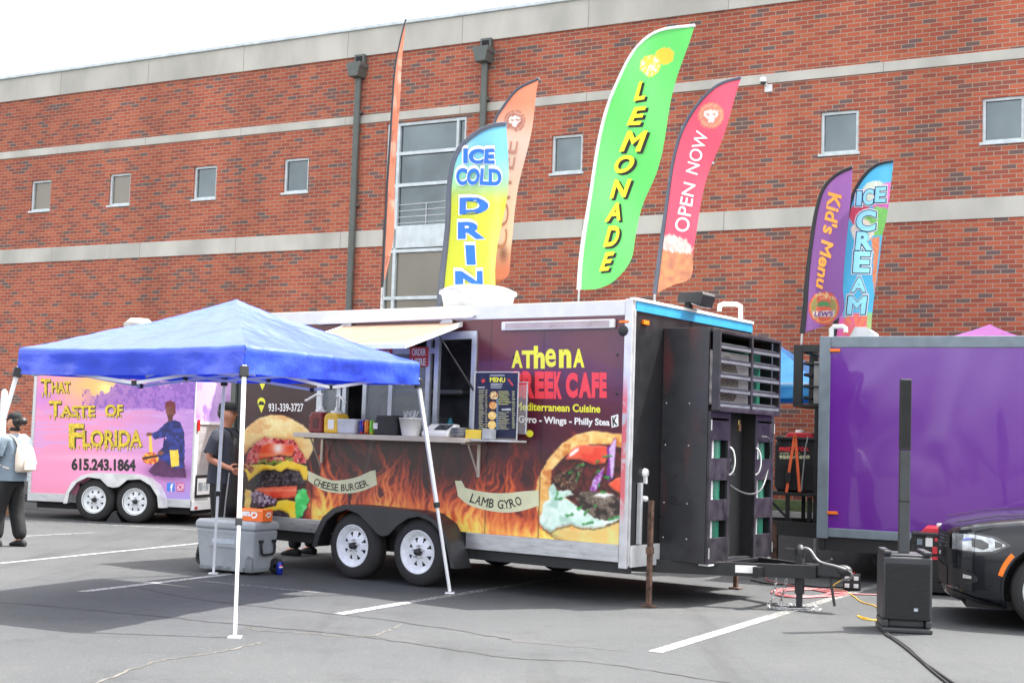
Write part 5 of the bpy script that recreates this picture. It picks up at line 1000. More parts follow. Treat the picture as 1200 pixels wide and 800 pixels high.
for x0, x1 in ((cx0, cx0 + 0.11),): mb.box(x0, x1, ry0 - 0.05, ry1, cz0, cz0 + 0.04); mb.box(x0, x1, ry0 - 0.05, ry0, cz0 + 0.04, cz1 - 0.04); mb.box(x0, x1, ry1 - 0.05, ry1, cz0 + 0.04, cz1 - 0.04); mb.box(x0, x1, ry0 - 0.05, ry1, cz1 - 0.04, cz1)
mb.box(cx0 + 0.11, 0, ry0 - 0.05, ry0 - 0.01, cz1 - 0.09, cz1); mb.box(cx0 + 0.11, 0, ry0 - 0.05, ry1, cz0 - 0.0, cz0 + 0.035)
for z in (cz0 + 0.24, cz0 + 0.52): mb.box(cx0 + 0.11, 0, ry0 - 0.045, ry0 - 0.02, z, z + 0.02)
for k in range(5): z = cz0 + 0.1 + k * 0.14; mb.box(cx0 + 0.11, cx0 + 0.22, ry0 + 0.02, ry1 - 0.1, z, z + 0.035)
cg = mb.build('rack_cage', M['black_satin'], pu, 0.004)
mb = MB(); mb.box(cx0 + 0.24, -0.02, ry0 + 0.0, ry1 - 0.1, cz0 + 0.04, cz0 + 0.56); acu = mb.build('air_conditioner', pm('grey_metal_casing', S(150, 150, 150), 0.45, 0.2), pu, 0.008)
mb = MB(); mb.box(cx0 + 0.34, cx0 + 0.5, ry0 - 0.006, ry0 - 0.002, cz0 + 0.44, cz0 + 0.475); mb.build('label_plate', M['white_print'], acu)
mb = MB(); mb.tube(smooth_path([(cx0 + 0.36, ry0 - 0.01, cz0 + 0.33), (cx0 + 0.4, ry0 - 0.05, cz0 + 0.28), (cx0 + 0.5, ry0 - 0.04, cz0 + 0.25), (-0.03, ry0 - 0.02, cz0 + 0.24)], 5), 0.012); mb.build('service_pipe', M['rubber_cable'], acu)
mb = MB(); pp = [V.pix(px, py, 0.9) for px, py in ((974, 400), (974.5, 385), (977, 382.5), (988, 382.5), (991, 384.5), (991, 389))]; mb.tube(pp, 0.03, 10); mb.build('vent_pipe', M['white_plastic'], pu)
q = V.pix(1010, 391, 1.2); mb = MB(); mb.prism([(-0.16, -0.09), (0.18, -0.09), (0.18, 0.0), (0.07, 0.075), (-0.07, 0.08)], lambda a, b, t_: (q[0] + a, t_, q[2] + b), 1.1, 1.35); mb.build('roof_vent', M['alu_flat'], pu, 0.008)

# ---------------------------------------------------------------- generators
M['gen'] = pm('black_generator_shell', (0.022, 0.022, 0.025), 0.45, bump=0.0008, bscale=120); M['gen_red'] = pm('red_generator_top', S(206, 48, 62), 0.4)
def generator(fr, w_, d_, h_, label, front):
    g_ = fr.root('generator', label=label, cat='generator', group='portable generators'); mb = MB(); mb.prism([(0.0, 0.05), (0.03, 0.0), (w_ - 0.03, 0.0), (w_, 0.05), (w_, h_ - 0.16), (w_ - 0.04, h_ - 0.08), (0.04, h_ - 0.08), (0, h_ - 0.16)], lambda a, b, t_: (a, t_, b + 0.02), 0.0, d_); mb.build('shell', M['gen'], g_, 0.02)
    mb = MB(); mb.prism([(0.10, h_ - 0.055), (w_ - 0.08, h_ - 0.055), (w_ - 0.12, h_ + 0.015), (0.16, h_ + 0.015)], lambda a, b, t_: (a, t_, b), 0.03, d_ - 0.05); tp = mb.build('red_top', M['gen_red'], g_, 0.015)
    mb = MB(); mb.lathe([(0.06, 0), (0.06, 0.03), (0.05, 0.04), (0.001, 0.04)], (w_ * 0.45, d_ * 0.4, h_ + 0.012), (0, 0, 1), 16); mb.build('fuel_cap', M['white_plastic'], tp)
    mb = MB(); mb.bar((0.02, -0.02, h_ - 0.06), (w_ - 0.02, -0.02, h_ - 0.06), 0.05, 0.035)
    for x in (0.03, w_ - 0.07): mb.box(x, x + 0.05, -0.02, 0.03, h_ - 0.16, h_ - 0.03)
    mb.build('handle', M['plastic_black'], g_, 0.01)
    front(g_, fr, w_, h_)
    mb = MB()
    for x in (0.04, w_ - 0.14): mb.box(x, x + 0.1, 0.02, d_ - 0.02, 0.0, 0.022)
    mb.build('feet', M['rubber'], g_); return g_
def vents(g_, x0, x1, z0, z1, n):
    mb = MB()
    for k in range(n): z = z0 + (z1 - z0) * k / n; mb.box(x0, x1, -0.012, 0.0, z, z + (z1 - z0) / n * 0.5)
    mb.build('vent_slats', M['plastic_black'], g_)
o = V.world((V.pix(907, 570, 0.72)[0], 0.72, 0.97)); GA = Fr(o[:2], 64, o[2])
def front_a(g_, fr, w_, h_):
    vents(g_, 0.08, w_ - 0.06, 0.07, 0.36, 8); mb = MB(); textb(mb, fr, 'PREDATOR', 913, 523.5, 948, 528.5, bold=0.05, yo=-0.008); mb.build('brand_lettering', M['red_print'], g_)
    mb = MB(); textb(mb, fr, 'SUPER QUIET', 914, 530, 938, 532, bold=0.02, yo=-0.008); textb(mb, fr, '9500/7600', 913, 533, 949, 537.5, bold=0.04, yo=-0.008); mb.build('pale_lettering', M['cream'], g_)
ga = generator(GA, 0.56, 0.62, 0.72, 'black generator with red top strapped on the purple trailer tongue by an orange strap', front_a)
ga.location = tuple(GA.o)
M['strap'] = pm('orange_webbing', S(238, 108, 66), 0.8)
mb = MB()
def strap(pts):
    P_ = [GA.pix(x, y, -0.05) for x, y in pts]
    for a, b in zip(P_[:-1], P_[1:]): mb.bar(a, b, 0.035, 0.005, ref=(0, -1, 0))
strap([(931.5, 509), (924.5, 553)]); strap([(923.5, 565), (921.5, 577)]); strap([(932, 510), (937, 576)])
st_ = mb.build('ratchet_strap', M['strap'], None); st_.location = tuple(GA.o); st_.rotation_euler = (0, 0, -R(26)); tag(st_, label='orange ratchet strap hanging down the front of the tongue generator', cat='strap')
mb = MB(); P_ = GA.pix(924, 558, -0.06); mb.box(P_[0] - 0.035, P_[0] + 0.035, -0.075, -0.045, P_[2] - 0.07, P_[2] + 0.05); mb.build('ratchet_buckle', M['plastic_black'], st_, 0.006)
mb = MB(); mb.tube([GA.pix(x, y, -0.04) for x, y in ((947, 511), (944, 525), (942, 545), (939, 575))], 0.01); c_ = mb.build('power_lead', pm('grey_lead', (0.3, 0.3, 0.3), 0.5), None); c_.location = tuple(GA.o); c_.rotation_euler = (0, 0, -R(26)); tag(c_, label='thin grey lead running down the tongue generator beside the orange strap', cat='cable')
o = gnd(1065, 695); GB = Fr(o[:2], 70)
def front_b(g_, fr, w_, h_):
    vents(g_, 0.10, w_ - 0.06, 0.07, 0.40, 9); mb = MB(); mb.box(0.06, w_ - 0.05, -0.014, 0.0, 0.44, 0.66); cp = mb.build('control_panel', M['plastic_black'], g_, 0.006); X = lambda px, py: fr.pix(px, py, -0.016)
    for nm, mt, (l, t_, r, b) in (('outlet', 'white_plastic', (1084.5, 630, 1093, 640)), ('switch', 'red_print', (1095.5, 630, 1098.5, 634)), ('outlet', 'gen_red', (1092.5, 640.5, 1098.5, 648.5)), ('outlet', 'grey_trim', (1074.5, 631, 1081, 638)), ('outlet', 'grey_trim', (1100.5, 640, 1105, 650)), ('outlet', 'grey_trim', (1107, 640, 1111, 650)), ('switch', 'white_plastic', (1075, 643, 1079, 647))):
        a = X(l, b); c = X(r, t_); q = MB(); q.box(a[0], c[0], -0.022, -0.0142, a[2], c[2]); q.build(nm, M[mt], cp, 0.004)
    mb = MB()
    for k in range(8): a = X(1086 + k * 3.2, 627.5); mb.box(a[0], a[0] + 0.02, -0.0165, -0.0142, a[2] - 0.008, a[2] + 0.006)
    mb.build('panel_marks', M['white_print'], cp); mb = MB(); textb(mb, fr, 'PREDATOR', 1088, 652, 1112, 655.5, bold=0.05, yo=-0.018); mb.build('brand_lettering', M['red_print'], g_)
generator(GB, 0.72, 0.6, 0.70, 'black generator with red top and control panel standing on the ground behind the speaker', front_b)
# ================================================================ FEATHER FLAGS
def resample(pts, n):
    P = smooth_path([(*p, 0) for p in pts], 8); d = [0]
    for i in range(1, len(P)): d.append(d[-1] + (P[i] - P[i - 1]).length)
    xs = np.interp(np.linspace(0, d[-1], n), d, [p.x for p in P]); ys = np.interp(np.linspace(0, d[-1], n), d, [p.y for p in P]); return list(zip(xs, ys))
FL = 'feather flags above the trailers'
def flag(label, base, depth_fr, yo, th, left, right, art, texts, pole_col, ox, oy, k, amp=0.04, nr=110, nc=40, foot=0.9, sleeve=0.03, sheen=0.25):
    """left and right edges in zoomed photo coordinates, bottom to top"""
    left = zc(left, ox, oy, k); right = zc(right, ox, oy, k); b = zc([base], ox, oy, k)[0]
    P0 = depth_fr.world(depth_fr.pix(b[0], b[1], yo)); fr = Fr(P0[:2], th, P0[2])
    root = fr.root('feather_flag', label=label, cat='flag', group=FL)
    rip = lambda x, z: amp * math.sin(3.1 * z + 5.0 * x + th) * min(1, 0.25 + abs(x)) + amp * 0.4 * math.sin(9 * x - 4 * z)
    Lr = resample(left, nr); Rr = resample(right, nr); P = np.zeros((nr, nc, 3))
    for i in range(nr):
        for j in range(nc):
            t = j / (nc - 1); p = fr.pix(Lr[i][0] * (1 - t) + Rr[i][0] * t, Lr[i][1] * (1 - t) + Rr[i][1] * t); P[i, j] = (p[0], p[1] + rip(p[0], p[2]), p[2])
    bn = art_grid('banner', fr, P, lambda a, b: art(a, b) * 0.76 + 0.12, art_mat('flag_cloth', 0.7, 0.2, translucent=sheen), root)
    mb = MB(); pts = [fr.pix(*q) for q in Lr]; pts = [(p[0], p[1] + rip(p[0], p[2]), p[2]) for p in pts]
    n = len(pts); mb.tube(pts, [sleeve * (1 - 0.45 * i / n) for i in range(n)], 8); mb.build('sleeve', pole_col, root)
    mb = MB(); p0 = pts[0]; mb.tube([(p0[0] - 0.01, p0[1], p0[2] - foot), p0], 0.014, 8); mb.build('pole', M['steel'], root)
    for body, quad, mt, bold, shr, off in texts:
        m_ = MB(); text(m_, fr, body, zc(quad, ox, oy, k), bold=bold, shear=shr, yo=-off, rip=rip); m_.build('lettering', mt, bn)
    return fr, rip, bn
def tp(name, rgb, rough=0.6): return pm(name, S(*rgb), rough, var=0.04)
FM = dict(yel=tp('flag_yellow', (240, 226, 40)), blk=tp('flag_black', (26, 26, 26)), wht=tp('flag_white', (238, 240, 240)), blu=tp('flag_blue', (36, 104, 190)), sky=tp('flag_pale_blue', (150, 220, 236)), navy=tp('flag_navy', (22, 60, 100)), org=tp('flag_orange', (246, 166, 70)), brn=tp('flag_brown', (196, 128, 108)), plum=tp('flag_plum', (92, 44, 130)))
sleeve_black = pm('black_sleeve', (0.03, 0.03, 0.035), 0.7); sleeve_white = pm('white_sleeve', (0.7, 0.72, 0.72), 0.6); sleeve_grey = pm('slate_sleeve', (0.09, 0.10, 0.13), 0.7)
qd = lambda l, t, r, b, s=0, u=0: [(l + s, t + u), (r + s, t - u), (r - s, b - u), (l - s, b + u)]
Z2 = (660, 20, 2.354)
def emb(P, cx, cy, r, ring, inner):
    d = np.hypot(P.x - cx, P.y - cy); P.mix(d < r, ring); P.mix((d < r * 0.86) & (d > r * 0.76), inner, 0.6)
    P.poly([(cx - r * 0.5, cy - r * 0.35), (cx - r * 0.1, cy - r * 0.45), (cx + r * 0.5, cy - r * 0.35), (cx + r * 0.55, cy + r * 0.05), (cx + r * 0.25, cy + r * 0.2), (cx + r * 0.2, cy + r * 0.5), (cx - r * 0.2, cy + r * 0.5), (cx - r * 0.25, cy + r * 0.2), (cx - r * 0.55, cy + r * 0.05)], (240, 236, 230), 0.1)
    for s in (-0.25, 0.25): P.mix(np.hypot(P.x - cx - s * r, P.y - cy + 0.08 * r) < r * 0.15, ring)
def lemon_art(px, py):
    P = Paint(px, py).base((88, 214, 92)); P.mix(np.clip((fbm(px * 0.03 + py * 0.012, py * 0.006, 3) - 0.5) * 3 + 0.3, 0, 1), (112, 228, 118), 0.6)
    c1 = zc([(240, 135)], *Z2)[0]; c2 = zc([(279, 108)], *Z2)[0]; r = 12
    P.mix(np.hypot((px - c2[0]) / 1.15, py - c2[1]) < 9.5, (248, 196, 44)); d = np.hypot(px - c1[0], py - c1[1]); P.mix(d < r, (250, 190, 40)); P.mix(d < r - 1.6, (250, 240, 200)); a = np.arctan2(py - c1[1], px - c1[0])
    P.mix((d < r - 2.6) & (d > 1.2) & (np.abs(((a / (2 * np.pi) * 9) % 1) - 0.5) < 0.42), (250, 200, 60)); return P.c
lem = []
LB = [('L', 192, 177, 230, 230), ('E', 175, 246, 226, 298), ('M', 160, 312, 226, 372), ('O', 146, 381, 196, 433), ('N', 131, 448, 189, 500), ('A', 113, 511, 160, 563), ('D', 108, 574, 152, 632), ('E', 99, 646, 135, 700)]
for ch, l, t_, r, b in LB:
    lem.append((ch, qd(l + 6, t_ + 6, r + 6, b + 5, 3, 2), FM['blk'], 0.05, 0.25, 0.012)); lem.append((ch, qd(l + 1, t_ + 1, r - 1, b - 1, 3, 2), FM['yel'], 0.036, 0.25, 0.02))
flag('tall lime green feather flag that reads LEMONADE down its length', (45, 752), T, 2.7, 54.5, [(45, 752), (55, 640), (75, 480), (100, 340), (130, 220), (170, 130), (215, 75), (270, 38), (357, 20)], [(45, 752), (90, 750), (130, 735), (165, 700), (190, 660), (205, 600), (225, 520), (255, 430), (280, 320), (300, 230), (325, 130), (345, 60), (357, 20)], lemon_art, lem, sleeve_white, *Z2, foot=0.5)
def open_art(px, py):
    P = Paint(px, py).base((228, 64, 92)); P.mix(np.clip((fbm(px * 0.04, py * 0.01, 3) - 0.5) * 3 + 0.3, 0, 1), (236, 84, 106), 0.5); c = zc([(408, 272)], *Z2)[0]; emb(P, c[0], c[1], 15, (206, 120, 92), (232, 170, 140))
    P.poly(zc([(268, 620), (360, 650), (355, 720), (250, 775)], *Z2), (226, 138, 86), 0.8, 0.8, 0.15, 4, (160, 96, 74)); P.poly(zc([(270, 605), (300, 600), (340, 615), (358, 640), (352, 655), (310, 648), (270, 640)], *Z2), (236, 214, 206), 0.9, 0.6, 0.3, 6, (190, 140, 130)); return P.c
flag('red feather flag with white words OPEN NOW and an iced coffee picture', (254, 764), T, 2.75, 54.5, [(254, 764), (265, 690), (275, 600), (290, 470), (305, 390), (330, 310), (370, 235), (420, 190), (495, 170)], [(256, 763), (300, 740), (350, 717), (355, 640), (375, 540), (400, 440), (430, 350), (460, 260), (495, 170)], open_art, [('OPEN', [(304, 588), (336, 455), (369, 464), (341, 594)], FM['wht'], 0.005, 0, 0.015), ('NOW', [(342, 428), (368, 312), (402, 322), (375, 438)], FM['wht'], 0.005, 0, 0.015)], sleeve_grey, *Z2, foot=0.5)
Z3 = (500, 20, 2.355)
def cold_art(px, py):
    P = Paint(px, py).base((110, 198, 238)); P.mix(np.clip((py - 185) / 55, 0, 1), (216, 226, 48)); P.mix(np.clip(1 - np.abs(py - 205) / 25, 0, 1), (120, 214, 190), 0.6); P.mix(np.clip((fbm(px * 0.06, py * 0.01, 5) - 0.5) * 3, 0, 1), (235, 245, 220), 0.3); return P.c
cold = []
for ch, l, t_, r, b in (('ICE', 100, 358, 185, 405), ('COLD', 81, 413, 201, 465), ('D', 90, 495, 172, 545), ('R', 85, 562, 165, 613), ('I', 105, 625, 133, 683), ('N', 76, 696, 155, 748), ('K', 72, 760, 150, 812)):
    cold.append((ch, qd(l - 2, t_ - 5, r + 2, b + 2), FM['wht'], 0.075, 0, 0.012)); cold.append((ch, qd(l + 1, t_ + 4, r - 1, b), FM['blu'], 0.045, 0, 0.02))
flag('blue to yellow feather flag that reads ICE COLD DRIN behind the roof fan', (38, 840), T, 2.65, 54.5, [(36, 840), (47, 700), (55, 580), (65, 460), (85, 380), (120, 330), (165, 302), (226, 297)], [(186, 840), (195, 700), (205, 600), (215, 500), (222, 400), (225, 320), (226, 297)], cold_art, cold, sleeve_grey, *Z3, foot=0.4, sleeve=0.05)
def coffee_art(px, py):
    P = Paint(px, py).base((238, 196, 174)); P.mix(np.clip((165 - py) / 45, 0, 1), (236, 128, 92)); P.mix(np.clip((py - 285) / 30, 0, 1), (220, 110, 84), 0.9); c = zc([(243, 287)], *Z3)[0]; emb(P, c[0], c[1], 12.5, (176, 102, 84), (226, 180, 160))
    P.mix(np.exp(-((px - 590) / 5) ** 2 - ((py - 298) / 9) ** 2), (110, 60, 50), 0.8); return P.c
flag('pale orange feather flag that reads COFFEE, half hidden by the ICE COLD flag', (165, 800), T, 3.2, 54.5, [(165, 800), (168, 600), (175, 450), (188, 300), (210, 250), (250, 200), (313, 171)], [(185, 725), (220, 715), (230, 640), (250, 520), (270, 400), (285, 310), (300, 220), (313, 171)], coffee_art, [('COFFEE', [(186, 640), (216, 340), (250, 343), (218, 640)], FM['brn'], 0.005, 0, 0.015)], sleeve_grey, *Z3, foot=0.9)
Z4 = (420, 20, 2.353)
def edge_art(px, py):
    P = Paint(px, py).base((226, 112, 78)); P.mix(np.clip((fbm(px * 0.1, py * 0.05, 8) - 0.55) * 8, 0, 1), (236, 190, 170), 0.6); P.mix(np.clip((py - 250) / 60, 0, 1), (222, 150, 120), 0.5); P.mix((fbm(px * 0.15, py * 0.10, 12) > 0.66), (150, 80, 60), 0.6); return P.c
flag('thin orange feather flag seen edge on in front of the stair window', (66, 745), T, 2.8, 128, [(66, 745), (69, 640), (79, 500), (89, 300), (101, 150), (116, 70), (132, 5)], [(68, 742), (80, 690), (95, 600), (103, 450), (108, 300), (119, 150), (128, 60), (132, 5)], edge_art, [], sleeve_black, *Z4, amp=0.03, nc=16, foot=1.0, sleeve=0.02)
Z5 = (920, 180, 3.636)
def kids_art(px, py):
    P = Paint(px, py).base((142, 82, 164)); P.mix(np.clip((fbm(px * 0.12, py * 0.01, 5) - 0.5) * 4, 0, 1), (168, 110, 190), 0.5); c = zc([(165, 658)], *Z5)[0]; d = np.hypot(px - c[0], (py - c[1]) * 0.93)
    P.mix(d < 18, (226, 82, 60)); P.mix(d < 16, (240, 150, 90)); P.mix(d < 14.5, (232, 92, 66)); P.mix((d < 15) & (d > 9) & (np.abs(px - c[0]) > 8), (120, 160, 80), 0.7); P.poly(zc([(135, 650), (140, 634), (165, 626), (188, 634), (194, 652)], *Z5), (70, 140, 84), 0.2); P.poly(zc([(118, 672), (212, 668), (210, 694), (120, 696)], *Z5), (246, 220, 214), 0.2)
    P.mix((d < 17.5) & (py < c[1] - 11) & (fbm(px * 0.8, py * 0.8, 3) > 0.5), (250, 220, 160), 0.8); return P.c
flag("purple feather flag that reads Kid's Menu over a round orange badge", (72, 765), V, 0.9, 64, [(72, 765), (85, 660), (95, 540), (110, 400), (130, 250), (160, 150), (215, 90), (290, 60)], [(78, 762), (242, 690), (247, 560), (255, 420), (270, 280), (285, 150), (290, 60)], kids_art, [("Kid's Menu", [(246, 168), (176, 582), (132, 574), (180, 160)], FM['org'], 0.03, 0.15, 0.015), ("LEW'S", qd(122, 671, 206, 693), FM['plum'], 0.03, 0.2, 0.018)], sleeve_black, *Z5, foot=0.15, sleeve=0.035)
def ice_art(px, py):
    P = Paint(px, py).base((62, 178, 228)); P.mix(np.clip((fbm(px * 0.08, py * 0.02, 5) - 0.5) * 4, 0, 1), (96, 200, 240), 0.4)
    for c, r, cl in (((380, 170), 14, (206, 226, 206)), ((420, 220), 13, (200, 84, 170)), ((320, 260), 13, (196, 56, 84)), ((400, 290), 17, (104, 186, 84)), ((330, 330), 13, (232, 216, 196)), ((445, 160), 10, (226, 110, 190))):
        q = zc([c], *Z5)[0]; m = np.hypot(px - q[0], py - q[1]) < r * (0.9 + 0.25 * fbm(px * 0.3, py * 0.3, 7)); P.mix(m, cl); P.mix(m * np.clip((fbm(px * 0.3, py * 0.3, 9) - 0.5) * 4, 0, 1), [min(255, v + 40) for v in cl], 0.6)
    P.poly(zc([(365, 360), (405, 355), (392, 500), (382, 600), (372, 520), (378, 430)], *Z5), (226, 112, 66), 0.3, 0.8, 0.6, 4, (236, 160, 110))
    P.poly(zc([(205, 720), (300, 680), (375, 690), (375, 790), (200, 790)], *Z5), (226, 96, 84), 0.6, 0.8, 0.12, 6, (226, 84, 170)); a = np.arctan2(py - 388, px - 1003); d = np.hypot(px - 1003, py - 388)
    P.mix((d < 20) & (np.sin(a * 11) > 0) & (py > 366), (236, 120, 80), 0.9); P.mix((py > 366) & (px > 1016), (140, 214, 120), 0.8); P.mix((py > 368) & (px < 988), (228, 90, 180), 0.8); return P.c
ice = []
for ch, l, t_, r, b, s in (('I', 302, 158, 324, 220, 2), ('C', 330, 150, 376, 218, 3), ('E', 384, 143, 432, 208, 3), ('C', 302, 240, 386, 330, 3), ('R', 303, 332, 374, 412, 3), ('E', 294, 416, 362, 508, 3), ('A', 284, 528, 348, 590, 3), ('M', 266, 606, 346, 684, 5)):
    ice.append((ch, qd(l - 8, t_ - 7, r + 8, b + 8, s), FM['wht'], 0.10, 0, 0.010)); ice.append((ch, qd(l - 4, t_ - 3, r + 4, b + 4, s), FM['navy'], 0.075, 0, 0.016)); ice.append((ch, qd(l, t_ + 1, r, b, s), FM['sky'], 0.045, 0, 0.022))
flag('bright blue feather flag that reads ICE CREAM with fruit scoops', (205, 785), V, 1.15, 64, [(205, 785), (235, 600), (250, 400), (262, 280), (285, 180), (330, 100), (390, 50), (465, 35)], [(368, 785), (372, 700), (382, 600), (397, 480), (412, 350), (437, 250), (457, 110), (465, 35)], ice_art, ice, sleeve_black, *Z5, foot=0.25, sleeve=0.035)

# ================================================================ CANOPIES
def fabric(name, rgb, tr_=0.18, rough=0.34, bump=0.018):
    m = pm(name, S(*rgb), rough, var=0.08, scale=3, bump=bump, bscale=8, spec=0.6); n = m.node_tree.nodes; l = m.node_tree.links; b = n['Principled BSDF']; b.inputs['Coat Weight'].default_value = 0.55; b.inputs['Coat Roughness'].default_value = 0.27; b.inputs['Coat IOR'].default_value = 1.6
    t = n.new('ShaderNodeBsdfTranslucent'); l.new(b.inputs['Base Color'].links[0].from_socket, t.inputs[0]); ms = n.new('ShaderNodeMixShader'); ms.inputs[0].default_value = tr_
    l.new(b.outputs[0], ms.inputs[1]); l.new(t.outputs[0], ms.inputs[2]); l.new(ms.outputs[0], n['Material Output'].inputs[0]); return m
def nz(x, y, s=0): return float(fbm(np.array([x + 50.0]), np.array([y + 50.0]), s)[0]) - 0.5
def canopy_mesh(corners, ctr, ze, zb, zp, n=28, wob=0.02, sag=0.05, gather=True):
    """corners: 4 xy points in order; ze eave, zb valance bottom, zp peak (ze/zb per corner)"""
    mb = MB()
    for k in range(4):
        a = np.array(corners[k]); b = np.array(corners[(k + 1) % 4]); za, zb_ = ze[k], ze[(k + 1) % 4]; va, vb = zb[k], zb[(k + 1) % 4]; rows = []
        nrm = np.array([(b - a)[1], -(b - a)[0]]); nrm /= np.linalg.norm(nrm); mid = (a + b) / 2; nrm = nrm if np.dot(nrm, mid - ctr) > 0 else -nrm
        for i in range(n + 1):
            t = i / n; row = []
            for j in range(n + 1):
                u = j / n; e = a + (b - a) * u; p = ctr + (e - ctr) * t; z = zp + (za + (zb_ - za) * u - zp) * t - sag * 4 * t * (1 - t) * 0.5 - 0.02 * math.sin(math.pi * u) * t
                z += wob * nz(p[0] * 2.2, p[1] * 2.2, 3) * math.sin(math.pi * min(1, t * 1.02)) * 2 + 0.35 * wob * nz(p[0] * 9, p[1] * 9, 8)
                row.append((p[0], p[1], z))
            rows.append(row)
        for i in range(1, 9):
            t = i / 8; row = []
            for j in range(n + 1):
                u = j / n; e = a + (b - a) * u; tri = max(0, 1 - abs(u - 0.5) / 0.42); pull = -0.07 * tri * t + 0.012 * math.sin(u * 40 + k) * t + 0.07 * nz(u * 9 + k * 9, t * 2, 5) * t
                z = (za + (zb_ - za) * u) * (1 - t) + (va + (vb - va) * u) * t - 0.02 * math.sin(math.pi * u); p = e + nrm * (0.015 + pull); row.append((p[0], p[1], z + (0.012 * tri * t)))
            rows.append(row)
        mb.grid(rows)
    return mb
tF, tR, tB = np.array([-1.942, 10.052]), np.array([-0.521, 13.344]), np.array([-3.042, 14.429]); tL = tF + tB - tR; tc_ = (tF + tB) / 2
feet = [tF, tR, tB, tL]; top = [p + (tc_ - p) * 0.19 for p in feet]; ze = [2.155, 2.215, 2.21, 2.125]; zbv = [1.94, 2.0, 1.99, 1.91]; ZP = 2.675
tent = empty('blue_canopy', (tc_[0], tc_[1], 0), label='blue pop up canopy on slanting white legs standing in front of the red food trailer', cat='canopy tent')
lo = lambda p, z=None: (p[0] - tc_[0], p[1] - tc_[1], p[2] if z is None else z)
M['tent_blue'] = fabric('blue_polyester', (52, 84, 222))
cm = canopy_mesh([np.array(p) - tc_ for p in top], np.array([0.0, 0.0]), ze, zbv, ZP, 44, 0.036); cm.build('canopy', M['tent_blue'], tent)
M['leg_white'] = pm('white_tube_enamel', (0.72, 0.73, 0.74), 0.35, var=0.05)
for p, q, z in zip(feet, top, zbv):
    d = Vector(lo(q, z + 0.06)) - Vector(lo(p, 0.02)); a = Vector(lo(p, 0.02)); m_ = a + d * 0.46; b = a + d
    mb = MB(); mb.bar(m_ - d * 0.05, b, 0.034, 0.034); mb.bar(a, m_, 0.026, 0.026); lg = mb.build('leg', M['leg_white'], tent, 0.003)
    mb = MB(); mb.box(a.x - 0.045, a.x + 0.045, a.y - 0.045, a.y + 0.045, 0.0, 0.012); mb.build('foot', M['leg_white'], lg, 0.002)
    mb = MB(); mb.bar(m_ - d * 0.065, m_ - d * 0.04, 0.05, 0.05); mb.build('clamp', M['plastic_black'], lg, 0.004); mb = MB(); mb.bar(b - d * 0.045, b - d * 0.005, 0.07, 0.07); mb.build('clamp', M['plastic_black'], lg, 0.004)
for k in range(4):                                                     # scissor trusses under each edge
    a, b = Vector(lo(top[k], zbv[k])), Vector(lo(top[(k + 1) % 4], zbv[(k + 1) % 4])); inn = (-(a + b) / 2); inn.z = 0; inn = inn.normalized() * 0.10; a += inn; b += inn; mb = MB(); jt = MB()
    def at_(u, dz): return a.lerp(b, u) + Vector((0, 0, dz))
    for u0, u1 in ((0, 0.5), (0.5, 1.0)):
        lo_, hi_ = -0.07, 0.075; mb.bar(at_(u0, hi_ if u0 == 0 else lo_), at_(u1, lo_ if u0 == 0 else hi_), 0.012, 0.026); o2 = inn * 0.5; mb.bar(at_(u0, 0.0 if u0 == 0 else 0.08) + o2, at_(u1, 0.08 if u0 == 0 else 0.0) + o2, 0.012, 0.026)
    for u, dz in ((0.5, -0.07), (0.5, 0.08), (0.27, 0.02), (0.73, 0.02)): c = at_(u, dz); jt.box(c.x - 0.02, c.x + 0.02, c.y - 0.02, c.y + 0.02, c.z - 0.02, c.z + 0.02)
    tb = mb.build('truss', M['leg_white'], tent); jt.build('truss_joints', M['plastic_black'], tb)
mb = MB(); mb.tube([(0, 0, 1.98), (0, 0, ZP - 0.03)], 0.016)
for k in range(4):
    a, b = Vector(lo(top[k], zbv[k] + 0.02)), Vector(lo(top[(k + 1) % 4], zbv[(k + 1) % 4] + 0.02)); m_ = a.lerp(b, 0.5) * 0.86; m_.z = a.lerp(b, 0.5).z; mb.bar(m_, Vector((0, 0, 2.25)), 0.012, 0.024); mb.bar(m_ + Vector((0, 0, 0.1)), Vector((0, 0, 2.0)), 0.012, 0.024)
mb.build('roof_frame', M['leg_white'], tent)
def small_canopy(c, half, rot, zb, ze_, zp, mat, label, ground_z):
    r_ = empty('canopy_tent', (c[0], c[1], 0), rot, label=label, cat='canopy tent'); cs = [np.array(q) * half for q in ((-1, -1), (1, -1), (1, 1), (-1, 1))]
    canopy_mesh(cs, np.array([0.0, 0.0]), [ze_] * 4, [zb] * 4, zp, 14, 0.01, 0.03).build('canopy', mat, r_)
    for q in cs: mb = MB(); mb.bar((q[0] * 0.98, q[1] * 0.98, ground_z), (q[0] * 0.98, q[1] * 0.98, ze_ - 0.02), 0.03); mb.build('leg', M['leg_white'], r_)
    return r_
s_ = small_canopy((3.62, 19.0), 0.95, -R(28.7), 2.17, 2.36, 3.0, fabric('light_blue_polyester', (62, 160, 232)), 'light blue canopy tent far back between the two big trailers', 0.1)
mb = MB(); mb.box(-0.957, 0.957, -0.972, -0.966, 2.345, 2.36); mb.build('white_piping', M['white'], s_)
q = CAM + ray(1160, 380) * (17.95 / ray(1160, 380)[1]); small_canopy((q[0], q[1]), 0.72, -R(28.7), 2.75, 2.92, q[2], fabric('pink_purple_polyester', (206, 130, 206)), 'pink canopy tent whose peak shows above the purple trailer', 0.25)
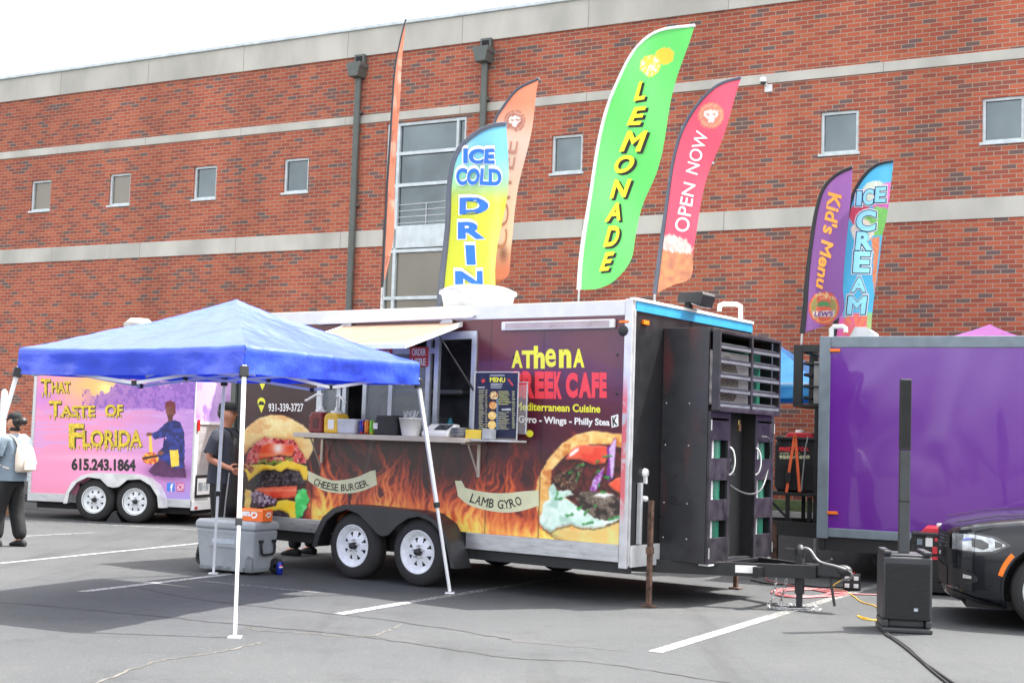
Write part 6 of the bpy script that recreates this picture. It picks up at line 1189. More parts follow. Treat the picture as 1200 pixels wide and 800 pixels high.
# white pole at the left edge of the lot
p = gnd(-4, 612); mb = MB(); mb.tube([(0, 0, 0), (0, 0, 1.75), (0.0, 0, 1.95)], [0.05, 0.05, 0.045], 12); mb.ellipsoid((0, 0, 1.95), (0.045, 0.045, 0.06), 12, 8); wpst = mb.build('bollard', M['white_plastic'], None); wpst.location = tuple(p); tag(wpst, label='plain white round topped post at the left edge behind the backpack', cat='post')
# ================================================================ COUNTER GOODS
CTZ = 1.506
def at_counter(px, yo=-0.2): p = T.pix(px, 505, yo); return p[0]
def top_thing(mb, name, mat, xl, yl, z, label, cat, group=None, bevel=0.0):
    o = mb.build(name, mat, None, bevel); w_ = T.world((xl, yl, z)); o.location = tuple(w_); o.rotation_euler = (0, 0, -R(90 - T.th)); return tag(o, label=label, cat=cat, group=group)
def dispenser(px, w_, h_, mat, label, flip):
    x = at_counter(px); r_ = Fr(T.world((x, -0.22, 0))[:2], T.th, CTZ).root('pump_dispenser', label=label, cat='sauce dispenser', group='sauce dispensers on the counter'); h2 = w_ / 2
    mb = MB(); mb.prism([(-h2, 0), (h2, 0), (h2 * 1.02, h_ * 0.75), (h2 * 0.8, h_ * 0.93), (h2 * 0.45, h_), (-h2 * 0.45, h_), (-h2 * 0.8, h_ * 0.93), (-h2 * 1.02, h_ * 0.75)], lambda a, b, t_: (a, t_, b), -h2 * 0.85, h2 * 0.85); mb.build('jar', mat, r_, 0.02)
    mb = MB(); mb.lathe([(h2 * 0.62, h_ - 0.005), (h2 * 0.62, h_ + 0.02), (0.03, h_ + 0.025), (0.02, h_ + 0.06), (0.012, h_ + 0.065), (0.012, h_ + 0.17), (0.02, h_ + 0.175), (0.02, h_ + 0.195), (0.001, h_ + 0.195)], (0, 0, 0), (0, 0, 1), 18)
    mb.tube([(0, 0, h_ + 0.185), (flip * 0.06, -0.03, h_ + 0.18), (flip * 0.16, -0.06, h_ + 0.12), (flip * 0.18, -0.065, h_ + 0.115)], 0.013); mb.build('pump', M['white_plastic'], r_)
    mb = MB(); mb.box(-h2 * 0.35, h2 * 0.45, -h2 * 0.85 - 0.004, -h2 * 0.85 - 0.001, h_ * 0.2, h_ * 0.68); mb.build('jar_label', M['white_print'] if flip > 0 else pm('dark_red_label', S(80, 24, 26), 0.5), r_)
dispenser(377, 0.20, 0.225, pm('ketchup_red', S(120, 34, 38), 0.3), 'red ketchup pump dispenser at the left end of the counter', -1)
dispenser(395.5, 0.21, 0.215, pm('mustard_yellow', S(228, 182, 44), 0.3), 'yellow mustard pump dispenser beside the red one', 1)
mb = MB(); mb.prism([(-0.115, 0), (0.115, 0), (0.13, 0.155), (-0.13, 0.155)], lambda a, b, t_: (a, t_, b), -0.08, 0.08); top_thing(mb, 'tub', pm('pale_grey_tub', S(196, 198, 206), 0.4), at_counter(411, -0.26), -0.26, CTZ, 'pale grey plastic tub in front of the mustard dispenser', 'tub', bevel=0.012)
cans = [(424, (40, 60, 160), (206, 70, 50), 'blue and red slim drink can at the left of the four cans'), (430.3, (226, 130, 40), (200, 70, 40), 'orange drink can second of the four on the counter'), (436.3, (120, 196, 60), (240, 230, 80), 'light green drink can third of the four on the counter'), (443, (170, 196, 40), (60, 130, 50), 'yellow green drink can next to the black napkin box')]
can_prof = [(0.001, 0.002), (0.024, 0.002), (0.028, 0.008), (0.031, 0.016), (0.031, 0.122), (0.026, 0.134), (0.0265, 0.138), (0.024, 0.136), (0.001, 0.134)]
def can_mat(nm, a, b):
    m = pm(nm, S(*a), 0.3, 0.3, var=0.03); n = m.node_tree.nodes; l = m.node_tree.links; bs = n['Principled BSDF']; src = bs.inputs['Base Color'].links[0].from_socket; tc = n.new('ShaderNodeTexCoord'); q = n.new('ShaderNodeTexNoise'); q.inputs['Scale'].default_value = 22; l.new(tc.outputs['Object'], q.inputs[0])
    r = n.new('ShaderNodeMapRange'); r.inputs[1].default_value = 0.54; r.inputs[2].default_value = 0.57; l.new(q.outputs[0], r.inputs[0]); mx = n.new('ShaderNodeMix'); mx.data_type = 'RGBA'; l.new(r.outputs[0], mx.inputs['Factor']); l.new(src, mx.inputs['A']); mx.inputs['B'].default_value = (*S(*b), 1); l.new(mx.outputs['Result'], bs.inputs['Base Color']); return m
for px, a, b, lab in cans:
    x = at_counter(px, -0.28); mb = MB(); mb.lathe([(r * 1.0, h * 1.05) for r, h in can_prof], n=20); c_ = top_thing(mb, 'drink_can', can_mat('can_print', a, b), x, -0.28, CTZ, lab, 'drink can', 'drink cans on the counter')
    mb = MB(); mb.lathe([(0.0255, 0.1455), (0.001, 0.1448)], n=16); mb.tube([(-0.008, 0, 0.147), (0.008, 0, 0.147)], 0.004); mb.build('lid', M['steel'], c_)
x = at_counter(458.5, -0.24); mb = MB(); mb.prism([(-0.15, 0), (0.15, 0), (0.155, 0.10), (0.125, 0.20), (-0.125, 0.20), (-0.155, 0.10)], lambda a, b, t_: (a, t_, b), -0.10, 0.10); nb_ = top_thing(mb, 'napkin_dispenser', M['plastic_black'], x, -0.24, CTZ, 'black napkin dispenser box in the middle of the counter', 'napkin dispenser', bevel=0.015); mb = MB(); mb.box(-0.156, -0.10, -0.105, -0.101, 0.06, 0.12); mb.build('sticker', M['white_print'], nb_)
x = at_counter(481.5, -0.24); bk = Fr(T.world((x, -0.24, 0))[:2], T.th, CTZ).root('utensil_bucket', label='white bucket stuffed with clear wrapped cutlery on the counter', cat='bucket'); mb = MB(); mb.lathe([(0.09, 0.0), (0.125, 0.17), (0.13, 0.17), (0.13, 0.18), (0.118, 0.178), (0.085, 0.02), (0.001, 0.015)], n=24); mb.build('bucket', M['white_plastic'], bk)
mb = MB(); rnd = random.Random(3)
for k in range(38):
    a = rnd.uniform(0, 6.28); r = rnd.uniform(0.01, 0.09); t_ = Vector((rnd.uniform(-0.05, 0.05), rnd.uniform(-0.05, 0.05), rnd.uniform(0.05, 0.11))); p = Vector((r * math.cos(a), r * math.sin(a), 0.15)); mb.bar(p, p + t_, rnd.uniform(0.02, 0.035), 0.005)
mb.build('wrapped_cutlery', pm('clear_wrap', (0.62, 0.64, 0.66), 0.2, trans=0.3), bk)
x = at_counter(515, -0.22); tb = Fr(T.world((x, -0.2, 0))[:2], T.th, CTZ).root('card_reader', label='white sloping card terminal with dark screen by the open window', cat='card terminal'); mb = MB(); mb.prism([(-0.11, 0), (0.11, 0), (0.11, 0.035), (-0.11, 0.125)][:0] + [(-0.10, 0), (0.10, 0), (0.10, 0.125), (0.05, 0.128), (-0.10, 0.045)], lambda a, b, t_: (t_, a, b), -0.17, 0.17); mb.build('terminal_body', M['white_plastic'], tb, 0.012)
mb = MB(); mb.add([(-0.04, -0.066, 0.0685), (0.13, -0.066, 0.0685), (0.13, 0.035, 0.1245), (-0.04, 0.035, 0.1245)], [(0, 1, 2, 3)]); mb.build('screen', M['glass_dark'], tb)
x = at_counter(541, -0.2); mb = MB()
for k in range(5): mb.lathe([(0.06, 0.004 + k * 0.016), (0.10, 0.03 + k * 0.016), (0.105, 0.032 + k * 0.016), (0.06, 0.008 + k * 0.016)], n=20)
top_thing(mb, 'bowl_stack', pm('grey_foil', S(172, 174, 176), 0.3, 0.5), x - 0.01, -0.2, CTZ, 'short stack of grey foil bowls at the right end of the counter', 'bowls')
x = at_counter(515, -0.02) ; mb = MB(); mb.lathe([(0.001, 0), (0.045, 0.0), (0.05, 0.01), (0.05, 0.13), (0.03, 0.16), (0.022, 0.17), (0.022, 0.20), (0.001, 0.20)], n=18); bt_ = mb.build('bottle', pm('teal_bottle', S(60, 130, 150), 0.25), None); bt_.location = tuple(T.world((x - 0.02, 0.18, 1.50))); tag(bt_, label='teal squeeze bottle standing just inside the open window', cat='bottle')
mb = MB(); mb.box(-0.1, 0.1, -0.04, 0.04, 0.0, 0.045); sh_ = mb.build('sill_shelf', M['alu_flat'], None) if False else None
mb = MB(); mb.box(WX0 + 0.05, WX1 - 0.05, 0.053, 0.30, 1.46, 1.498); mb.build('window_shelf', M['alu_flat'], tr)
# menu board in a clear stand, tip box
mn = Fr(T.world((-1.40, -0.2, 0))[:2], T.th, 1.497).root('menu_stand', label='dark blue menu card with yellow MENU heading in a clear stand', cat='menu')
MQ = T.pix(556, 511, -0.2); mnf = Fr(T.world((-1.40, -0.2, 0))[:2], T.th, 1.497)
def menu_art(px, py):
    P = Paint(px, py).base((22, 26, 52)); z6 = lambda p: zc(p, 550, 390, 6.153); P.mix(fbm(px * 0.3, py * 0.3, 3) > 0.62, (34, 40, 70), 0.6); rnd = np.random.RandomState(4)
    zx = (px - 550) * 6.153; zy = (py - 390) * 6.153
    for x0, x1, y0, y1, c in ((68, 110, 410, 690, (206, 200, 150)), (115, 132, 410, 690, (206, 200, 150)), (210, 305, 420, 520, (206, 206, 120)), (308, 332, 420, 690, (206, 206, 150)), (210, 300, 570, 700, (200, 196, 150))):
        y = y0
        while y < y1: w_ = rnd.uniform(0.6, 1.0); P.mix((zx > x0) & (zx < x0 + (x1 - x0) * w_) & (zy > y) & (zy < y + 5), c, 0.85); y += 13
    P.mix((zx > 232) & (zx < 300) & (zy > 545) & (zy < 558), (230, 230, 230), 0.8); P.mix((zx > 60) & (zx < 110) & (zy > 388) & (zy < 396), (230, 230, 230), 0.8); P.mix((zx > 150) & (zx < 255) & (zy > 302) & (zy < 310), (220, 220, 220), 0.7)
    for a, b in ((365, 240), (378, 235), (392, 230)): P.mix((zx > 155) & (zx < b) & (zy > a) & (zy < a + 6), (220, 220, 220), 0.8)
    P.mix((zx > 195) & (zx < 208) & (zy > 470) & (zy < 700), (120, 150, 170), 0.8)
    for cx, cy, r, c in ((177, 450, 30, (226, 206, 150)), (170, 522, 28, (206, 130, 60)), (165, 595, 30, (226, 180, 90)), (163, 662, 30, (236, 190, 90))):
        m = np.hypot(zx - cx, zy - cy) < r; P.mix(m, c); P.mix(m & (fbm(px * 0.9, py * 0.9, 6) > 0.55), (150, 60, 40) if cy < 480 else (246, 220, 160), 0.8)
    P.poly(z6([(88, 340), (100, 330), (115, 338), (110, 355), (92, 362)]), (206, 60, 60), 0.2); P.poly(z6([(275, 335), (285, 332), (320, 375), (310, 382)]), (206, 60, 60), 0.3)
    return P.c
a_, b_ = mnf.pix(560, 437), mnf.pix(603, 511); g0 = sheet(a_[0] - 0.02, b_[0] + 0.02, 0.02, a_[2], 120, 170, -0.004); art_grid('menu_card', mnf, g0, menu_art, art_mat('printed_card', 0.35), mn)
mb = MB(); text(mb, mnf, 'MENU', zc([(148, 318), (258, 321), (258, 356), (148, 353)], 550, 390, 6.153), bold=0.03, yo=-0.006); mb.build('heading', M['yellow_print'], mn)
acr = bpy.data.materials.new('clear_acrylic'); acr.use_nodes = True; ab = acr.node_tree.nodes['Principled BSDF']; ab.inputs['Base Color'].default_value = (0.8, 0.82, 0.84, 1); ab.inputs['Alpha'].default_value = 0.10; ab.inputs['Roughness'].default_value = 0.08
mb = MB(); x0, x1, zt = a_[0] - 0.03, b_[0] + 0.03, a_[2] + 0.01; mb.box(x0, x1, 0.0, 0.006, 0.0, zt); mb.box(x0, x1, -0.10, 0.0, 0.0, 0.008); mb.box(b_[0] + 0.032, b_[0] + 0.14, 0.002, 0.008, 0.06, zt - 0.12); mb.build('stand', acr, mn)
mb = MB()
for p, q in (((x0, zt), (x1, zt)), ((x0, 0), (x0, zt)), ((x1, 0), (x1, zt))): mb.bar((p[0], -0.006, p[1]), (q[0], -0.006, q[1]), 0.010, 0.008)
mb.bar((b_[0] + 0.13, 0, 0.06), (b_[0] + 0.13, 0, zt - 0.1), 0.008); mb.bar((b_[0] + 0.03, 0, zt - 0.1), (b_[0] + 0.14, 0, zt - 0.1), 0.03, 0.006); mb.build('stand_edges', M['alu_flat'], mn)
mb = MB(); mb.box(-0.10, 0.09, -0.004, 0.004, 0.0, 0.09); yc_ = top_thing(mb, 'yellow_card', pm('yellow_card', S(232, 200, 70), 0.5), -1.60, -0.265, 1.497, 'small yellow card leaning below the menu on the counter', 'card')
mb = MB(); mb.box(-0.05, 0.05, -0.05, 0.05, 0.0, 0.10); pp_ = top_thing(mb, 'paper_box', pm('grey_paper', S(170, 172, 176), 0.5), -1.42, -0.26, 1.497, 'small grey paper box at the foot of the menu', 'box', bevel=0.006)

# ================================================================ COOLER, CAN, CARTON
o = gnd(296, 675); C_ = Fr(o[:2], 62); cl = C_.root('cooler', label='big grey wheeled cool box with black handles under the blue canopy', cat='cooler')
M['cool'] = pm('grey_cooler_plastic', S(152, 157, 160), 0.5, var=0.08, scale=4, bump=0.001, bscale=30); M['cool_dirt'] = pm('scuffed_base', S(118, 122, 124), 0.7, var=0.35, scale=14)
cw, cdp, ch = 0.78, 0.40, 0.50; mb = MB()
def ring(z, i): return [(-cw + i, i, z), (-i, i, z), (-i, cdp - i, z), (-cw + i, cdp - i, z)]
rows = [ring(0.03, 0.05), ring(0.07, 0.035), ring(0.2, 0.022), ring(0.44, 0.0), ring(0.46, 0.012)]; mb.grid(rows, sm=False, wrap=True); mb.add(rows[0], [(0, 1, 2, 3)]); mb.add(rows[-1], [(0, 1, 2, 3)]); mb.build('tub', M['cool'], cl, 0.02)
mb = MB(); rows = [ring(0.462, 0.005), ring(0.475, -0.012), ring(0.535, -0.008), ring(0.555, 0.012)]; mb.grid(rows, sm=False, wrap=True); mb.add(rows[0], [(0, 1, 2, 3)]); mb.add(rows[-1], [(0, 1, 2, 3)]); ld = mb.build('lid', M['cool'], cl, 0.014)
mb = MB(); mb.prism([(-0.10, 0.0), (0.0, 0.0), (0.0, 0.16), (-0.05, 0.18), (-0.09, 0.16), (-0.10, 0.08)], lambda a, b, t_: (a - 0.03, t_, b + 0.028), 0.016, 0.05); mb.box(-cw + 0.05, -0.14, 0.016, 0.05, 0.028, 0.075); mb.build('base_moulding', M['cool_dirt'], cl, 0.012)
mb = MB(); mb.box(-0.60, -0.22, 0.003, 0.02, 0.27, 0.40); pl_ = mb.build('name_plate', M['cool'], cl, 0.01); mb = MB(); mb.box(-0.56, -0.26, -0.001, 0.004, 0.31, 0.36); mb.build('raised_bar', pm('pale_plate', S(176, 186, 192), 0.5), pl_, 0.004)
mb = MB(); hp = [C_.pixx(px, py, 0.004)[1:] for px, py in ((306, 635), (305.5, 640), (306, 648), (308, 650), (318, 649), (321, 646), (321.5, 640), (321, 634))]; mb.tube([(0.012, a, b) for a, b in hp], 0.013); 
for a, b in (hp[0], hp[-1]): mb.box(-0.01, 0.02, a - 0.025, a + 0.025, b - 0.01, b + 0.02)
mb.build('side_handle', M['plastic_black'], cl)
mb = MB(); mb.tube(smooth_path([(-cw + 0.01, 0.1, 0.42), (-cw - 0.02, 0.1, 0.3), (-cw - 0.05, 0.1, 0.17), (-cw - 0.045, 0.1, 0.10), (-cw + 0.03, 0.1, 0.08)], 5), 0.02); mb.tube(smooth_path([(-cw + 0.01, 0.3, 0.42), (-cw - 0.02, 0.3, 0.3), (-cw - 0.05, 0.3, 0.17), (-cw - 0.045, 0.3, 0.10), (-cw + 0.03, 0.3, 0.08)], 5), 0.02); mb.build('pull_handle', M['plastic_black'], cl)
mb = MB(); mb.lathe([(0.02, 0), (0.075, 0.0), (0.085, 0.01), (0.085, 0.045), (0.075, 0.055), (0.02, 0.055)], (0.03, cdp - 0.075, 0.086), (0, 1, 0), 24); mb.build('wheel', M['plastic_black'], cl)
o = gnd(327.3, 673); pc = empty('soda_can', (o[0], o[1], 0), R(20), label='blue soda can with red and white roundel standing on the asphalt by the cooler', cat='drink can'); mb = MB(); mb.lathe([(r * 1.12, h * 0.98) for r, h in can_prof], n=24); mb.build('can', pm('blue_can', S(24, 46, 150), 0.3, 0.3), pc)
mb = MB(); rr = 0.0352
def wrap_patch(z0, z1, a0, a1, off): 
    return [[((rr + off) * math.sin(a), -(rr + off) * math.cos(a), z) for a in np.linspace(a0, a1, 9)] for z in (z0, z1)]
mb.grid(wrap_patch(0.088, 0.1, -0.2, 1.0, 0.0006), 0); mb.grid(wrap_patch(0.075, 0.088, -0.3, 1.1, 0.0006), 1); mb.grid(wrap_patch(0.062, 0.075, -0.2, 1.0, 0.0006), 2); mb.build('roundel', [M['red_print'], M['white_print'], pm('royal_blue_print', S(20, 60, 170), 0.4)], pc); mb = MB(); mb.lathe([(0.030, 0.136), (0.001, 0.1335)], n=20); mb.build('lid', M['steel'], pc)
bx = Fr(C_.world((-0.30, 0.12, 0))[:2], 60, 0.557); sb = bx.root('soda_carton', label='orange cardboard soda carton lying upside down on the cooler lid', cat='carton'); mb = MB(); mb.box(-0.05, 0.31, 0.0, 0.16, 0.0, 0.125); mb.build('carton', pm('orange_card', S(240, 112, 40), 0.5, var=0.06, scale=12), sb, 0.004)
mb = MB(); l_, r_ = bx.pix(286, 610)[0], bx.pix(303, 610)[0]
v_, f_ = glyphs('Crush', 0.06, 0.2); mb.add([(0.24 - 0.24 * a, -0.003, 0.10 - 0.07 * b) for a, b in v_], f_); mb.build('lettering', M['white_print'], sb)
mb = MB(); v_, f_ = glyphs('Cr', 0.06, 0.2); mb.add([(0.3125, 0.13 - 0.09 * a, 0.10 - 0.06 * b) for a, b in v_], f_); mb.build('lettering', M['white_print'], sb)
mb = MB(); mb.box(-0.045, 0.305, -0.0025, -0.0015, 0.105, 0.118); mb.build('stripe', pm('pale_orange_print', S(250, 170, 110), 0.5), sb)

# ================================================================ COLUMN SPEAKER
o = gnd(1063, 742); Sp = Fr(o[:2], 82); sp = Sp.root('column_speaker', label='black column loudspeaker with ribbed subwoofer base standing beside the dark car', cat='loudspeaker')
M['sub'] = pm('charcoal_cabinet', (0.034, 0.036, 0.04), 0.45, bump=0.0006, bscale=150)
sw, sd, shh = 0.40, 0.42, 0.63; mb = MB(); mb.box(-sw / 2, sw / 2, 0.0, sd, 0.11, shh); mb.box(-sw / 2 - 0.008, sw / 2 + 0.008, -0.012, sd, 0.0, 0.045); mb.box(-sw / 2, -sw / 2 + 0.05, 0.0, sd, 0.045, 0.11); mb.box(sw / 2 - 0.05, sw / 2, 0.0, sd, 0.045, 0.11); mb.box(-sw / 2 + 0.05, sw / 2 - 0.05, 0.05, sd, 0.045, 0.11)
su = mb.build('subwoofer', M['sub'], sp, 0.014)
mb = MB(); n_ = 46
for k in range(n_): z = 0.125 + k * (shh - 0.185) / n_; mb.box(-sw / 2 + 0.022, sw / 2 - 0.022, -0.010, 0.002, z, z + 0.0055)
mb.build('grille', M['plastic_black'], su); mb = MB(); mb.box(-sw / 2 + 0.022, sw / 2 - 0.022, -0.004, 0.001, 0.122, shh - 0.055); mb.build('grille_back', M['dark'], su)
mb = MB(); mb.box(-sw / 2 + 0.005, sw / 2 - 0.005, 0.02, sd, shh + 0.001, shh + 0.02); mb.box(-sw / 2 + 0.005, -sw / 2 + 0.07, 0.0, sd, shh + 0.02, shh + 0.05); mb.box(sw / 2 - 0.07, sw / 2 - 0.005, 0.0, sd, shh + 0.02, shh + 0.05); mb.build('top_handles', M['sub'], su, 0.012)
mb = MB(); mb.box(0.05, 0.085, -0.0135, -0.0105, 0.185, 0.215); jb = mb.build('logo_badge', M['grey_trim'], su); mb = MB(); v_, f_ = glyphs('JBL', 0.04, 0); mb.add([(0.054 + 0.027 * a, -0.0150, 0.193 + 0.012 * b) for a, b in v_], f_); mb.build('lettering', M['white_print'], jb)
zt = 2.13; mb = MB(); mb.box(-0.05, 0.037, 0.17, 0.25, shh + 0.021, 1.52); mb.build('pole_section', pm('dark_grey_pole', (0.045, 0.048, 0.052), 0.45), sp, 0.006); mb = MB(); mb.box(-0.052, 0.039, 0.165, 0.255, 1.523, zt); cs = mb.build('column_array', M['plastic_black'], sp, 0.008)
mb = MB()
for k in range(30): z = 1.55 + k * 0.019; mb.box(-0.046, 0.033, 0.160, 0.166, z, z + 0.007)
mb.build('array_grille', M['dark'], cs); mb = MB(); mb.box(-0.053, 0.040, 0.167, 0.253, 1.085, 1.093); mb.build('joint', M['dark'], sp)

# ================================================================ CABLES AND POWER BOX
def cable(name, pts, r, mat, label, cat='cable', z=None):
    P_ = [gnd(x, y, r + (h if len(q) > 2 else 0)) for q in pts for x, y, h in [(q[0], q[1], q[2] if len(q) > 2 else 0)]]; mb = MB(); mb.tube(smooth_path(P_, 7), r, 7); o = mb.build(name, mat, None); return tag(o, label=label, cat=cat)
rnd = random.Random(12); coil = [(1052, 697), (1010, 696)]
for k in range(5):
    cx = 950 + rnd.uniform(-12, 12); cy = 694 + rnd.uniform(-1.5, 1.5); rx = rnd.uniform(30, 46); ry = rnd.uniform(3.5, 5.5)
    for a in np.linspace(0.2, 6.1, 9): coil.append((cx + rx * math.cos(a), cy + ry * math.sin(a)))
coil += [(905, 681), (898, 676)]
cable('coiled_hose', coil, 0.008, M['pink_cable'], 'loosely coiled red pink hose lying under the trailer coupler', 'hose')
cable('extension_cord', [(994, 677, 0.1), (985, 680, 0.06), (975, 688), (990, 692), (1000, 698), (1008, 704), (1016, 707), (1024, 709), (1033, 716), (1035, 728), (1028, 727), (1012, 723), (1005, 721), (1012, 725), (1026, 726), (1033, 722), (1034, 730)], 0.0065, M['yellow_cable'], 'yellow extension cord snaking from the power box to the speaker')
cable('speaker_cable', [(1034, 722), (1040, 742), (1052, 750), (1066, 760), (1082, 775), (1100, 788), (1126, 806)], 0.012, M['rubber_cable'], 'thick black cable running from the speaker to the bottom edge')
cable('power_lead', [(1031, 718), (1036, 740), (1046, 748), (1060, 758), (1078, 773), (1094, 787), (1118, 806)], 0.009, M['rubber_cable'], 'thinner black lead lying left of the thick speaker cable')
cable('black_lead', [(880, 679), (900, 683), (930, 684), (960, 687), (993, 687)], 0.010, M['rubber_cable'], 'black lead under the tongue running to the power box')
cable('generator_hose', [(1111, 668, 0.1), (1105, 676, 0.05), (1098, 682), (1090, 686)], 0.009, M['pink_cable'], 'short pinkish lead hanging by the ground generator', 'cable')
o = gnd(998, 692); Pb = Fr(o[:2], 75); pb = Pb.root('power_box', label='black cube shaped power outlet box with white sockets on the asphalt', cat='power box'); mb = MB(); mb.box(-0.09, 0.09, 0, 0.14, 0.01, 0.18); mb.build('housing', M['plastic_black'], pb, 0.012)
for x, z in ((-0.05, 0.13), (0.045, 0.135), (-0.05, 0.055), (0.045, 0.055)): mb = MB(); mb.box(x - 0.025, x + 0.025, -0.012, -0.001, z - 0.022, z + 0.022); mb.build('socket', M['white_plastic'], pb, 0.004)
mb = MB(); mb.box(-0.03, 0.03, 0.04, 0.09, 0.181, 0.195); mb.build('switch', M['red_lens'], pb)
# ================================================================ DARK CAR (nose towards the left)
o = gnd(1226, 742); hd = Vector((-0.97, 0.24, 0)).normalized(); near = Vector((-hd.y, hd.x, 0))      # +y local looks towards the road side
if near.y > 0: near = -near
org = Vector(o) - near * 0.94 - hd * 0.06
car = empty('parked_car', tuple(org), math.atan2(hd.y, hd.x), label='glossy black sedan at the right edge, its nose pointing left behind the speaker', cat='car')
def car_paint():
    m = bpy.data.materials.new('black_car_paint'); m.use_nodes = True; n = m.node_tree.nodes; l = m.node_tree.links; b = n['Principled BSDF']; b.inputs['Base Color'].default_value = (0.006, 0.007, 0.011, 1); b.inputs['Roughness'].default_value = 0.25; b.inputs['Coat Weight'].default_value = 0.7; b.inputs['Specular IOR Level'].default_value = 0.25; b.inputs['Coat Roughness'].default_value = 0.02
    tc = n.new('ShaderNodeTexCoord'); q = n.new('ShaderNodeTexNoise'); q.inputs['Scale'].default_value = 400; l.new(tc.outputs['Object'], q.inputs[0]); r = n.new('ShaderNodeMapRange'); r.inputs[3].default_value = 0.2; r.inputs[4].default_value = 0.32; l.new(q.outputs[0], r.inputs[0]); l.new(r.outputs[0], b.inputs['Roughness']); return m
M['carpaint'] = car_paint()
ST = np.array([(0.965, 0.22, 0.30, 0.58, 0.77), (0.95, 0.45, 0.26, 0.66, 0.82), (0.90, 0.64, 0.235, 0.73, 0.855), (0.82, 0.755, 0.215, 0.775, 0.88), (0.70, 0.84, 0.20, 0.815, 0.905), (0.50, 0.905, 0.185, 0.855, 0.94), (0.25, 0.94, 0.18, 0.885, 0.975), (-0.1, 0.95, 0.18, 0.92, 1.0), (-0.5, 0.95, 0.18, 0.95, 1.03), (-0.9, 0.95, 0.18, 0.97, 1.05), (-2.0, 0.95, 0.18, 1.0, 1.05), (-3.2, 0.95, 0.2, 1.02, 1.08), (-3.75, 0.92, 0.25, 1.0, 1.09), (-4.0, 0.82, 0.3, 0.95, 1.06), (-4.08, 0.6, 0.34, 0.9, 1.0)])
NOSE = 0.87
ST[:6, 0] = 0.35 + (ST[:6, 0] - 0.35) * (NOSE - 0.35) / 0.615; ST[ST[:, 0] > -1, 3:5] += 0.02
def st_at(x): return [float(np.interp(-x, -ST[:, 0], ST[:, k])) for k in range(1, 5)]
def prof(x):
    w_, zb, zs, zt = st_at(x); h = zs - zb; d = zt - zs
    pts = [(0.86, zb), (0.955, zb + 0.06 * h), (0.985, zb + 0.2 * h), (1.0, zb + 0.42 * h), (0.995, zb + 0.62 * h), (0.985, zb + 0.78 * h), (0.975, zb + 0.9 * h), (0.95, zs), (0.915, zs + 0.35 * d), (0.85, zs + 0.6 * d), (0.7, zs + 0.78 * d), (0.5, zs + 0.9 * d), (0.25, zt - 0.003), (0.0, zt)]
    return [(w_ * a, z) for a, z in pts]
def side_y(x, z):
    p = prof(x); return float(np.interp(z, [q[1] for q in p[:9]], [q[0] for q in p[:9]]))
xs = np.concatenate([np.linspace(NOSE, 0.5, 24), np.linspace(0.48, -0.6, 55), np.linspace(-0.65, -2.5, 20), np.linspace(-2.55, -3.6, 53), np.linspace(-3.65, -4.08, 12)])
def dense(p, k=3):
    out = []
    for a, b in zip(p[:-1], p[1:]): out += [(a[0] + (b[0] - a[0]) * i / k, a[1] + (b[1] - a[1]) * i / k) for i in range(k)]
    return out + [p[-1]]
rows = []
for x in xs:
    p = dense(prof(x)); rows.append([(x, -y, z) for y, z in p] + [(x, y, z) for y, z in p[::-1][1:]])
AX = (0.0, -3.05)
def drop_arch(i, j):
    a = rows[i][j]; b = rows[i + 1][min(j + 1, len(rows[i]) - 1)]; cx, cz = (a[0] + b[0]) / 2, (a[2] + b[2]) / 2
    return abs(a[1]) > 0.5 and any((cx - ax) ** 2 + (cz - 0.35) ** 2 < 0.405 ** 2 for ax in AX)
mb = MB(); mb.grid(rows, drop=drop_arch); mb.add(rows[0], [tuple(range(len(rows[0])))]); mb.add(rows[-1], [tuple(range(len(rows[-1])))]); cb_ = mb.build('body', M['carpaint'], car)
mb = MB()
for ax in AX:
    for s in (1, -1):
        ang = np.linspace(-0.42, math.pi + 0.42, 40); R_ = [[(ax + r * math.cos(a), s * (side_y(ax + 0.405 * math.cos(a), max(0.2, 0.35 + 0.405 * math.sin(a))) + dy), 0.35 + r * math.sin(a)) for a in ang] for r, dy in ((0.432, 0.002), (0.42, 0.010), (0.40, 0.006), (0.398, -0.25))]; mb.grid(R_)
mb.build('arch_lips', M['carpaint'], car)
mb = MB()
for ax in AX: mb.box(ax - 0.45, ax + 0.45, -0.68, 0.68, 0.2, 0.80)
mb.box(-3.9, 0.7, -0.8, 0.8, 0.17, 0.24); mb.build('underbody', M['dark'], car)
def nx(x): return x if x < 0.35 else 0.35 + (x - 0.35) * (NOSE - 0.35) / 0.615
def patch(x0, x1, zlo, zhi, n, m_, off, mat, name, par, s=1):
    R_ = []; dz_ = 0.02
    for i in range(n + 1):
        u = i / n; x = nx(x0 + (x1 - x0) * u); a, b = zlo(u), zhi(u); R_.append([(x, s * (side_y(x, a + (b - a) * j / m_) + off), a + (b - a) * j / m_) for j in range(m_ + 1)])
    mb = MB(); mb.grid(R_); return mb.build(name, mat, par)
M['lens'] = pm('headlight_lens', (0.42, 0.44, 0.46), 0.08, 0.5, var=0.3, scale=16, coat=1.0); M['lens_dark'] = pm('headlight_inner', (0.02, 0.02, 0.022), 0.1, coat=1.0)
ip = lambda *k: (lambda u: float(np.interp(u, [q[0] for q in k], [q[1] for q in k])))
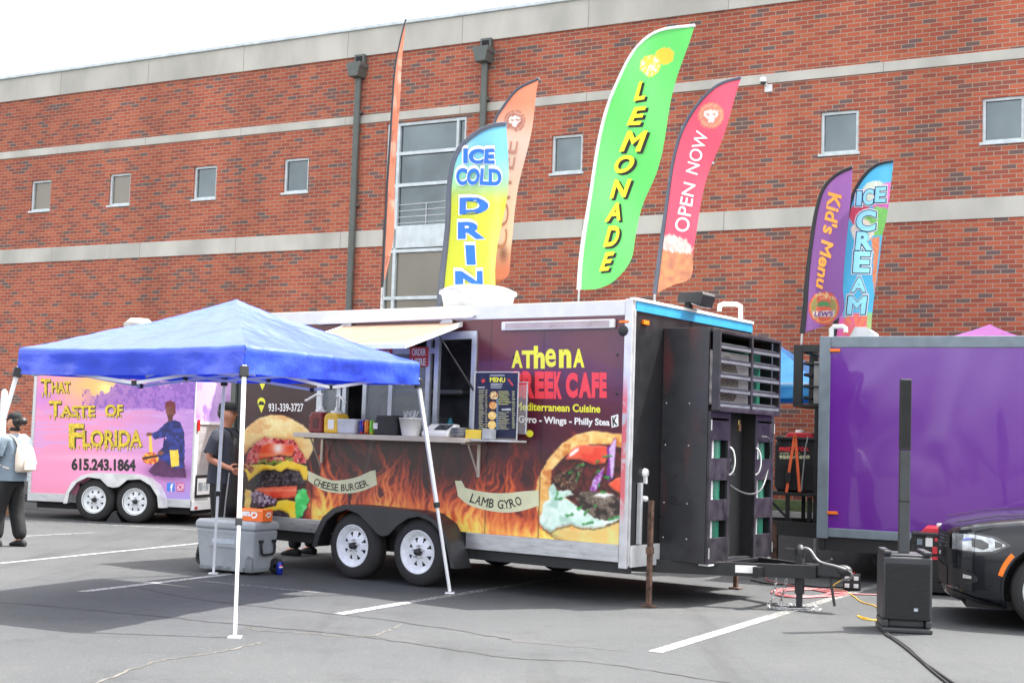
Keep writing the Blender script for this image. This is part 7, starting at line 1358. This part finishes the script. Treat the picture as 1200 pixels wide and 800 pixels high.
for s in (1, -1):
    hb_ = patch(0.35, 0.905, ip((0, 0.725), (0.25, 0.66), (0.5, 0.645), (1, 0.65)), ip((0, 0.735), (0.25, 0.80), (0.6, 0.822), (1, 0.815)), 24, 6, 0.004, M['lens_dark'], 'headlight', car, s)
    patch(0.40, 0.895, ip((0, 0.722), (0.25, 0.672), (0.5, 0.66), (1, 0.664)), ip((0, 0.732), (0.25, 0.785), (0.6, 0.806), (1, 0.80)), 24, 6, 0.008, M['lens'], 'lens', hb_, s)
    patch(0.56, 0.72, ip((0, 0.70), (0.3, 0.68), (1, 0.70)), ip((0, 0.735), (0.4, 0.765), (1, 0.775)), 10, 4, 0.011, M['lens_dark'], 'projector', hb_, s)
    patch(0.43, 0.50, ip((0, 0.71), (1, 0.70)), ip((0, 0.745), (1, 0.76)), 6, 3, 0.011, M['lens_dark'], 'reflector', hb_, s)
    R_ = [[(r * math.cos(a), s * (side_y(r * math.cos(a), 0.35 + r * math.sin(a)) + 0.012), 0.35 + r * math.sin(a)) for a in np.linspace(0.26, 0.74, 12)] for r in (0.428, 0.448, 0.468)]; mb = MB(); mb.grid(R_); mb.build('side_marker', M['orange'], car)
    patch(0.66, 0.93, ip((0, 0.40), (1, 0.33)), ip((0, 0.44), (0.4, 0.49), (1, 0.50)), 14, 4, 0.004, M['plastic_black'], 'fog_lamp_recess', car, s); patch(0.72, 0.80, ip((0, 0.42), (1, 0.42)), ip((0, 0.445), (1, 0.455)), 5, 2, 0.010, M['chrome'], 'fog_lamp', car, s)
    patch(0.40, 0.955, ip((0, 0.185), (0.5, 0.21), (1, 0.27)), ip((0, 0.20), (0.5, 0.25), (1, 0.32)), 20, 3, 0.025, M['plastic_black'], 'chin_spoiler', car, s)
mb = MB()                                                              # front face: grille and intake
def face(z0, z1, hw, off): return [[(float(np.interp(abs(y), ST[:8, 1][::1], ST[:8, 0])) + off, y, z) for y in np.linspace(-hw, hw, 21)] for z in np.linspace(z0, z1, 5)]
mb.grid(face(0.66, 0.80, 0.60, 0.006)); gr_ = mb.build('grille', M['plastic_black'], car)
mb = MB(); mb.grid(face(0.33, 0.50, 0.52, 0.006)); mb.build('lower_intake', M['plastic_black'], car)
mb = MB()
for k in range(4): mb.grid(face(0.675 + k * 0.03, 0.683 + k * 0.03, 0.58, 0.012))
mb.build('grille_bars', M['chrome'], gr_)
for s in (1, -1):
    mb = MB(); mb.tube([(0.78, s * 0.60, 0.896), (0.45, s * 0.66, 0.965), (0.1, s * 0.70, 0.998), (-0.5, s * 0.74, 1.042)], 0.004, 6); mb.build('hood_seam', M['dark'], car)
cabin = [(-0.62, 1.03, 0.80, 1.031), (-1.0, 1.05, 0.76, 1.22), (-1.4, 1.05, 0.68, 1.41), (-1.9, 1.05, 0.64, 1.47), (-2.5, 1.05, 0.64, 1.465), (-3.0, 1.06, 0.66, 1.36), (-3.5, 1.07, 0.72, 1.12), (-3.65, 1.07, 0.75, 1.075)]
rows = []
for x, z0, hw, z1 in cabin: b_ = 0.86 if z1 > 1.1 else 0.80; rows.append([(x, -b_, z0), (x, -(b_ + hw) / 2, (z0 + z1) / 2), (x, -hw, z1 - 0.03), (x, -hw * 0.8, z1), (x, 0, z1 + 0.02), (x, hw * 0.8, z1), (x, hw, z1 - 0.03), (x, (b_ + hw) / 2, (z0 + z1) / 2), (x, b_, z0)])
mb = MB(); mb.grid(rows); mb.build('windows', M['glass_dark'], car)
mb = MB(); mb.grid([[(p[0], p[1] * 0.98, p[2] + 0.012) for p in r[2:7]] for r in rows[2:6]]); mb.build('roof', M['carpaint'], car)
for s in (1, -1):
    mb = MB(); mb.ellipsoid((-0.95, s * 1.0, 1.03), (0.07, 0.11, 0.07)); mb.bar((-0.95, s * 0.86, 1.0), (-0.95, s * 0.95, 1.02), 0.04); mb.build('wing_mirror', M['carpaint'], car)
    for x in AX: wheel(car, x, s * 0.945, z=0.345, r=0.345, wd=0.22, rim_r=0.245, out_=s, spoke=True)
    mb = MB(); mb.box(-4.07, -4.03, s * 0.45 - 0.2, s * 0.45 + 0.2, 0.78, 0.90); mb.build('tail_light', M['red_lens'], car)
    mb = MB(); mb.box(-1.75, -1.5, s * 0.955 - 0.01, s * 0.955 + 0.01, 0.86, 0.885); mb.build('door_handle', M['carpaint'], car)

# ================================================================ PEOPLE
def skin(name, J, bones, mat, parent, root, sub=2):
    names = list(J); me = bpy.data.meshes.new(name); me.from_pydata([J[k][0] for k in names], [(names.index(a), names.index(b)) for a, b in bones], [])
    ob = bpy.data.objects.new(name, me); col.objects.link(ob); ob.parent = parent; me.materials.append(mat)
    bm = bmesh.new(); bm.from_mesh(me); lay = bm.verts.layers.skin.verify(); bm.verts.ensure_lookup_table()
    for i, k in enumerate(names):
        r = J[k][1]; bm.verts[i][lay].radius = r if isinstance(r, tuple) else (r, r); bm.verts[i][lay].use_root = (k == root)
    bm.to_mesh(me); bm.free(); s = ob.modifiers.new('skin', 'SKIN'); s.use_smooth_shade = True; q = ob.modifiers.new('sub', 'SUBSURF'); q.levels = sub; q.render_levels = sub
    return ob
def chainb(*k): return list(zip(k[:-1], k[1:]))
def hand(J, B, wk, w_, d, side, out, s=1.0, curl=0.35):
    """palm along d from the wrist, side = across the palm towards the thumb, out = back of the hand"""
    d, side, out = Vector(d).normalized(), Vector(side).normalized(), Vector(out).normalized(); w_ = Vector(w_)
    J[wk + 'palm'] = (tuple(w_ + d * 0.05 * s), (0.030 * s, 0.018 * s)); B.append((wk, wk + 'palm')); J[wk + 'kn'] = (tuple(w_ + d * 0.085 * s), (0.034 * s, 0.015 * s)); B.append((wk + 'palm', wk + 'kn'))
    for i, (o_, ln) in enumerate(((0.028, 0.072), (0.010, 0.080), (-0.010, 0.074), (-0.028, 0.058))):
        p0 = w_ + d * 0.092 * s + side * o_ * s; d1 = (d - out * curl).normalized(); p1 = p0 + d1 * ln * 0.5 * s; d2 = (d - out * curl * 2.6).normalized(); p2 = p1 + d2 * ln * 0.5 * s
        for n_, p, r in (('a', p0, 0.0095), ('b', p1, 0.0085), ('c', p2, 0.007)): J[f'{wk}f{i}{n_}'] = (tuple(p), r * s)
        B += [(wk + 'kn', f'{wk}f{i}a'), (f'{wk}f{i}a', f'{wk}f{i}b'), (f'{wk}f{i}b', f'{wk}f{i}c')]
    p0 = w_ + d * 0.035 * s + side * 0.034 * s; p1 = p0 + (d * 0.6 + side * 0.6 - out * 0.2).normalized() * 0.04 * s; p2 = p1 + (d * 0.9 + side * 0.2 - out * 0.3).normalized() * 0.032 * s
    for n_, p, r in (('t0', p0, 0.012), ('t1', p1, 0.010), ('t2', p2, 0.008)): J[wk + n_] = (tuple(p), r * s)
    B += [(wk + 'palm', wk + 't0'), (wk + 't0', wk + 't1'), (wk + 't1', wk + 't2')]
def person(fwd_ang, loc, H, label, arms, legs, mats, belly=1.0, shoes='cloth_black', sleeve=0.55, apron=False, long_shirt=0.0):
    s = H / 1.70; r_ = empty('person', loc, fwd_ang, label=label, cat='person'); V3 = lambda x, y, z: (x * s, y * s, z * s)
    J = {'pel': (V3(0, 0, 0.93), (0.12 * s, 0.10 * s)), 'wai': (V3(0.01, 0, 1.08), (0.115 * s, 0.09 * s)), 'che': (V3(0, 0, 1.26), (0.135 * s, 0.10 * s)), 'nb': (V3(-0.015, 0, 1.405), (0.075 * s, 0.065 * s)), 'nk': (V3(-0.005, 0, 1.46), 0.052 * s), 'jaw': (V3(0.022, 0, 1.525), (0.060 * s, 0.072 * s)), 'hd': (V3(0.012, 0, 1.60), (0.074 * s, 0.094 * s)), 'cr': (V3(0.0, 0, 1.665), (0.056 * s, 0.068 * s))}
    B = chainb('pel', 'wai', 'che', 'nb', 'nk', 'jaw', 'hd', 'cr')
    J['nose'] = (V3(0.122, 0, 1.575), 0.011 * s); J['brow'] = (V3(0.098, 0, 1.605), 0.014 * s); B += [('hd', 'brow'), ('brow', 'nose')]
    for n_, sg in (('l', 1), ('r', -1)):
        J['ear' + n_] = (V3(0.0, sg * 0.083, 1.585), (0.012 * s, 0.024 * s)); B.append(('hd', 'ear' + n_))
        A = arms[n_]; J['sh' + n_] = (V3(0, sg * 0.185, 1.375), 0.055 * s); J['el' + n_] = (V3(*A[0]), 0.041 * s); J['wr' + n_] = (V3(*A[1]), 0.027 * s); B += [('che', 'sh' + n_), ('sh' + n_, 'el' + n_), ('el' + n_, 'wr' + n_)]
        d = Vector(J['wr' + n_][0]) - Vector(J['el' + n_][0]); outv = Vector((0, sg, 0)) if abs(d.normalized().y) < 0.7 else Vector((1, 0, 0)); sdv = d.normalized().cross(outv) * (1 if sg < 0 else -1); sdv = sdv if sdv.length > 0.1 else Vector((1, 0, 0))
        if sdv.x < 0 and abs(sdv.x) > 0.3: sdv = -sdv
        if abs(sdv.x) <= 0.3 and sdv.z < 0: sdv = -sdv
        hand(J, B, 'wr' + n_, J['wr' + n_][0], d, sdv, outv, s)
        Lg = legs[n_]; J['hip' + n_] = (V3(0, sg * 0.09, 0.87), 0.088 * s); J['kn' + n_] = (V3(*Lg[0]), 0.056 * s); J['an' + n_] = (V3(*Lg[1]), 0.038 * s); t = Lg[2]; J['to' + n_] = (V3(Lg[1][0] + 0.13 * t[0], Lg[1][1] + 0.13 * t[1], 0.045), (0.036 * s, 0.026 * s)); B += [('pel', 'hip' + n_), ('hip' + n_, 'kn' + n_), ('kn' + n_, 'an' + n_), ('an' + n_, 'to' + n_)]
    skin('body', J, B, mats['skin'], r_, 'pel')
    # shirt
    b = belly; mb = MB(); rows = []
    for z, hw, dp in ((0.86 - long_shirt, 0.172 * b, 0.142 * b), (0.95, 0.170 * b, 0.140 * b), (1.06, 0.166 * b, 0.134 * b), (1.18, 0.172, 0.132), (1.28, 0.186, 0.130), (1.345, 0.192, 0.118), (1.385, 0.178, 0.104), (1.412, 0.130, 0.090), (1.432, 0.078, 0.072), (1.442, 0.064, 0.062)):
        ring_ = []
        for a in np.linspace(0, 2 * math.pi, 37)[:-1]:
            ca, sa = math.cos(a), math.sin(a); e = 0.75; k_ = 1 + 0.02 * math.sin(5 * a + z * 17) + 0.015 * math.sin(9 * a - z * 23)
            ring_.append(V3(-0.005 + dp * k_ * math.copysign(abs(ca) ** e, ca), hw * k_ * math.copysign(abs(sa) ** e, sa), z))
        rows.append(ring_)
    mb.grid(rows, wrap=True)
    for n_, sg in (('l', 1), ('r', -1)):
        sh_ = Vector(J['sh' + n_][0]); el_ = Vector(J['el' + n_][0]); ins = sh_ + Vector((0, -sg * 0.06 * s, 0.0))
        mb.tube([ins, sh_.lerp(ins, 0.35) + Vector((0, 0, 0.004)), sh_ + Vector((0, sg * 0.012 * s, -0.01)), sh_.lerp(el_, 0.35), sh_.lerp(el_, 0.6), sh_.lerp(el_, 0.82)], [0.05 * s, 0.066 * s, 0.073 * s, 0.076 * s, 0.074 * s, 0.073 * s], 18, cap=False)
    mb.build('shirt', mats['shirt'], r_)
    Q = {'w': (V3(0, 0, 1.0), (0.140 * s * b, 0.115 * s * b)), 'p': (V3(0, 0, 0.90), (0.150 * s * b, 0.122 * s * b))}; BB = [('w', 'p')]
    for n_, sg in (('l', 1), ('r', -1)):
        kn = J['kn' + n_][0]; an = J['an' + n_][0]; Q['h' + n_] = (tuple(Vector(J['hip' + n_][0]) + Vector((0, 0, -0.03 * s))), 0.112 * s * b); Q['k' + n_] = (kn, 0.088 * s * b); Q['c' + n_] = (tuple(Vector(kn).lerp(Vector(an), 0.6)), 0.083 * s * b); Q['a' + n_] = (tuple(Vector(an) + Vector((0, 0, 0.0))), 0.082 * s * b); BB += [('p', 'h' + n_), ('h' + n_, 'k' + n_), ('k' + n_, 'c' + n_), ('c' + n_, 'a' + n_)]
    skin('trousers', Q, BB, mats['trousers'], r_, 'p')
    for n_ in 'lr':
        an = Vector(J['an' + n_][0]); t = Vector((legs[n_][2][0], legs[n_][2][1], 0)); yaw = Matrix.Rotation(math.atan2(t.y, t.x), 3, 'Z'); mb = MB()
        R_ = []
        for x, hw, h in ((-0.085, 0.02, 0.05), (-0.075, 0.036, 0.075), (-0.03, 0.042, 0.10), (0.03, 0.045, 0.098), (0.08, 0.050, 0.075), (0.13, 0.050, 0.055), (0.165, 0.040, 0.045), (0.185, 0.018, 0.03)):
            ring_ = []
            for a in np.linspace(0, 2 * math.pi, 17)[:-1]: y_ = hw * math.cos(a); z_ = h / 2 + h / 2 * math.sin(a); ring_.append(Vector((an.x, an.y, 0)) + yaw @ Vector((x * s, y_ * s, max(0.004, (z_ if math.sin(a) > -0.6 else 0.004) * s))))
            R_.append(ring_)
        mb.grid(R_, wrap=True); mb.add(R_[0], [tuple(range(16))]); mb.add(R_[-1], [tuple(range(16))]); mb.build('shoe', M[shoes], r_)
    mb = MB()
    for sg in (1, -1): mb.ellipsoid(V3(0.097, sg * 0.032, 1.592), (0.008 * s, 0.013 * s, 0.007 * s), 10, 6)
    mb.build('eyes', M['dark'], r_); mb = MB(); mb.ellipsoid(V3(0.088, 0, 1.532), (0.010 * s, 0.024 * s, 0.006 * s), 10, 6); mb.build('mouth', pm('lips', S(150, 84, 78), 0.5), r_)
    return r_, s
def cap(r_, s, mat, bun=False):
    mb = MB(); mb.lathe([(0.090, 1.63), (0.092, 1.65), (0.082, 1.69), (0.055, 1.712), (0.001, 1.718)], (0.003 * s, 0, 0), (0, 0, 1), 24, scale=(1.08 * s, 0.92 * s)) if s == 1 else mb.lathe([(0.088 * s, 1.628 * s), (0.091 * s, 1.65 * s), (0.082 * s, 1.69 * s), (0.055 * s, 1.712 * s), (0.001, 1.718 * s)], (0.003, 0, 0), (0, 0, 1), 24, scale=(1.08, 0.92))
    mb.prism([(0.07, -0.075), (0.13, -0.07), (0.18, -0.045), (0.195, 0), (0.18, 0.045), (0.13, 0.07), (0.07, 0.075)], lambda a, b, t_: (a * s, b * s, (1.625 + t_ - (a - 0.07) * 0.15) * s), 0.0, 0.008); mb.build('cap', mat, r_)
    mb = MB(); mb.ellipsoid((-0.030 * s, 0, 1.60 * s), (0.070 * s, 0.078 * s, 0.080 * s), 18, 12)
    if bun: mb.ellipsoid((-0.125 * s, 0, 1.60 * s), (0.058 * s, 0.06 * s, 0.055 * s), 16, 10)
    mb.build('hair', M['hair'], r_)
# woman walking left, seen from behind her right shoulder
q = gnd(9, 640); PA, sA = person(R(158), (q[0], q[1], 0), 1.62, 'person in grey blue tee and black cap walking left with a cream backpack', {'l': ((0.05, 0.25, 1.12), (0.24, 0.20, 1.0)), 'r': ((-0.02, -0.27, 1.10), (0.20, -0.24, 1.00))}, {'l': ((0.10, 0.10, 0.47), (0.10, 0.11, 0.075), (1, 0.1)), 'r': ((0.0, -0.11, 0.47), (-0.10, -0.12, 0.075), (1, -0.1))}, dict(skin=M['skin'], shirt=M['cloth_blue'], trousers=M['cloth_black']), belly=1.14, sleeve=0.5, long_shirt=0.02)
cap(PA, sA, M['cloth_black'], True)
mb = MB(); mb.lathe([(0.05, 1.425), (0.062, 1.41), (0.066, 1.425), (0.058, 1.45)], (-0.008, 0, 0), (0, 0, 1), 18); mb.build('collar', M['cloth_black'], PA)
bp_ = empty('backpack', (q[0], q[1], -0.07), R(158), label='small cream backpack worn on the back of the person in the grey blue tee', cat='backpack')
mb = MB(); rows = []
for z, hw, dp in ((0.98, 0.10, 0.08), (1.0, 0.135, 0.125), (1.08, 0.145, 0.14), (1.18, 0.142, 0.13), (1.27, 0.12, 0.105), (1.315, 0.08, 0.07), (1.325, 0.03, 0.03)): rows.append([(-0.125 - dp / 2 - dp / 2 * math.cos(a) * (abs(math.cos(a)) ** -0.4 if abs(math.cos(a)) > 0.05 else 1) * 0.9, hw * math.sin(a) * (abs(math.sin(a)) ** -0.4 if abs(math.sin(a)) > 0.05 else 1), z) for a in np.linspace(0, 2 * math.pi, 29)[:-1]])
mb.grid(rows, wrap=True); mb.add(rows[0], [tuple(range(28))]); mb.build('bag', M['cloth_cream'], bp_)
mb = MB(); mb.box(-0.285, -0.25, -0.095, 0.095, 1.0, 1.15); mb.build('front_pocket', M['cloth_cream'], bp_, 0.02)
for sg in (1, -1): mb = MB(); P_ = smooth_path([(-0.14, sg * 0.07, 1.29), (-0.09, sg * 0.10, 1.40), (0.0, sg * 0.115, 1.425), (0.10, sg * 0.115, 1.35), (0.128, sg * 0.125, 1.24), (0.10, sg * 0.160, 1.10), (-0.10, sg * 0.165, 1.02)], 5); [mb.bar(a, b, 0.035, 0.014) for a, b in zip(P_[:-1], P_[1:])]; mb.build('strap', M['cloth_cream'], bp_)
mb = MB(); mb.tube(smooth_path([(-0.15, 0.02, 1.32), (-0.15, 0.02, 1.36), (-0.15, -0.03, 1.36), (-0.15, -0.03, 1.32)], 4), 0.008); mb.tube([(-0.2, -0.14, 1.14), (-0.22, -0.17, 1.08)], 0.01); mb.build('grab_loop', M['cloth_cream'], bp_)
# worker in dark apron by the trailer's rear corner
PB, sB = person(R(-12), (-3.14, 15.2, 0), 1.80, 'person in charcoal shirt, black apron and cap behind the canopy leg', {'l': ((-0.05, 0.25, 1.12), (0.14, 0.19, 1.05)), 'r': ((-0.07, -0.26, 1.12), (0.12, -0.22, 1.04))}, {'l': ((0.03, 0.10, 0.47), (0.02, 0.11, 0.075), (1, 0.15)), 'r': ((0.03, -0.10, 0.47), (-0.02, -0.11, 0.075), (1, -0.15))}, dict(skin=M['skin_dark'], shirt=M['cloth_navy'], trousers=M['cloth_black']), belly=1.08, sleeve=0.5)
cap(PB, sB, M['cloth_black'])
mb = MB(); R_ = []
for z, hw, xf in ((0.50, 0.20, 0.17), (0.65, 0.215, 0.175), (0.85, 0.215, 0.17), (1.02, 0.205, 0.165), (1.06, 0.19, 0.163), (1.2, 0.13, 0.158), (1.34, 0.10, 0.145)): R_.append([((xf - 0.75 * (hw * u) ** 2 / 0.2) * 1.06 + 0.008 * math.sin(u * 9 + z * 4), hw * u * 1.06, z * 1.059) for u in np.linspace(-1, 1, 15)])
mb.grid(R_); ap = mb.build('apron', pm('black_apron', (0.02, 0.02, 0.022), 0.5, bump=0.004, bscale=8), PB); so_ = ap.modifiers.new('solid', 'SOLIDIFY'); so_.thickness = 0.006
mb = MB(); mb.tube(smooth_path([(0.15, 0.10, 1.42), (0.06, 0.085, 1.52), (-0.05, 0.0, 1.52), (0.06, -0.085, 1.52), (0.15, -0.10, 1.42)], 5), 0.008); mb.build('neck_loop', M['cloth_black'], ap)
hb2 = empty('mesh_bag', (-3.14, 15.2, 0), R(-12), label='round dark grey mesh bag hanging on a strap from the aproned worker', cat='bag'); mb = MB(); mb.ellipsoid((0.13, -0.245, 0.42), (0.085, 0.05, 0.10), 18, 12); mb.build('pouch', pm('grey_mesh', (0.10, 0.105, 0.095), 0.8, var=0.6, scale=50, bump=0.004, bscale=90), hb2); mb = MB(); mb.tube([(0.13, -0.245, 0.50), (0.15, -0.26, 0.75), (0.165, -0.235, 1.04)], 0.009); mb.build('strap', pm('grey_strap', (0.22, 0.22, 0.22), 0.6), hb2)
# somebody at the rear door: only the shoes show under the floor
q = T.world((-5.45, 1.42, 0)); person(R(150), (q[0], q[1], 0), 1.72, 'person behind the red food trailer, only ankles and black shoes visible under it', {'l': ((0.0, 0.25, 1.10), (0.16, 0.20, 0.95)), 'r': ((0.0, -0.25, 1.10), (0.16, -0.20, 0.95))}, {'l': ((0.02, 0.14, 0.50), (-0.02, 0.18, 0.08), (1, 0.1)), 'r': ((0.02, -0.12, 0.50), (0.0, -0.16, 0.08), (1, -0.1))}, dict(skin=M['skin'], shirt=M['cloth_navy'], trousers=M['cloth_black']), sleeve=0.5)
